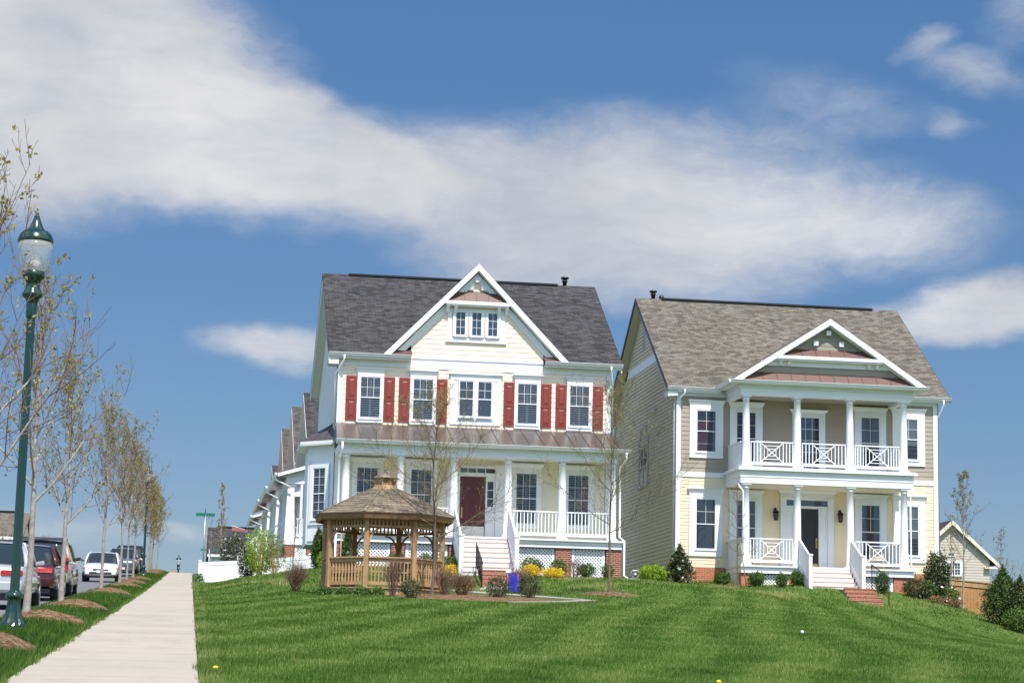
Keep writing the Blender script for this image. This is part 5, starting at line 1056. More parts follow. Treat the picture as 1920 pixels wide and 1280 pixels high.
# ------------------------------------------------------------------ gazebo
def gazebo():
    cx, cy = 5.63, 62.7; zb = h(cx, cy) ; zf = 2.80; R = 1.80; ZE = 4.93
    T = thing('gazebo', (cx, cy, zf - .2), 'octagonal cedar gazebo with weathered shake roof and little louvred cupola', 'gazebo')
    A = [radians(22.5 + 45 * i) + radians(2) for i in range(8)]; P = [(cx + R * cos(a), cy + R * sin(a)) for a in A]
    def at(r, a, z): return (cx + r * cos(a), cy + r * sin(a), z)
    f = MB(); f.hexa([at(R + .07, a, zf - .32) for a in A], [at(R + .07, a, zf - .035) for a in A]); f.hexa([at(R + .12, a, zf - .034) for a in A], [at(R + .12, a, zf) for a in A]); f.build('floor', M['cedar'], T)
    for i, (x, y) in enumerate(P):
        p = MB(); c, s = cos(A[i]), sin(A[i]); w = .07
        q = [(x + c * u - s * v, y + s * u + c * v) for u, v in ((-w, -w), (w, -w), (w, w), (-w, w))]
        p.hexa([(a, b, zf - .25) for a, b in q], [(a, b, ZE - .02) for a, b in q]); p.build('post', M['cedar'], T, bevel=.008)
        k = MB()     # curved brackets to both neighbours
        for j in ((i + 1) % 8, (i - 1) % 8):
            d = Vector((P[j][0] - x, P[j][1] - y, 0)); L_ = d.length; d.normalize(); nn = Vector((-d.y, d.x, 0)) * .02; pts = []
            for t in range(7):
                a = t / 6 * pi / 2; pts.append((Vector((x, y, 4.12)) + d * (.06 + .36 * (1 - cos(a))) + Vector((0, 0, .40 * sin(a))), Vector((x, y, 4.12)) + d * (.06 + .02 + .5 * (1 - cos(a * .82))) + Vector((0, 0, -.16 + .52 * sin(a)))))
            for (o0, i0), (o1, i1) in zip(pts[:-1], pts[1:]): k.hexa([o0 - nn, i0 - nn, i1 - nn, o1 - nn], [o0 + nn, i0 + nn, i1 + nn, o1 + nn])
        k.build('bracket', M['cedar'], T)
    for i in range(8):
        a, b = Vector((*P[i], 0)), Vector((*P[(i + 1) % 8], 0)); d = (b - a).normalized(); L_ = (b - a).length; up = Vector((0, 0, 1))
        def pt(t, z): return a + d * t + up * z
        k = MB(); k.bar(pt(.06, 4.56), pt(L_ - .06, 4.56), .045, .07); k.bar(pt(.06, 4.84), pt(L_ - .06, 4.84), .06, .16)
        n = 11
        for j in range(n): t = .12 + (L_ - .24) * j / (n - 1); k.bar(pt(t, 4.59), pt(t, 4.77), .05, .05)
        k.build('frieze', M['cedar'], T)
        if i == 1: continue            # entrance towards the house
        k = MB(); k.bar(pt(.06, 3.66), pt(L_ - .06, 3.66), .14, .045); k.bar(pt(.06, 3.585), pt(L_ - .06, 3.585), .04, .10); k.bar(pt(.06, 2.92), pt(L_ - .06, 2.92), .045, .09)
        n = 10 if i != 5 else 11; w = .055 if i != 5 else .035
        for j in range(n):
            t = .16 + (L_ - .32) * j / (n - 1)
            if i == 5: k.bar(pt(t, 2.96), pt(t, 3.54), w, w)
            else:
                for za, zb_, ww in ((2.96, 3.10, .055), (3.10, 3.28, .042), (3.28, 3.40, .065), (3.40, 3.54, .05)): k.bar(pt(t, za), pt(t, zb_), ww, .028)
        k.build('railing', M['cedar'], T)
        k = MB(); inn = Vector((cx, cy, 0)) - (a + b) / 2; inn.normalize()
        k.hexa([pt(.15, 3.22), pt(L_ - .15, 3.22), pt(L_ - .3, 3.22) + inn * .4, pt(.3, 3.22) + inn * .4], [pt(.15, 3.26), pt(L_ - .15, 3.26), pt(L_ - .3, 3.26) + inn * .4, pt(.3, 3.26) + inn * .4]); k.build('bench', M['cedar'], T)
    r = MB(); prof = [(2.17, ZE - .0), (1.55, 5.24), (.95, 5.53), (.40, 5.77)]
    for i in range(8):
        a, b = A[i], A[(i + 1) % 8]
        for (r0, z0_), (r1, z1_) in zip(prof[:-1], prof[1:]):
            n = 4
            for q in range(n):          # stepped courses of shakes
                ra, rb = r0 + (r1 - r0) * q / n, r0 + (r1 - r0) * (q + 1) / n; za, zb_ = z0_ + (z1_ - z0_) * q / n, z0_ + (z1_ - z0_) * (q + 1) / n
                r.quad(at(ra, a, za + .02), at(ra, b, za + .02), at(rb, b, zb_ + .003), at(rb, a, zb_ + .003)); r.quad(at(ra, a, za - .005), at(ra, b, za - .005), at(ra, b, za + .02), at(ra, a, za + .02))
    ro = r.build('roof', M['shake'], T); k = MB()
    for a in A:
        for (r0, z0_), (r1, z1_) in zip(prof[:-1], prof[1:]): k.bar(at(r0, a, z0_ + .025), at(r1, a, z1_ + .02), .07, .03)
    k.build('hip_cap', M['shake'], ro)
    k = MB(); 
    for i in range(8): k.hexa([at(2.10, A[i], ZE - .17), at(2.10, A[(i + 1) % 8], ZE - .17), at(2.05, A[(i + 1) % 8], ZE - .17), at(2.05, A[i], ZE - .17)], [at(2.15, A[i], ZE - .008), at(2.15, A[(i + 1) % 8], ZE - .008), at(2.05, A[(i + 1) % 8], ZE - .008), at(2.05, A[i], ZE - .008)])
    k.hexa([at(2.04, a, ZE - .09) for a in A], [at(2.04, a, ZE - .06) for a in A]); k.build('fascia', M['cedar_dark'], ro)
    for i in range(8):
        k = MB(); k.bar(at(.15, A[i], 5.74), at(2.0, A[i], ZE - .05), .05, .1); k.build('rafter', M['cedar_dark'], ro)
    k = MB(); k.hexa([at(.41, a, 5.753) for a in A], [at(.36, a, 5.882) for a in A]); [k.bar(at(.315, a, 5.882), at(.315, a, 6.080), .045) for a in A]; k.hexa([at(.36, a, 6.080) for a in A], [at(.36, a, 6.105) for a in A])
    for i in range(8):
        for j in range(5): z = 5.899 + .037 * j; k.bar(at(.31, A[i], z), at(.31, A[(i + 1) % 8], z + .0), .02, .025)
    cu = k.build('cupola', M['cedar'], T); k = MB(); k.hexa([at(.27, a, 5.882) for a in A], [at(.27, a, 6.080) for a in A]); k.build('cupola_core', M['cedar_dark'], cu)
    k = MB(); k.hexa([at(.42, a, 6.105) for a in A], [at(.25, a, 6.200) for a in A]); k.hexa([at(.25, a, 6.200) for a in A], [at(.05, a, 6.320) for a in A]); k.build('cupola_roof', M['shake'], cu)
    k = MB(); k.lathe([(.03, 0), (.02, .03), (.05, .06), (.055, .09), (.02, .12), (.04, .15), (.045, .175), (.015, .2), (.03, .225), (.032, .245), (.005, .28)], (cx, cy, 6.312), 10); k.build('finial', M['cedar'], cu)
gazebo()

# ------------------------------------------------------------------ street lamps
def clear_globe():
    m, t, b, L = newmat('lamp_globe'); b.inputs['Base Color'].default_value = (.82, .84, .82, 1); b.inputs['Roughness'].default_value = .18
    f = N(t, 'ShaderNodeTexWave', i_Scale=26.0, i_Distortion=.0); f.bands_direction = 'X'
    tr = t.nodes.new('ShaderNodeBsdfTransparent'); mx = t.nodes.new('ShaderNodeMixShader'); mx.inputs[0].default_value = .62
    tl = t.nodes.new('ShaderNodeBsdfTranslucent'); tl.inputs[0].default_value = (.85, .86, .84, 1); m2 = t.nodes.new('ShaderNodeMixShader'); m2.inputs[0].default_value = .35
    L.new(b.outputs[0], m2.inputs[1]); L.new(tl.outputs[0], m2.inputs[2]); L.new(m2.outputs[0], mx.inputs[1]); L.new(tr.outputs[0], mx.inputs[2]); L.new(mx.outputs[0], t.nodes['Material Output'].inputs[0]); return m
M['globe'] = clear_globe()
def street_lamp():
    T = local(thing('street_lamp', (0, 0, 0), '', 'street lamp', 'green street lamps along the sidewalk'))
    b = MB(); b.lathe([(.158, -.25), (.158, .03), (.152, .045), (.162, .06), (.156, .10), (.13, .15), (.102, .23), (.086, .32), (.080, .40)], n=32, flute=.10, fr=(.09, .35)); b.lathe([(.086, .395), (.108, .41), (.112, .44), (.10, .465), (.085, .48), (.07, .50)], n=24); b.build('base', M['green_iron'], T)
    s = MB(); s.lathe([(.060, .49), (.056, 2.0), (.053, 4.01)], n=24, flute=.11); s.lathe([(.066, 4.0), (.070, 4.015), (.070, 4.18), (.066, 4.2)], n=20); s.build('shaft', M['green_iron'], T)
    c = MB(); c.lathe([(.068, 4.19), (.09, 4.25), (.13, 4.28), (.135, 4.31), (.12, 4.34), (.092, 4.37), (.09, 4.45), (.105, 4.50), (.14, 4.52), (.145, 4.60), (.13, 4.61)], n=24); c.build('collar', M['green_iron'], T)
    g = MB(); g.lathe([(.12, 4.60), (.15, 4.65), (.195, 4.78), (.218, 4.90), (.224, 5.0)], n=40); g.build('globe', M['globe'], T)
    k = MB(); k.lathe([(.04, 4.60), (.05, 4.66), (.10, 4.72), (.05, 4.78), (.02, 4.86)], n=12); k.build('bulb', M['white'], T)
    d = MB(); d.lathe([(.226, 4.99), (.234, 5.01), (.226, 5.04), (.205, 5.09), (.165, 5.135), (.115, 5.155), (.108, 5.165), (.085, 5.20), (.058, 5.27), (.035, 5.33), (.038, 5.34), (.02, 5.355), (.026, 5.38), (.014, 5.40), (.004, 5.45)], n=28); d.build('cap', M['green_iron'], T)
    return T
def place(o, x, y, z=None, s=1.0, rz=0.0, label=None):
    o.location = (x, y, h(x, y) if z is None else z); o.scale = (s, s, s); o.rotation_euler = (0, 0, rz)
    if label: o['label'] = label
    return o
L0 = street_lamp(); place(L0, -2.06, 25.9, s=.943, label='nearest green street lamp, tall fluted post beside the sidewalk verge')
place(copy_tree(L0), -2.24, 103.5, s=.99, label='middle distance green street lamp rising among the budding street trees')
place(copy_tree(L0), -.95, 168.0, s=.99, label='tiny far street lamp just over the crest of the sidewalk')

# ------------------------------------------------------------------ cars
M['tyre'] = paint('tyre_rubber', (.018, .018, .019), .85, .1); M['rim'] = paint('wheel_rim', (.55, .56, .57), .3, .05, metal=.8)
M['car_glass'] = glassmat('car_glass', (.02, .03, .03), .12, .02); M['car_trim'] = paint('car_trim', (.03, .03, .032), .5, .05)
M['tail_red'] = paint('tail_light_red', (.42, .012, .014), .15, .05, coat=.8); M['lamp_clear'] = paint('headlight_clear', (.72, .70, .66), .12, .1, 9, coat=.8); M['amber'] = paint('indicator_amber', (.75, .30, .12), .2, .05)
M['plate'] = paint('number_plate', (.72, .74, .76), .4, .05, 30)
def car(paintm, L_=4.6, W_=1.75, HH=1.42, hood=.72, belt=.92, kind='sedan', lower=None, rack=False):
    """origin under the middle of the car, nose towards +Y"""
    T = local(thing('parked_car', (0, 0, 0), '', 'car', 'cars parked along the kerb'))
    hl, hw = L_ / 2, W_ / 2; suv = kind == 'suv'; g = .24 if not suv else .32
    # stations from tail to nose: y, half width, sill z, deck z
    tail = belt + .04 if kind != 'suv' else belt + .03
    st = [(-hl, hw * .80, .42, belt * .72), (-hl + .06, hw * .92, .34, tail - .05), (-hl + .35, hw * .985, g, tail), (-hl * .35, hw, g, belt), (hl * .1, hw, g, belt - .02), (hl * .42, hw * .99, g, belt - .03), (hl * .72, hw * .96, g, hood + .1), (hl - .16, hw * .88, g + .02, hood), (hl - .0, hw * .72, .36, hood - .16)]
    b = MB(); b.smooth = True; vs = []
    for (y, w, zs, zd) in st:
        m = zs + (zd - zs) * .55
        half = [(w * .86, zs), (w * .985, zs + .09), (w, m), (w * .965, zd - .10), (w * .88, zd), (w * .45, zd + .025), (0, zd + .03)]
        vs += [(x, y, z) for x, z in half] + [(-x, y, z) for x, z in half[-2::-1]]
    k = 13; fs = [(i * k + j, i * k + j + 1, (i + 1) * k + j + 1, (i + 1) * k + j) for i in range(len(st) - 1) for j in range(k - 1)]
    fs += [(i * k, (i + 1) * k, (i + 1) * k + 12, i * k + 12) for i in range(len(st) - 1)]; fs += [tuple(range(k))[::-1], tuple(range((len(st) - 1) * k, len(st) * k))]
    b.add(vs, [f[::-1] for f in fs]); bo = b.build('body', paintm, T, subsurf=2)
    wb = hl * .60
    # cabin
    if suv: ys = (-hl + .10, -hl + .30, hl * .10, hl * .46)
    elif kind == 'hatch': ys = (-hl + .5, -hl + 1.0, hl * .06, hl * .46)
    else: ys = (-hl + .55, -hl + 1.25, hl * .02, hl * .46)
    rw = hw * .70; zr = HH - .03; bw = hw * .90; zb_ = belt - .03
    # greenhouse: a lofted, cambered cabin; glass all round, painted roof skin and pillars on it
    stn = []; kind_ = []
    for t in (0, .3, .62, 1): stn.append((ys[0] + (ys[1] - ys[0]) * t, zb_ + .02 + (zr - .03 - zb_) * sin(t * pi / 2) ** (.92 if not suv else 1.0), bw + (rw - bw) * t))
    stn.append(((ys[1] + ys[2]) / 2, zr + .02, rw)); 
    for t in (1, .66, .33, 0): stn.append((ys[3] + (ys[2] - ys[3]) * t, zb_ - .01 + (zr - zb_) * sin(t * pi / 2) ** .95, bw + (rw - bw) * t))
    def sec(y, z, w, k=1.0, dz=0.0): return [(-w * k, y, z + dz), (-w * .6 * k, y, z + dz + .028), (0, y, z + dz + .038), (w * .6 * k, y, z + dz + .028), (w * k, y, z + dz)]
    gl = MB(); gl.smooth = True; vs = []
    for (y, z, w) in stn: vs += [(-bw, y, zb_ - .02)] + sec(y, z, w) + [(bw, y, zb_ - .02)]
    n_ = len(stn); gl.add(vs, [(i * 7 + j, i * 7 + j + 1, (i + 1) * 7 + j + 1, (i + 1) * 7 + j) for i in range(n_ - 1) for j in range(6)]); gl.build('windows', M['car_glass'], T)
    r = MB(); r.smooth = True; vs = []
    for (y, z, w) in [(stn[3][0] - .05, stn[3][1] - .01, stn[3][2])] + stn[3:6] + [(stn[5][0] + .05, stn[5][1] - .01, stn[5][2])]: vs += [(-w * 1.05, y, z - .06)] + sec(y, z, w, 1.02, .012) + [(w * 1.05, y, z - .06)]
    r.add(vs, [(i * 7 + j, i * 7 + j + 1, (i + 1) * 7 + j + 1, (i + 1) * 7 + j) for i in range(4) for j in range(6)]); r.smooth = False
    for s in (-1, 1):
        e0 = [Vector((s * w * 1.01, y, z + .006)) for y, z, w in stn]
        r.tube(e0[0:4], [.055 if not suv else .085, .05, .045, .04], 6); r.tube(e0[3:6], .035, 6); r.tube(e0[5:9], [.035, .04, .04, .045], 6)
        m0 = Vector((s * bw, (ys[0] + ys[3]) / 2 - .05, zb_)); m1 = Vector((s * rw, (ys[1] + ys[2]) / 2, zr)); r.bar(m0, m1, .06, .08)
        if kind != 'hatch': r.bar((s * bw * .99, ys[0] + .62, zb_), (s * rw, ys[1] + .30, zr), .09, .13)
        r.bar((s * bw, ys[0], zb_ + .01), (s * bw, ys[3], zb_ - .02), .05, .05)
    r.build('roof', paintm, T)
    if rack:
        k_ = MB()
        for s in (-1, 1): k_.tube([(s * rw * .95, ys[1] + .1, zr + .03), (s * rw * .95, ys[1] + .25, zr + .11), (s * rw * .95, ys[2] - .2, zr + .11), (s * rw * .95, ys[2], zr + .03)], .025, 6)
        k_.bar((-rw * .95, ys[1] + .5, zr + .115), (rw * .95, ys[1] + .5, zr + .11), .06, .03); k_.hexa([(-rw, ys[1] - .1, zr + .04), (rw, ys[1] - .1, zr + .04), (rw, ys[1] + .1, zr + .06), (-rw, ys[1] + .1, zr + .06)], [(-rw, ys[1] - .1, zr + .075), (rw, ys[1] - .1, zr + .075), (rw, ys[1] + .1, zr + .09), (-rw, ys[1] + .1, zr + .09)]); k_.build('roof_rack', M['car_trim'], T)
    if lower is not None:
        q = MB(); q.box(-hw - .012, hw + .012, -hl * .50, hl * .52, g + .0, g + .22); q.box(-hw * .9, hw * .9, -hl - .03, -hl + .12, .42, .66); q.build('cladding', lower, T, bevel=.03)
    else:
        q = MB(); q.box(-hw * .86, hw * .86, -hl - .035, -hl + .1, .40, .60); q.build('rear_bumper', paintm, T, bevel=.03); q = MB(); q.box(-hw * .82, hw * .82, hl - .12, hl + .03, .34, .52); q.build('front_bumper', paintm, T, bevel=.03)
    for s in (-1, 1):
        for y in (-wb, wb * .98):
            R_ = .31 if not suv else .36
            def spin(mb_, prof, xo):
                lm = MB(); lm.lathe(prof, n=22); vs_ = [(xo + s * p[2], y + p[0], R_ + p[1]) for p in lm.v]; mb_.add(vs_, lm.f)
            w = MB(); spin(w, [(R_ * .62, -.2), (R_ * .97, -.2), (R_, -.17), (R_, -.03), (R_ * .96, .0), (R_ * .64, .005)], s * (hw - .0)); wo = w.build('wheel', M['tyre'], T)
            w = MB(); spin(w, [(R_ * .64, -.02), (R_ * .62, .012), (R_ * .5, -.005), (R_ * .2, .0), (R_ * .12, .015)], s * (hw - .0)); w.build('rim', M['rim'], wo)
            w = MB(); n = 12
            for i in range(n):
                a0, a1 = pi * i / n, pi * (i + 1) / n; ra = R_ + .06
                w.hexa([(s * (hw - .12), y + ra * cos(a0), R_ + ra * sin(a0)), (s * (hw + .006), y + ra * cos(a0), R_ + ra * sin(a0)), (s * (hw + .006), y + R_ * .4 * cos(a0), R_ + R_ * .4 * sin(a0)), (s * (hw - .12), y + R_ * .4 * cos(a0), R_ + R_ * .4 * sin(a0))],
                       [(s * (hw - .12), y + ra * cos(a1), R_ + ra * sin(a1)), (s * (hw + .006), y + ra * cos(a1), R_ + ra * sin(a1)), (s * (hw + .006), y + R_ * .4 * cos(a1), R_ + R_ * .4 * sin(a1)), (s * (hw - .12), y + R_ * .4 * cos(a1), R_ + R_ * .4 * sin(a1))])
            w.build('wheel_arch', M['car_trim'], T)
        q = MB()
        if suv: q.box(s * hw * .80 - .10, s * hw * .80 + .10, -hl - .01, -hl + .22, belt - .30, belt + .12)
        else: q.box(s * hw * .62 - .24, s * hw * .62 + .23, -hl - .015, -hl + .22, belt - .21, belt - .07)
        q.build('tail_light', M['tail_red'], T, bevel=.03)
        q = MB(); q.hexa([(s * hw * .66 - .2, hl - .14, hood - .15), (s * hw * .66 + .2, hl - .26, hood - .15), (s * hw * .66 + .2, hl - .5, hood - .15), (s * hw * .66 - .2, hl - .5, hood - .15)], [(s * hw * .66 - .2, hl - .17, hood + .0), (s * hw * .66 + .2, hl - .3, hood + .02), (s * hw * .66 + .2, hl - .5, hood + .02), (s * hw * .66 - .2, hl - .5, hood)]) if s > 0 else q.hexa([(s * hw * .66 - .2, hl - .26, hood - .15), (s * hw * .66 + .2, hl - .14, hood - .15), (s * hw * .66 + .2, hl - .5, hood - .15), (s * hw * .66 - .2, hl - .5, hood - .15)], [(s * hw * .66 - .2, hl - .3, hood + .02), (s * hw * .66 + .2, hl - .17, hood), (s * hw * .66 + .2, hl - .5, hood), (s * hw * .66 - .2, hl - .5, hood + .02)])
        q.build('headlight', M['lamp_clear'], T, bevel=.02)
        q = MB(); q.box(s * hw * .88 - .06, s * hw * .88 + .06, hl - .40, hl - .22, hood - .13, hood - .03); q.build('indicator', M['amber'], T, bevel=.02)
        q = MB(); yy = ys[3] - .30; q.hexa([(s * bw, yy, zb_ + .05), (s * (bw + .20), yy - .02, zb_ + .05), (s * (bw + .20), yy + .08, zb_ + .06), (s * bw, yy + .1, zb_ + .05)], [(s * bw, yy, zb_ + .12), (s * (bw + .20), yy - .02, zb_ + .17), (s * (bw + .20), yy + .05, zb_ + .16), (s * bw, yy + .08, zb_ + .12)]); q.build('mirror', paintm if not suv and kind != 'hatch' else M['car_trim'], T, bevel=.02)
    q = MB(); q.box(-.17, .17, -hl - .05, -hl - .005, belt - .28 if not suv else belt - .2, belt - .13 if not suv else belt - .05); q.box(-.17, .17, hl + .0, hl + .06, .42, .54); q.build('number_plate', M['plate'], T)
    q = MB(); q.box(-.34, .34, hl - .04, hl + .035, .535, .60); q.box(-hw * .6, hw * .6, hl - .02, hl + .05, .36, .46) if kind == 'hatch' else q.box(-hw * .6, hw * .6, hl - .02, hl + .036, .27, .36); q.box(-hw * .8, hw * .8, -hl + .1, hl - .25, .2, g + .08); q.build('grille', M['car_trim'], T)
    return T
def roadz(x, y): return float(z0(y)) - .15 - .02 * abs(x + 6.5) / 3.9
def park(c, x, y, label, face=0, dz=0, group=True):
    s = (float(z0(y + 1)) - float(z0(y - 1))) / 2; c.location = (x, y, roadz(x, y) + dz); c.rotation_euler = (atan2(s, 1) * (1 if not face else -1), 0, pi if face else 0); c['label'] = label
P_ = lambda n, c, metal=.5: paint(n, c, .28, .03, 2, metal=metal, coat=1.0)
sil = P_('car_silver', (.58, .60, .62)); mar = P_('car_maroon', (.065, .008, .012), .3); pew = P_('car_pewter', (.46, .42, .34), .15); whi = P_('car_white', (.80, .81, .82), 0); blu = P_('car_slate', (.13, .15, .18)); blk = P_('car_dark', (.03, .035, .045)); 
KX = -3.42
park(car(sil, 4.7, 1.78, 1.42), KX - .87, 48.4, 'silver sedan cut by the left edge, nearest of the parked cars')
park(car(mar, 4.7, 1.78, 1.42), KX - .87, 58.2, 'dark maroon sedan parked behind the silver car at the kerb')
park(car(pew, 4.7, 1.82, 1.60, 1.0, 1.02, 'suv', paint('cladding_tan', (.30, .27, .20), .5), True), KX - .89, 64.6, 'pewter sport utility wagon with black roof rack and tailgate glass')
park(car(whi, 4.1, 1.64, 1.32, .72, .88, 'hatch'), -3.98, 98.6, 'white hatchback facing down the street towards the camera', 1)
park(car(blu, 4.4, 1.76, 1.55, .95, 1.02, 'suv'), -3.75, 121.0, 'slate grey wagon parked behind the white hatchback', 1)
park(car(blk, 4.6, 1.80, 1.75, 1.0, 1.08, 'suv'), -3.62, 127.8, 'dark tall wagon, last of the cars before the crest', 1)
park(car(blk, 4.4, 1.74, 1.40), -8.2, 139.0, 'small dark car half hidden beyond the crest of the road')

# ------------------------------------------------------------------ fences, signs, small things
def vinyl_fence():
    T = thing('vinyl_fence', (.45, 99, h(.45, 99)), 'white solid vinyl privacy fence running from the sidewalk up to the house', 'fence')
    pts = [(.42, 98.0), (2.75, 97.8), (5.4, 97.6)]; tops = [5.40, 5.55, 5.83]
    for (x, y), t in zip(pts, tops):
        p = MB(); p.box(x - .065, x + .065, y - .065, y + .065, h(x, y) - .4, t + .03); p.box(x - .085, x + .085, y - .085, y + .085, t + .033, t + .06); p.hexa([(x - .085, y - .085, t + .06), (x + .085, y - .085, t + .06), (x + .085, y + .085, t + .06), (x - .085, y + .085, t + .06)], [(x - .01, y - .01, t + .1), (x + .01, y - .01, t + .1), (x + .01, y + .01, t + .1), (x - .01, y + .01, t + .1)]); p.build('post', M['vinyl'], T)
    for i in range(2):
        (xa, ya), (xb, yb) = pts[i], pts[i + 1]; ga, gb = h(xa, ya) - .3, h(xb, yb) - .3; ta, tb = tops[i], tops[i + 1]; d = Vector((xb - xa, yb - ya, 0)).normalized(); nn = Vector((d.y, -d.x, 0)); n = 12; p = MB()
        for j in range(n):
            t0, t1 = (j + .04) / n, (j + .96) / n
            q = lambda t, z: Vector((xa + (xb - xa) * t, ya + (yb - ya) * t, z)); ga_, gb_ = ga + (gb - ga) * t0, ga + (gb - ga) * t1; za, zb_ = ta + (tb - ta) * t0 - .05, ta + (tb - ta) * t1 - .05
            p.hexa([q(t0, ga_) - nn * .01, q(t1, gb_) - nn * .01, q(t1, gb_) + nn * .012, q(t0, ga_) + nn * .012], [q(t0, za) - nn * .01, q(t1, zb_) - nn * .01, q(t1, zb_) + nn * .012, q(t0, za) + nn * .012])
        q = lambda t, z: Vector((xa + (xb - xa) * t, ya + (yb - ya) * t, z))
        p.hexa([q(0, ga) - nn * .004, q(1, gb) - nn * .004, q(1, gb) + nn * .004, q(0, ga) + nn * .004], [q(0, ta - .06) - nn * .004, q(1, tb - .06) - nn * .004, q(1, tb - .06) + nn * .004, q(0, ta - .06) + nn * .004]); p.build('panel', M['vinyl'], T)
        p = MB()
        for lo, hi in ((-.16, 0), (-1.0, -.86)): p.hexa([q(0, ta + lo) - nn * .025, q(1, tb + lo) - nn * .025, q(1, tb + lo) + nn * .025, q(0, ta + lo) + nn * .025], [q(0, ta + hi) - nn * .025, q(1, tb + hi) - nn * .025, q(1, tb + hi) + nn * .025, q(0, ta + hi) + nn * .025])
        p.build('rail', M['vinyl'], T)
vinyl_fence()
def wood_fence(y, x0, x1, top0, top1, label):
    T = thing('wooden_fence', (x0, y, h(x0, y)), label, 'fence'); p = MB(); n = int((x1 - x0) / .15); rng = random.Random(5)
    zt = lambda x: top0 + (top1 - top0) * (x - x0) / (x1 - x0)
    for i in range(n): a = x0 + (x1 - x0) * i / n; p.box(a + .004, a + (x1 - x0) / n - .004, y - .01 + rng.uniform(-.004, .004), y + .012, h(a, y) - .8, zt(a))
    p.build('board_panel', M['fence_wood'], T)
    r = MB(); r.hexa([(x0, y - .05, zt(x0) - .22), (x1, y - .05, zt(x1) - .22), (x1, y - .015, zt(x1) - .22), (x0, y - .015, zt(x0) - .22)], [(x0, y - .05, zt(x0) - .03), (x1, y - .05, zt(x1) - .03), (x1, y - .015, zt(x1) - .03), (x0, y - .015, zt(x0) - .03)]); r.hexa([(x0, y - .08, zt(x0) + .002), (x1, y - .08, zt(x1) + .002), (x1, y + .06, zt(x1) + .002), (x0, y + .06, zt(x0) + .002)], [(x0, y - .08, zt(x0) + .04), (x1, y - .08, zt(x1) + .04), (x1, y + .06, zt(x1) + .04), (x0, y + .06, zt(x0) + .04)]); r.build('cap_rail', M['cedar'], T)
    for a in np.arange(x0, x1, 2.4): q = MB(); q.box(a - .05, a + .05, y + .062, y + .16, h(a, y) - .8, zt(a) + .12); q.build('post', M['fence_wood'], T)
wood_fence(88.0, 30.6, 40.0, 5.22, 4.55, 'tall cedar board fence behind the right end of the beige house')
def sign_post():
    x, y = .59, 104.0; z = h(x, y); T = thing('street_sign', (x, y, z), 'green street name blade on a steel post beyond the white fence', 'sign')
    zt = 7.98; p = MB(); p.tube([(x, y, z - .2), (x, y, zt + .16)], .035, 8); p.build('post', M['steel'], T); p = MB(); p.box(x - .45, x + .47, y - .015, y + .015, zt - .02, zt + .14); p.build('sign_blade', M['sign_green'], T)
    p = MB(); p.box(x - .02, x + .02, y - .35, y + .35, zt + .18, zt + .33); p.build('sign_blade', M['sign_green'], T)
    x, y = 1.25, 150.0; z = h(x, y); T = thing('street_sign', (x, y, z), 'distant small pair of street name blades seen low beside the nearer post', 'sign'); zt = 9.2
    p = MB(); p.tube([(x, y, z - .2), (x, y, zt)], .035, 6); p.build('post', M['steel'], T)
    for a in (-.42, .42): p = MB(); p.box(x + a - .2, x + a + .2, y - .01, y + .01, zt - .13, zt); p.build('sign_blade', M['sign_green'], T)
sign_post()
def iron_rail(x, ya, za, yb, zb_, label, dx=.0):
    T = thing('iron_handrail', (x, yb, h(x, yb)), label, 'handrail'); r = MB(); a, b = Vector((x, ya, za)), Vector((x + dx, yb, zb_)); r.tube([a + Vector((0, .06, -.07)), a + Vector((0, .03, .0)), a, b, b + Vector((0, -.04, -.05))], .022, 6); r.build('rail', M['black'], T)
    for q, t in ((a, .02), (b, .0)): p = MB(); g = h(q.x, q.y) - .15; p.tube([q, (q.x, q.y, g)], .02, 6); p.build('post', M['black'], T)
    k = MB(); k.tube([a + Vector((0, 0, -.75)), b + Vector((0, 0, -.75))], .014, 5)
    for i in range(1, 12): q = a + (b - a) * i / 12; k.tube([q, q + Vector((0, 0, -.75))], .009, 5)
    k.build('balusters', M['black'], T)
def brick_steps(x0, x1, yt, zt, n, rise, run, label):
    T = thing('brick_steps', ((x0 + x1) / 2, yt, zt - n * rise), label, 'steps')
    s = MB()
    for i in range(n): s.box(x0 - .02 * i, x1 + .02 * i, yt - (i + 1) * run, yt - i * run + (.0 if i else .6), zt - n * rise - .5, zt - i * rise)
    s.build('flight', M['brick_path'], T)
    k = MB()
    for i in range(n): k.box(x0 - .02 * i - .01, x1 + .02 * i + .01, yt - (i + 1) * run - .015, yt - (i + 1) * run + .1, zt - i * rise + .002, zt - i * rise + .03)
    k.build('nosing', M['brick_path'], T)
brick_steps(10.02, 10.90, 73.55, 4.05, 4, .165, .28, 'red brick garden steps below the white stairs of the cream house'); iron_rail(9.93, 73.9, 5.02, 72.3, 4.3, 'black iron handrail beside the brick steps of the cream house')
brick_steps(24.36, 25.52, 77.3, 3.98, 4, .16, .30, 'orange brick garden steps below the porch stairs of the beige house'); iron_rail(25.62, 77.6, 4.96, 76.1, 4.4, 'black iron handrail with thin balusters beside the orange brick steps', .16)
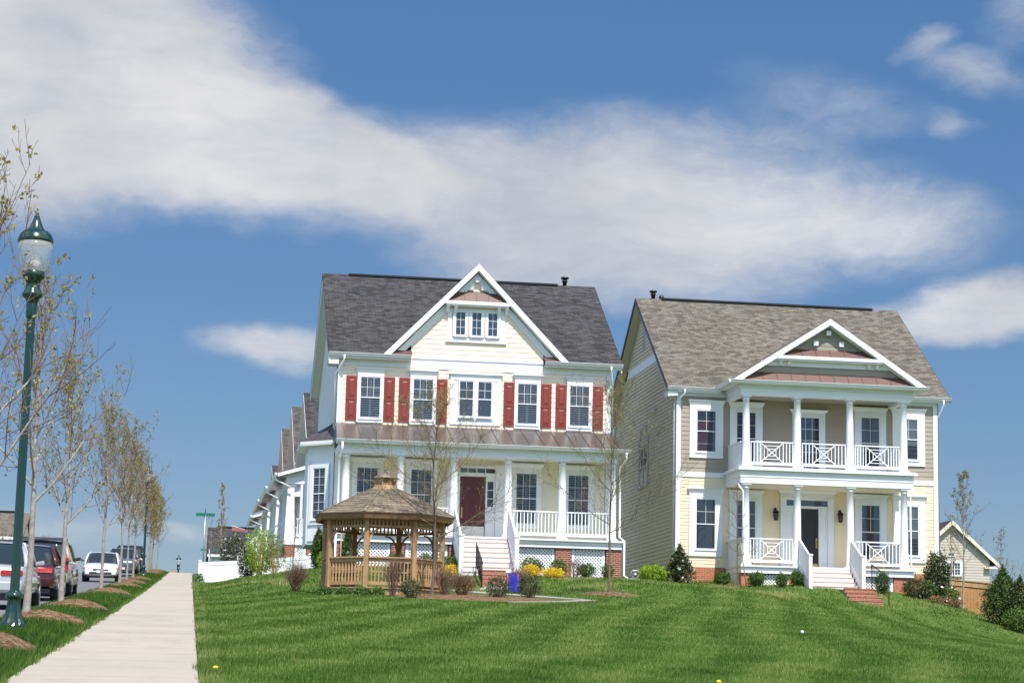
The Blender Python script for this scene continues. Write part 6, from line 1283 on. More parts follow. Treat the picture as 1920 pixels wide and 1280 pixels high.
def flag():
    x, y = 9.91, 65.0; z = h(x, y); T = thing('garden_flag', (x, y, z), 'small royal blue garden flag with orange blotches between two shrubs', 'flag')
    p = MB(); p.tube([(x - .21, y, z - .1), (x - .21, y, z + .62), (x + .2, y, z + .62)], .009, 5); p.build('stand', M['black'], T)
    m, t, b, L = newmat('flag_cloth'); f = noise(t, 4.2, 4, .6); L.new(ramp(t, f, [(.42, (.012, .015, .30)), (.56, (.025, .03, .36)), (.62, (.26, .08, .09))]), b.inputs['Base Color']); b.inputs['Roughness'].default_value = .8
    c = MB(); n = 6
    for i in range(n): a0, a1 = i / n, (i + 1) / n; c.quad(*[(x - .17 + .36 * a, y - .02 + .02 * sin(6 * a + 2 * zz), z + .06 + .55 * zz) for a, zz in ((a0, 0), (a1, 0), (a1, 1), (a0, 1))])
    o = c.build('cloth', m, T); sol = o.modifiers.new('thick', 'SOLIDIFY'); sol.thickness = .004
flag()
def house_flag():
    x, y, z = 4.0, 139.5, 9.75; T = thing('house_flag', (x, y, z), 'red and white flag on a pole leaning from the farthest row house porch', 'flag')
    p = MB(); p.tube([(x, y, z), (x - .9, y - .3, z + .2), (x - 1.5, y - .5, z + .35)], .02, 5); p.build('pole', M['white'], T)
    c = MB(); c.m = 0; c.hexa([(x - 1.45, y - .48, z + .02), (x - .35, y - .14, z - .02), (x - .35, y - .13, z - .02), (x - 1.45, y - .47, z + .02)], [(x - 1.45, y - .48, z + .33), (x - .35, y - .14, z + .1), (x - .35, y - .13, z + .1), (x - 1.45, y - .47, z + .33)]); c.build('cloth', [paint('flag_red', (.36, .13, .13), .8)], T)
house_flag()
def garden_chair(x, y, z, rz, label):
    T = thing('porch_chair', (x, y, z), label, 'chair', 'chairs on the porches', rz); m = paint('chair_mesh', (.42, .38, .32), .7); fr = paint('chair_frame', (.50, .46, .40), .4)
    s = MB(); s.hexa([(-.24, -.24, .40), (.24, -.24, .40), (.24, .22, .37), (-.24, .22, .37)], [(-.24, -.24, .43), (.24, -.24, .43), (.24, .22, .40), (-.24, .22, .40)]); s.build('seat', m, T)
    s = MB(); s.hexa([(-.24, .20, .40), (.24, .20, .40), (.24, .23, .40), (-.24, .23, .40)], [(-.24, .34, .92), (.24, .34, .92), (.24, .37, .92), (-.24, .37, .92)]); s.build('backrest', m, T)
    for sx in (-1, 1):
        s = MB(); s.tube([(sx * .27, -.26, 0), (sx * .27, -.25, .62), (sx * .27, -.1, .66), (sx * .27, .28, .64)], .016, 6); s.build('arm', fr, T); s = MB(); s.tube([(sx * .26, .34, 0), (sx * .26, .22, .42), (sx * .26, .36, .94)], .016, 6); s.build('leg', fr, T)
garden_chair(25.9, 80.75, 4.90, 0, 'taupe mesh armchair on the porch right of the black door'); garden_chair(21.7, 80.6, 4.90, .3, 'dark low chair behind the left porch railing of the beige house'); garden_chair(26.75, 80.4, 4.90, -.4, 'pale chair behind the right porch railing of the beige house')
def meter():
    x, y = 17.03, 80.6; z = h(x, y); T = thing('gas_meter', (x, y, z), 'grey utility meter with bent pipe at the foot of the tan side wall', 'meter'); p = MB(); p.tube([(x - .12, y, z - .1), (x - .12, y, z + .33), (x - .06, y, z + .4), (x + .2, y, z + .4), (x + .24, y, z + .34), (x + .24, y, z - .1)], .03, 8); p.build('pipe', M['steel'], T); p = MB(); p.box(x - .1, x + .16, y - .08, y + .08, z + .02, z + .2); p.lathe([(.1, .0), (.1, .1), (.05, .14)], (x + .03, y - .02, z + .18), 10); p.build('meter_body', M['steel'], T, bevel=.015)
    x, y = 16.55, 79; z = h(x, y); p = MB(); p.lathe([(.42, -.1), (.42, .04), (.36, .10), (.1, .12)], (x, y, z), 16); tag(p.build('utility_cover', paint('cover_green', (.18, .26, .22), .7), at=(x, y, z)), 'low grey green utility cover in the grass between the two houses', 'utility cover')
meter()
def hydrant():
    x, y = -1.0, 132.5; z = h(x, y) - .42; p = MB(); p.lathe([(.16, -.3), (.16, .02), (.12, .05), (.12, .45), (.15, .46), (.15, .50), (.11, .58), (.04, .64), (.03, .68)], (x, y, z - .1), 12); p.bar((x - .2, y, z + .25), (x + .2, y, z + .25), .09); tag(p.build('hydrant', paint('hydrant_red', (.55, .03, .03), .5), at=(x, y, z)), 'tiny red hydrant just showing at the crest of the sidewalk', 'hydrant')
hydrant()
def scrap():
    x, y = 11.0, 37.3; z = h(x, y); b = MB(); b.lathe([(.0, .0), (.026, .008), (.034, .03), (.024, .05), (.0, .058)], (x, y, z + .03), 10); tag(b.build('lawn_ball', M['white'], at=(x, y, z)), 'small white ball lying on the lawn at the lower right', 'ball')
scrap()
def dandelion(x, y, label):
    z = h(x, y); T = thing('dandelion', (x, y, z), label, 'flower', 'dandelions in the lawn'); s = MB(); s.tube([(x, y, z), (x, y, z + .10)], .004, 4); s.build('stem', M['grass_stem'], T); f = MB(); f.lathe([(.005, .0), (.018, .004), (.024, .014), (.020, .024), (.008, .030)], (x, y, z + .095), 10); f.build('flower_head', M['yellow_flower'], T)
M['grass_stem'] = paint('stem_green', (.12, .2, .05), .7); M['yellow_flower'] = paint('flower_yellow', (.80, .50, .02), .7, .15, 20)
dandelion(.24, 17.6, 'yellow dandelion beside the sidewalk at the lower left of the lawn'); dandelion(4.46, 17.6, 'lone yellow dandelion in the lawn at the bottom right of centre')

# far houses
def far_house(x0, x1, y, D, zg, ev, rz, wallm, roofm, label, axis='x', wins=()):
    T = thing('far_house', ((x0 + x1) / 2, y, zg), label, 'house'); w = MB(); w.box(x0, x1, y, y + D, zg, ev)
    r = MB(); m = (x0 + x1) / 2; e = MB(); q = MB()
    if axis == 'y':       # gable faces us
        s = (rz - ev) / (m - x0); gb = MB(); lap(gb, 'y', y, -1, .16, zg, rz - .15, lambda z: (x0, x1) if z < ev else (x0 + (z - ev) / s, x1 - (z - ev) / s)); gb.build('gable_wall', wallm, T)
        w.prism([(x0, ev), (x1, ev), (m, rz - .1)], y + .02, y + D)
        for sx in (-1, 1):
            a = m + sx * (m - x0 + .5); z_ = ev - .5 * s; p0, p1, p2, p3 = (a, y - .25, z_), (m, y - .25, rz), (m, y + D, rz), (a, y + D, z_)
            roof_slab(r, *((p0, p1, p2, p3) if sx < 0 else (p1, p0, p3, p2)), .12)
            poly = [(a, z_ - .02), (m, rz - .02), (m, rz - .28), (a, z_ - .24)]; e.prism(poly if sx > 0 else poly[::-1], y - .30, y - .25)
        e.box(x1 - .35, x1 + .5, y - .25, y, ev - .55 * s - .25, ev - .5 * s - .2)
    else:
        m = y + D / 2; roof_slab(r, (x0 - .3, y - .4, ev), (x1 + .3, y - .4, ev), (x1 + .3, m, rz), (x0 - .3, m, rz)); roof_slab(r, (x1 + .3, y + D + .4, ev), (x0 - .3, y + D + .4, ev), (x0 - .3, m, rz), (x1 + .3, m, rz)); e.box(x0 - .3, x1 + .3, y - .44, y - .4, ev - .2, ev); w.prismx([(y, ev), (y + D, ev), (m, rz - .2)], x0, x1)
        q.box(x0 + .5, x1 - .3, m - .15, m + .15, rz, rz + .12)
    w.build('wall', wallm, T); r.build('roof', roofm, T); e.build('eaves', M['cream'] if axis == 'y' else M['white'], T)
    if q.v: q.build('ridge_vent', M['black'], T)
    for (a, b, za, zb_, kind) in wins:
        if kind == 'arch':
            f = MB(); mm, rr = (a + b) / 2, (b - a) / 2; pts = [(mm + rr * cos(pi * i / 12), za + rr * .62 * sin(pi * i / 12)) for i in range(13)]; f.prism(pts[::-1], y - .06, y - .02); o = f.build('window', M['white'], T); g = MB(); g.quad(*[(mm + rr * .75 * cos(pi * i / 12), y - .064, za + .06 + rr * .45 * sin(pi * i / 12)) for i in range(13)][::-1]); g.build('pane', M['glass_blue'], o)
        else: window(T, a, b, za, zb_, y - .02, (.10, .10, .10), False, (2, 2), (2, 2), None, 'glass_blue')
    return T
far_house(41.45, 46.08, 118, 12, -1.5, 8.25, 10.27, paint('far_tan_siding', (.50, .45, .38), .7), M['shingle_dark'], 'tan gabled house with an arched white window behind the cedar fence', 'y', [(43.42, 43.80, 7.08, 7.80, 's'), (43.92, 44.30, 7.08, 7.80, 's'), (43.44, 44.02, 8.16, 0, 'arch')])
far_house(1.6, 14, 176, 12, 5.0, 10.35, 13.0, M['white_side'], M['shingle_dark'], 'long dark shingle roofed house beyond the street sign at the end of the row')
far_house(-24.5, -11.85, 150, 11, 4.5, 9.6, 11.7, M['yellow'], M['shingle_tan'], 'yellow gabled house across the street at the left edge', 'x', [(-13.4, -13.0, 8.3, 9.15, 's'), (-12.85, -12.45, 8.3, 9.15, 's')])
# ------------------------------------------------------------------ trees
LF = {}
LF['bronze'] = leafmat('leaf_bronze_green', (.21, .195, .04), (.33, .285, .06), (.45, .34, .10), .45)
LF['spring'] = leafmat('leaf_spring_green', (.13, .17, .025), (.22, .22, .04), (.30, .27, .06), .35)
LF['pale'] = leafmat('leaf_pale_olive', (.26, .24, .06), (.35, .31, .08), (.42, .37, .12), .35)
LF['grey'] = leafmat('leaf_grey_green', (.15, .16, .07), (.22, .21, .09), (.30, .25, .12), .3)
LF['lime'] = leafmat('leaf_lime', (.16, .30, .02), (.27, .42, .03), (.36, .48, .05), .35)
LF['green'] = leafmat('leaf_green', (.035, .085, .014), (.075, .15, .025), (.13, .21, .04), .25)
LF['dark'] = leafmat('leaf_dark_green', (.020, .038, .013), (.052, .078, .026), (.14, .145, .06), .15, .35)
LF['yew'] = leafmat('leaf_conifer', (.022, .055, .012), (.055, .11, .02), (.11, .17, .035), .18)
LF['olive'] = leafmat('leaf_conifer_olive', (.022, .045, .012), (.055, .085, .022), (.12, .15, .04), .15)
LF['rust'] = leafmat('leaf_rust', (.18, .09, .04), (.30, .17, .08), (.42, .27, .13), .2)
LF['gold'] = leafmat('leaf_golden', (.60, .38, .01), (.80, .55, .02), (.88, .68, .06), .25)
LF['white'] = leafmat('petal_white', (.75, .74, .70), (.82, .81, .78), (.85, .85, .84), .2)
M['cane'] = paint('golden_cane', (.50, .33, .10), .6, .2, 6)
def tubes_np(segs, n):
    """segs: list of (p0, p1, r0, r1) -> verts, quads"""
    P0 = np.array([s[0] for s in segs], float); P1 = np.array([s[1] for s in segs], float); R0 = np.array([s[2] for s in segs]); R1 = np.array([s[3] for s in segs])
    d = P1 - P0; d /= np.maximum(np.linalg.norm(d, axis=1, keepdims=True), 1e-6); ref = np.where(np.abs(d[:, 2:3]) < .9, np.array([[0, 0, 1.]]), np.array([[1., 0, 0]]))
    r = np.cross(d, ref); r /= np.linalg.norm(r, axis=1, keepdims=True); u = np.cross(r, d); m = len(segs); v = np.empty((m, 2 * n, 3))
    for j in range(n):
        a = 2 * pi * j / n; o = r * cos(a) + u * sin(a); v[:, j] = P0 + o * R0[:, None]; v[:, n + j] = P1 + o * R1[:, None]
    base = (np.arange(m) * 2 * n)[:, None]; f = np.concatenate([base + np.array([[j, (j + 1) % n, n + (j + 1) % n, n + j]]) for j in range(n)])
    return v.reshape(-1, 3), f
def leaf_faces(P, size, rs, droop=.0, aspect=.6, up=.3):
    """kite shaped leaves at P"""
    n = len(P); d = rs.normal(0, 1, (n, 3)); d[:, 2] += up; d /= np.linalg.norm(d, axis=1, keepdims=True); q = rs.normal(0, 1, (n, 3)); s = np.cross(d, q); s /= np.maximum(np.linalg.norm(s, axis=1, keepdims=True), 1e-6)
    L_ = (size * rs.uniform(.6, 1.3, n))[:, None]; v = np.empty((n, 4, 3)); v[:, 0] = P; v[:, 1] = P + d * L_ * .5 + s * L_ * aspect * .5; v[:, 2] = P + d * L_; v[:, 3] = P + d * L_ * .5 - s * L_ * aspect * .5
    return v.reshape(-1, 3), np.arange(n * 4).reshape(n, 4)
def tree(name, label, cat, x, y, Ht, r0, seed, leaf='bronze', nl=1200, ls=.05, clear=.28, spread=.32, nlimb=16, bark='bark', group=None, lean=(0, 0), asc=.55, twigs=7, kink=0.0, zz=None, fine=1.0, sub=3, droop=0, topleaf=0):
    rng = random.Random(seed); rs = np.random.RandomState(seed); z = h(x, y) if zz is None else zz; T = local(thing(name, (x, y, z), label, cat, group))
    T['_o'] = (0, 0, 0); big, small, tips = [], [], []
    K = 14; pts = []; px = py = 0.0
    for i in range(K + 1):
        t = i / K; px += rng.uniform(-1, 1) * .018 * Ht / 5 + kink * sin(t * 9) * .05 ; py += rng.uniform(-1, 1) * .018 * Ht / 5; pts.append(Vector((px + lean[0] * t * Ht, py + lean[1] * t * Ht, t * Ht - (.15 if i == 0 else 0))))
    rad = lambda t: r0 * .9 * (1 - t) ** .9 * (1.25 if t < .02 else 1) + .004
    for i in range(K): big.append((pts[i], pts[i + 1], rad(i / K), rad((i + 1) / K)))
    def at(t): f = t * K; i = min(int(f), K - 1); return pts[i].lerp(pts[i + 1], f - i)
    def branch(p, d, L_, r, depth):
        n = max(3, int(5 - depth)); q = p; dd = d.copy(); ends = []
        for i in range(n):
            dd = (dd + Vector((rng.gauss(0, .09), rng.gauss(0, .09), (.10 if not droop else -.05 * droop) + rng.gauss(0, .05)))).normalized(); q2 = q + dd * (L_ / n); ra, rb = r * (1 - i / n * .8), r * (1 - (i + 1) / n * .8)
            (big if depth == 0 else small).append((q, q2, max(ra, .0028 * fine), max(rb, .0022 * fine))); ends.append((q2, dd.copy())); q = q2
            if depth < sub - 1:
                m = twigs / n * (1.0 if depth == 0 else .55)
                for _ in range(int(m) + (rng.random() < m % 1)):
                    a = rng.uniform(0, 2 * pi); side = dd.cross(Vector((cos(a), sin(a), .3))).normalized(); nd = (dd * .75 + side * rng.uniform(.5, 1.0) + Vector((0, 0, .15))).normalized()
                    branch(q2 - dd * (L_ / n) * rng.random(), nd, L_ * rng.uniform(.28, .5) * (1 - .25 * i / n), r * .42, depth + 1)
        if depth >= 1:
            for e, _ in ends: tips.append(e)
        else: tips.append(ends[-1][0])
    for i in range(nlimb):
        t = clear + (.97 - clear) * ((i + rng.random() * .6) / nlimb); a = i * 2.4 + rng.uniform(-.4, .4); env = (1 - ((t - clear) / (1 - clear)) ** 1.6 * .82)
        an = asc * (1.25 - .6 * (t - clear) / (1 - clear)); d = Vector((cos(a) * sin(an), sin(a) * sin(an), cos(an))); branch(at(t), d, Ht * spread * env * rng.uniform(.75, 1.2), rad(t) * .42 + .003, 0)
    v1, f1 = tubes_np(big, 7); v2, f2 = tubes_np(small, 3) if small else (np.zeros((0, 3)), np.zeros((0, 4), int))
    thick = np.concatenate([np.tile([0 if s[2] > .011 else 1 for s in big], 7), np.ones(len(f2))]); np_mesh('trunk', np.concatenate([v1, v2]), np.concatenate([f1, f2 + len(v1)]), [M[bark], M['twig_fine' if bark == 'bark' else bark]], T, mi=thick, smooth=True)
    tp = np.array([tuple(p) for p in tips]); idx = rs.randint(0, len(tp), max(1, nl // 4))
    if topleaf: w = (tp[:, 2] / Ht) ** topleaf; idx = rs.choice(len(tp), max(1, nl // 4), p=w / w.sum())
    c = np.repeat(tp[idx] + rs.normal(0, .025, (len(idx), 3)), 4, 0) + rs.normal(0, ls * .35, (len(idx) * 4, 3)); v, f = leaf_faces(c, ls, rs); np_mesh('crown', v, f, [LF[leaf]], T)
    return T
GT = 'young street trees along the kerb'
ST = STREET_TREES
spec = [(4.75, .050, 1500, .05), (4.9, .052, 2300, .052), (4.4, .050, 2500, .05), (4.7, .050, 2700, .054), (5.0, .048, 2700, .058), (4.9, .04, 2300, .06), (4.9, .048, 2600, .062), (4.9, .05, 3200, .068), (4.8, .05, 3200, .07), (4.6, .05, 3000, .072), (4.3, .045, 700, .07)]
LB = ['budding street tree reaching in from beyond the left edge, its branches round the lamp head', 'budding street tree right behind the base of the nearest lamp post', 'budding street tree beside the maroon sedan and the pewter wagon', 'budding street tree in front of the left half of the white hatchback', 'budding street tree in front of the right half of the white hatchback', 'slim budding street tree just right of the white hatchback', 'budding street tree immediately left of the middle distance lamp', 'bronze leaved street tree first beyond the middle distance lamp', 'bronze leaved street tree second beyond the middle distance lamp', 'bronze leaved street tree third beyond the middle distance lamp', 'palest and farthest street tree at the crest of the sidewalk']
for i, ((x, y), (Ht, r0, nl, ls)) in enumerate(zip(ST, spec)):
    if i == 0: x -= .1
    tree('street_tree', LB[i], 'tree', x, y, Ht, r0, 100 + i, 'bronze' if i < 10 else 'grey', int(nl * .75), ls, .30 if i else .22, .42 if i < 7 else .34, 18, 'bark', GT, zz=h(x, y) + .14, asc=.62 if i < 3 else .52, lean=((.05, 0) if i == 0 else (.012, 0)), fine=1 if i < 4 else 1.6, twigs=8)
GY = 'young trees in the front yards'
tree('yard_tree', 'slender budding tree in the mulch bed in front of the gazebo', 'tree', 6.86, 60.4, 5.6, .047, 7, 'pale', 9000, .032, .26, .50, 13, 'bark_dark', GY, kink=.5, asc=.95, twigs=18, fine=.75, zz=h(6.86, 60.4) + .05)
tree('yard_tree', 'slender budding tree in the mulch ring before the right end of the cream porch', 'tree', 13.2, 66.2, 6.6, .047, 18, 'pale', 9000, .032, .27, .44, 14, 'bark_dark', GY, asc=.88, twigs=18, fine=.75, zz=h(13.2, 66.2) + .08)
tree('staked_tree', 'small bare staked sapling left of the beige house porch', 'tree', 20.58, 78.3, 3.9, .035, 31, 'rust', 60, .03, .30, .20, 16, 'twig', None, asc=1.15, twigs=6, fine=1.1)
sk = MB(); sk.tube([(20.90, 78.2, h(20.9, 78.2) - .2), (20.66, 78.28, 5.72)], .022, 6); tag(sk.build('stake', M['stake'], at=(21.05, 77.9, h(21, 77.9))), 'slanting wooden stake propping the bare sapling by the porch', 'stake')
sk = MB(); sk.tube([(4.95, 71.0, h(4.95, 71.0) - .2), (4.95, 71.0, 5.15)], .025, 6); tag(sk.build('stake', M['stake'], at=(4.95, 71.0, h(4.95, 71.0))), 'pale upright garden stake seen through the gazebo beside the porch lattice', 'stake')
tree('yard_tree', 'tall narrow olive leaved tree before the cedar fence at the right', 'tree', 29.72, 79.0, 5.2, .042, 52, 'grey', 1700, .058, .30, .28, 16, 'bark', GY, asc=.5, twigs=6, fine=1.2, topleaf=2)
tree('yard_tree', 'thin tree between the beige house and the tan gabled house', 'tree', 31.13, 84.0, 4.3, .03, 53, 'bronze', 420, .055, .30, .22, 12, 'bark', GY, asc=.6, twigs=5, fine=1.2, zz=h(31.13, 84.0))
tree('yard_tree', 'loose budding shrub tree with blue grey stems behind the right evergreen', 'tree', 34.3, 86.5, 4.5, .035, 54, 'spring', 420, .07, .22, .36, 10, 'bark', GY, asc=.5, twigs=4, fine=1.4, zz=2.6)
tree('yard_tree', 'bare twiggy tree cut by the right edge beyond the evergreen', 'tree', 36.5, 89, 3.6, .03, 55, 'pale', 60, .05, .2, .4, 9, 'bark', GY, asc=.6, twigs=4, fine=1.4, zz=3.0)
tree('yard_tree', 'thin pale tree behind the white fence left of the row houses', 'tree', 1.39, 104.5, 4.7, .04, 56, 'pale', 1300, .055, .2, .17, 15, 'bark', GY, asc=.4, twigs=6, fine=1.5)
tree('yard_tree', 'small bare sapling beside the row house porch pier', 'tree', 4.6, 96.8, 3.2, .025, 57, 'rust', 40, .03, .25, .30, 9, 'twig', GY, asc=.8, twigs=4, fine=1.2)
tree('yard_tree', 'bare saplings close to the street sign post', 'tree', .95, 106.5, 3.2, .02, 58, 'pale', 160, .05, .2, .28, 9, 'bark', GY, asc=.5, twigs=3, fine=1.4)
for i, (x, y) in enumerate(((-11.2, 140), (-12.6, 146), (-10.2, 152), (-9.6, 160))): tree('distant_tree', 'distant bare tree across the street behind the pewter wagon', 'tree', x, y, 5.2, .07, 200 + i, 'rust', 150, .06, .12, .35, 16, 'twig', 'distant bare trees across the street', asc=.5, twigs=6, fine=3, zz=4.6)

# ------------------------------------------------------------------ shrubs
def shrub(name, label, x, y, rx, rz_, seed, leaf, n, ls, shape='round', stems='twig', ns=26, flowers=None, nf=0, fs=.06, cat='shrub', group=None, ry=None, base=0.0, zz=None, fcol='white', shell=.55, stemr=.006, aspect=.55):
    rs = np.random.RandomState(seed); ry = ry or rx; z = (h(x, y) if zz is None else zz); T = local(thing(name, (x, y, z), label, cat, group)); T['_o'] = (0, 0, 0)
    def surf(k, inner):
        d = rs.normal(0, 1, (k, 3)); d /= np.linalg.norm(d, axis=1, keepdims=True); r = inner + (1 - inner) * rs.rand(k) ** .6
        lump = 1 + .24 * (vnoise(d[:, 0] * 2 + 40, d[:, 2] * 2 + d[:, 1] * 1.7 + 40, .55, seed) - .5) * 2 + rs.normal(0, .05, k)
        p = d * (r * lump)[:, None]; t = (p[:, 2] + 1) / 2
        if shape == 'cone': w = np.clip(1.12 - t, .02, 1) ** .8; p = np.stack([p[:, 0] * w * 1.15, p[:, 1] * w * 1.15, p[:, 2]], 1)
        if shape == 'flat': p[:, 2] = np.abs(p[:, 2]) * 2 - 1
        return np.stack([p[:, 0] * rx, p[:, 1] * ry, base + (p[:, 2] + 1) / 2 * rz_], 1)
    segs = []
    for i in range(ns):
        a = rs.uniform(0, 2 * pi); r = rs.uniform(.2, 1.0); hh = rz_ * rs.uniform(.65, 1.04); q0 = np.array([.18 * rx * cos(a) * r, .18 * ry * sin(a) * r, -.05]); sp = 1.0 if shape != 'upright' else .75
        q1 = np.array([sp * .6 * rx * cos(a) * r, sp * .6 * ry * sin(a) * r, base + hh * .55]); q2 = np.array([sp * .95 * rx * cos(a) * r, sp * .95 * ry * sin(a) * r, base + hh * sqrt(max(.1, 1 - .55 * r * r))]); segs += [(q0, q1, stemr, stemr * .8), (q1, q2, stemr * .8, stemr * .45)]
        if shape == 'twiggy':
            for _ in range(7):
                b = q1 + (q2 - q1) * rs.rand(); segs.append((b, b + np.array([rs.normal(0, .25 * rx), rs.normal(0, .25 * ry), abs(rs.normal(0, .25 * rz_))]), stemr * .55, stemr * .3))
    v, f = tubes_np(segs, 4); np_mesh('stems', v, f, [M[stems]], T, smooth=True)
    if n:
        P = surf(n, shell)
        if shape == 'upright': P[:, 2] = np.maximum(P[:, 2], rz_ * .22 * rs.rand(n))
        v, f = leaf_faces(P, ls, rs, aspect=aspect); np_mesh('foliage', v, f, [LF[leaf]], T)
    if nf: P = surf(nf, .95); v, f = leaf_faces(np.repeat(P, 5, 0), fs, rs, aspect=.8); np_mesh('flowers', v, f, [LF[fcol]], T)
    return T
TW = 'bare twiggy shrubs round the gazebo'
shrub('twiggy_shrub', 'bushy brown bare shrub on the lawn left of the gazebo', 3.21, 65, .42, .80, 1, 'rust', 500, .035, 'twiggy', 'twig', 110, group=TW, stemr=.005)
shrub('twiggy_shrub', 'upright thin twiggy shrub before the middle panel of the gazebo', 5.64, 59.4, .36, 1.0, 2, 'rust', 160, .03, 'twiggy', 'twig', 60, group=TW, stemr=.005)
shrub('twiggy_shrub', 'open twiggy shrub at the right corner of the gazebo beside the slender tree', 7.26, 60.6, .42, .75, 3, 'rust', 120, .03, 'twiggy', 'twig', 70, group=TW, stemr=.005)
shrub('twiggy_shrub', 'dense rounded rust brown shrub right of the gazebo', 7.99, 62.5, .48, .66, 4, 'rust', 2400, .032, 'twiggy', 'twig', 90, group=TW)
shrub('twiggy_shrub', 'rust brown shrub behind the dark evergreen beside the blue flag', 10.2, 65.6, .42, .72, 5, 'rust', 1500, .032, 'twiggy', 'twig', 70, group=TW)
EG = 'small dark evergreen shrubs in the mulch bed'
shrub('evergreen_shrub', 'low dark evergreen shrub in front of the gazebo tree', 6, 58.3, .31, .50, 6, 'dark', 1500, .055, 'round', 'twig', 24, group=EG, aspect=.4)
shrub('evergreen_shrub', 'dark evergreen shrub left of the blue flag before the brick steps', 8.71, 60, .36, .66, 7, 'dark', 1900, .055, 'round', 'twig', 24, group=EG, aspect=.4)
shrub('evergreen_shrub', 'dark evergreen shrub just right of the blue flag', 9.76, 61, .37, .68, 8, 'dark', 2000, .055, 'round', 'twig', 24, group=EG, aspect=.4)
GP = 'shrubs planted along the cream porch'
for (x, y, rx, rz_, sd_, lf, n, lb) in [(12.1, 74.9, .42, .62, 9, 'green', 1700, 'green shrub behind the golden flowers right of the stairs'), (13.05, 74.9, .30, .66, 10, 'green', 1300, 'small green shrub before the middle brick pier'), (14.05, 74.8, .33, .55, 11, 'green', 1500, 'round green shrub before the right lattice panel'), (14.85, 74.9, .24, .55, 12, 'green', 800, 'small green shrub at the right corner pier of the cream porch'), (7.2, 74.8, .36, .62, 13, 'green', 1300, 'green shrub at the brick pier seen through the gazebo'), (8.25, 74.8, .36, .62, 14, 'green', 1300, 'green shrub before the lattice seen through the gazebo'), (9.0, 74.6, .4, .55, 15, 'green', 1300, 'green shrub seen just left of the white stairs through the gazebo')]:
    shrub('porch_shrub', lb, x, y, rx, rz_, sd_, lf, n, .06, group=GP)
FL = 'golden flowering shrubs by the cream porch'
shrub('golden_shrub', 'golden yellow flowering shrub right of the white stairs, left one of the pair', 11.95, 74.3, .36, .42, 16, 'gold', 2200, .05, group=FL, shell=.4); shrub('golden_shrub', 'golden yellow flowering shrub right of the white stairs, right one of the pair', 12.75, 74.35, .42, .36, 17, 'gold', 2200, .05, group=FL, shell=.4); shrub('golden_shrub', 'golden yellow shrub showing between the gazebo and the white stairs', 8.99, 73.5, .26, .5, 18, 'gold', 1100, .05, group=FL, shell=.4)
shrub('dry_shrub', 'nearly bare shrub before the lattice right of the middle pier', 13.62, 74.7, .32, .65, 19, 'rust', 160, .04, 'twiggy', 'twig', 22)
shrub('cone_evergreen', 'dark conical evergreen at the left corner of the cream house', 4.61, 78, .33, 1.55, 20, 'yew', 3600, .075, 'cone', 'twig', 10, group='conical evergreens', shell=.5); shrub('cone_evergreen', 'conical evergreen seen through the left of the gazebo', 5.49, 74.8, .36, 1.4, 21, 'yew', 3200, .075, 'cone', 'twig', 10, group='conical evergreens', shell=.5); shrub('lime_shrub', 'small lime green shrub at the foot of the dark conical evergreen', 4.78, 77.3, .26, .62, 22, 'lime', 900, .06)
shrub('cane_shrub', 'light green bamboo like shrub with golden canes before the white fence', 3, 93, .75, 2.1, 23, 'lime', 2600, .085, 'upright', 'cane', 26, stemr=.016); shrub('cane_shrub', 'thinner light green cane shrub at the right end of the white fence', 3.57, 92.5, .55, 1.8, 24, 'spring', 900, .08, 'upright', 'cane', 12, stemr=.014)
shrub('flowering_shrub', 'dark leaved shrub with white flowers left of the golden canes', 2.48, 94, .42, 1.25, 25, 'dark', 1700, .09, nf=8, fs=.08); shrub('flowering_shrub', 'dark shrub with white flowers rising behind the white fence', 2.13, 99, .85, 2.1, 26, 'dark', 3200, .10, nf=24, fs=.09)
shrub('lime_shrub', 'bright lime green bush at the foot of the tan side wall', 17.44, 79, .55, .70, 27, 'lime', 3000, .075); shrub('magnolia_shrub', 'dark glossy shrub with white blossoms at the left corner of the beige house', 18.46, 79, .58, 1.48, 28, 'dark', 4200, .095, 'cone', 'twig', 24, nf=34, fs=.085, shell=.3)
BP = 'shrubs planted along the beige house porch'
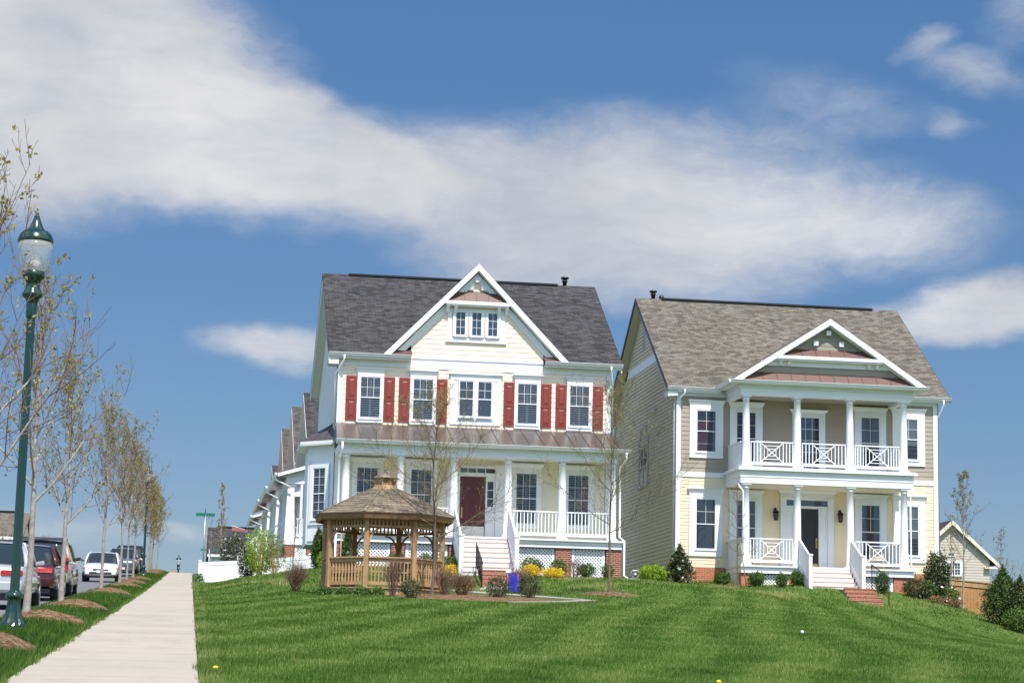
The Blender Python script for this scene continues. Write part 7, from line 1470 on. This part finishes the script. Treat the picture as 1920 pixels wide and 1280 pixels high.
for (x, y, rx, rz_, sd_, lf, n, nf, lb) in [(20.20, 79.2, .34, .50, 29, 'green', 1300, 0, 'green laurel at the brick base by the bare sapling'), (21.35, 78.5, .33, .56, 30, 'green', 1500, 0, 'shrub before the left brick pier of the beige porch'), (22.27, 78.3, .25, .52, 31, 'green', 800, 0, 'small shrub before the left lattice of the beige porch'), (22.92, 78.5, .24, .62, 32, 'green', 900, 0, 'shrub beside the left stair newel of the beige porch'), (26.28, 78.3, .28, .85, 33, 'green', 1300, 0, 'green shrub behind the thin black handrail'), (27.66, 78.5, .48, .72, 34, 'dark', 1900, 5, 'dark rhododendron at the right corner pier of the beige porch'), (28.25, 78.7, .35, .7, 35, 'green', 1000, 4, 'green shrub between the rhododendron and the tall flowering shrub')]:
    shrub('porch_shrub', lb, x, y, rx, rz_, sd_, lf, n, .075, group=BP, nf=nf)
shrub('magnolia_shrub', 'tall dark shrub with white blossoms at the right corner of the beige house', 28.71, 79, .52, 1.85, 36, 'dark', 4600, .095, 'upright', 'twig', 24, nf=30, fs=.08, shell=.3); shrub('white_azalea', 'small leafy shrub with white blooms before the end of the cedar fence', 29.02, 78.5, .38, .78, 37, 'green', 1500, .08, nf=14, fs=.10, base=-.1)
shrub('rust_shrub', 'low rust coloured shrub on the bare bank at the right corner', 28.3, 77.9, .28, .3, 38, 'rust', 600, .06, group='low rust shrubs on the right bank'); shrub('rust_shrub', 'low rust coloured shrub below the white azalea', 29.05, 78, .32, .32, 39, 'rust', 700, .06, group='low rust shrubs on the right bank')
shrub('spruce', 'large dark green conifer bush at the right edge, the taller one', 29.4, 74, .85, 2.15, 40, 'yew', 9000, .09, 'cone', 'twig', 30, group='conifer bushes at the right edge', shell=.35, zz=2.6); shrub('spruce', 'dark olive conifer bush cut by the right edge', 29.85, 73.5, .85, 1.95, 41, 'olive', 7000, .09, 'cone', 'twig', 30, group='conifer bushes at the right edge', shell=.35); shrub('lime_shrub', 'yellow green flowering bush low at the right edge', 29.3, 72.4, .55, .85, 42, 'green', 2200, .08, nf=26, fs=.05, fcol='lime')
for i, (x, y) in enumerate(((4.35, 60.85), (4.85, 60.55), (5.3, 60.5), (3.85, 61.2))): shrub('leafy_perennial', 'low leafy perennial at the foot of the gazebo', x, y, .26, .20 + .03 * (i % 2), 60 + i, 'green', 420, .08, 'flat', 'grass_stem', 8, group='low perennials along the gazebo base', cat='plant')
shrub('twiggy_shrub', 'leafy tuft beside the sidewalk where the white fence begins', .42, 97.0, .2, .4, 66, 'green', 300, .07, 'flat', 'grass_stem', 8, cat='plant')
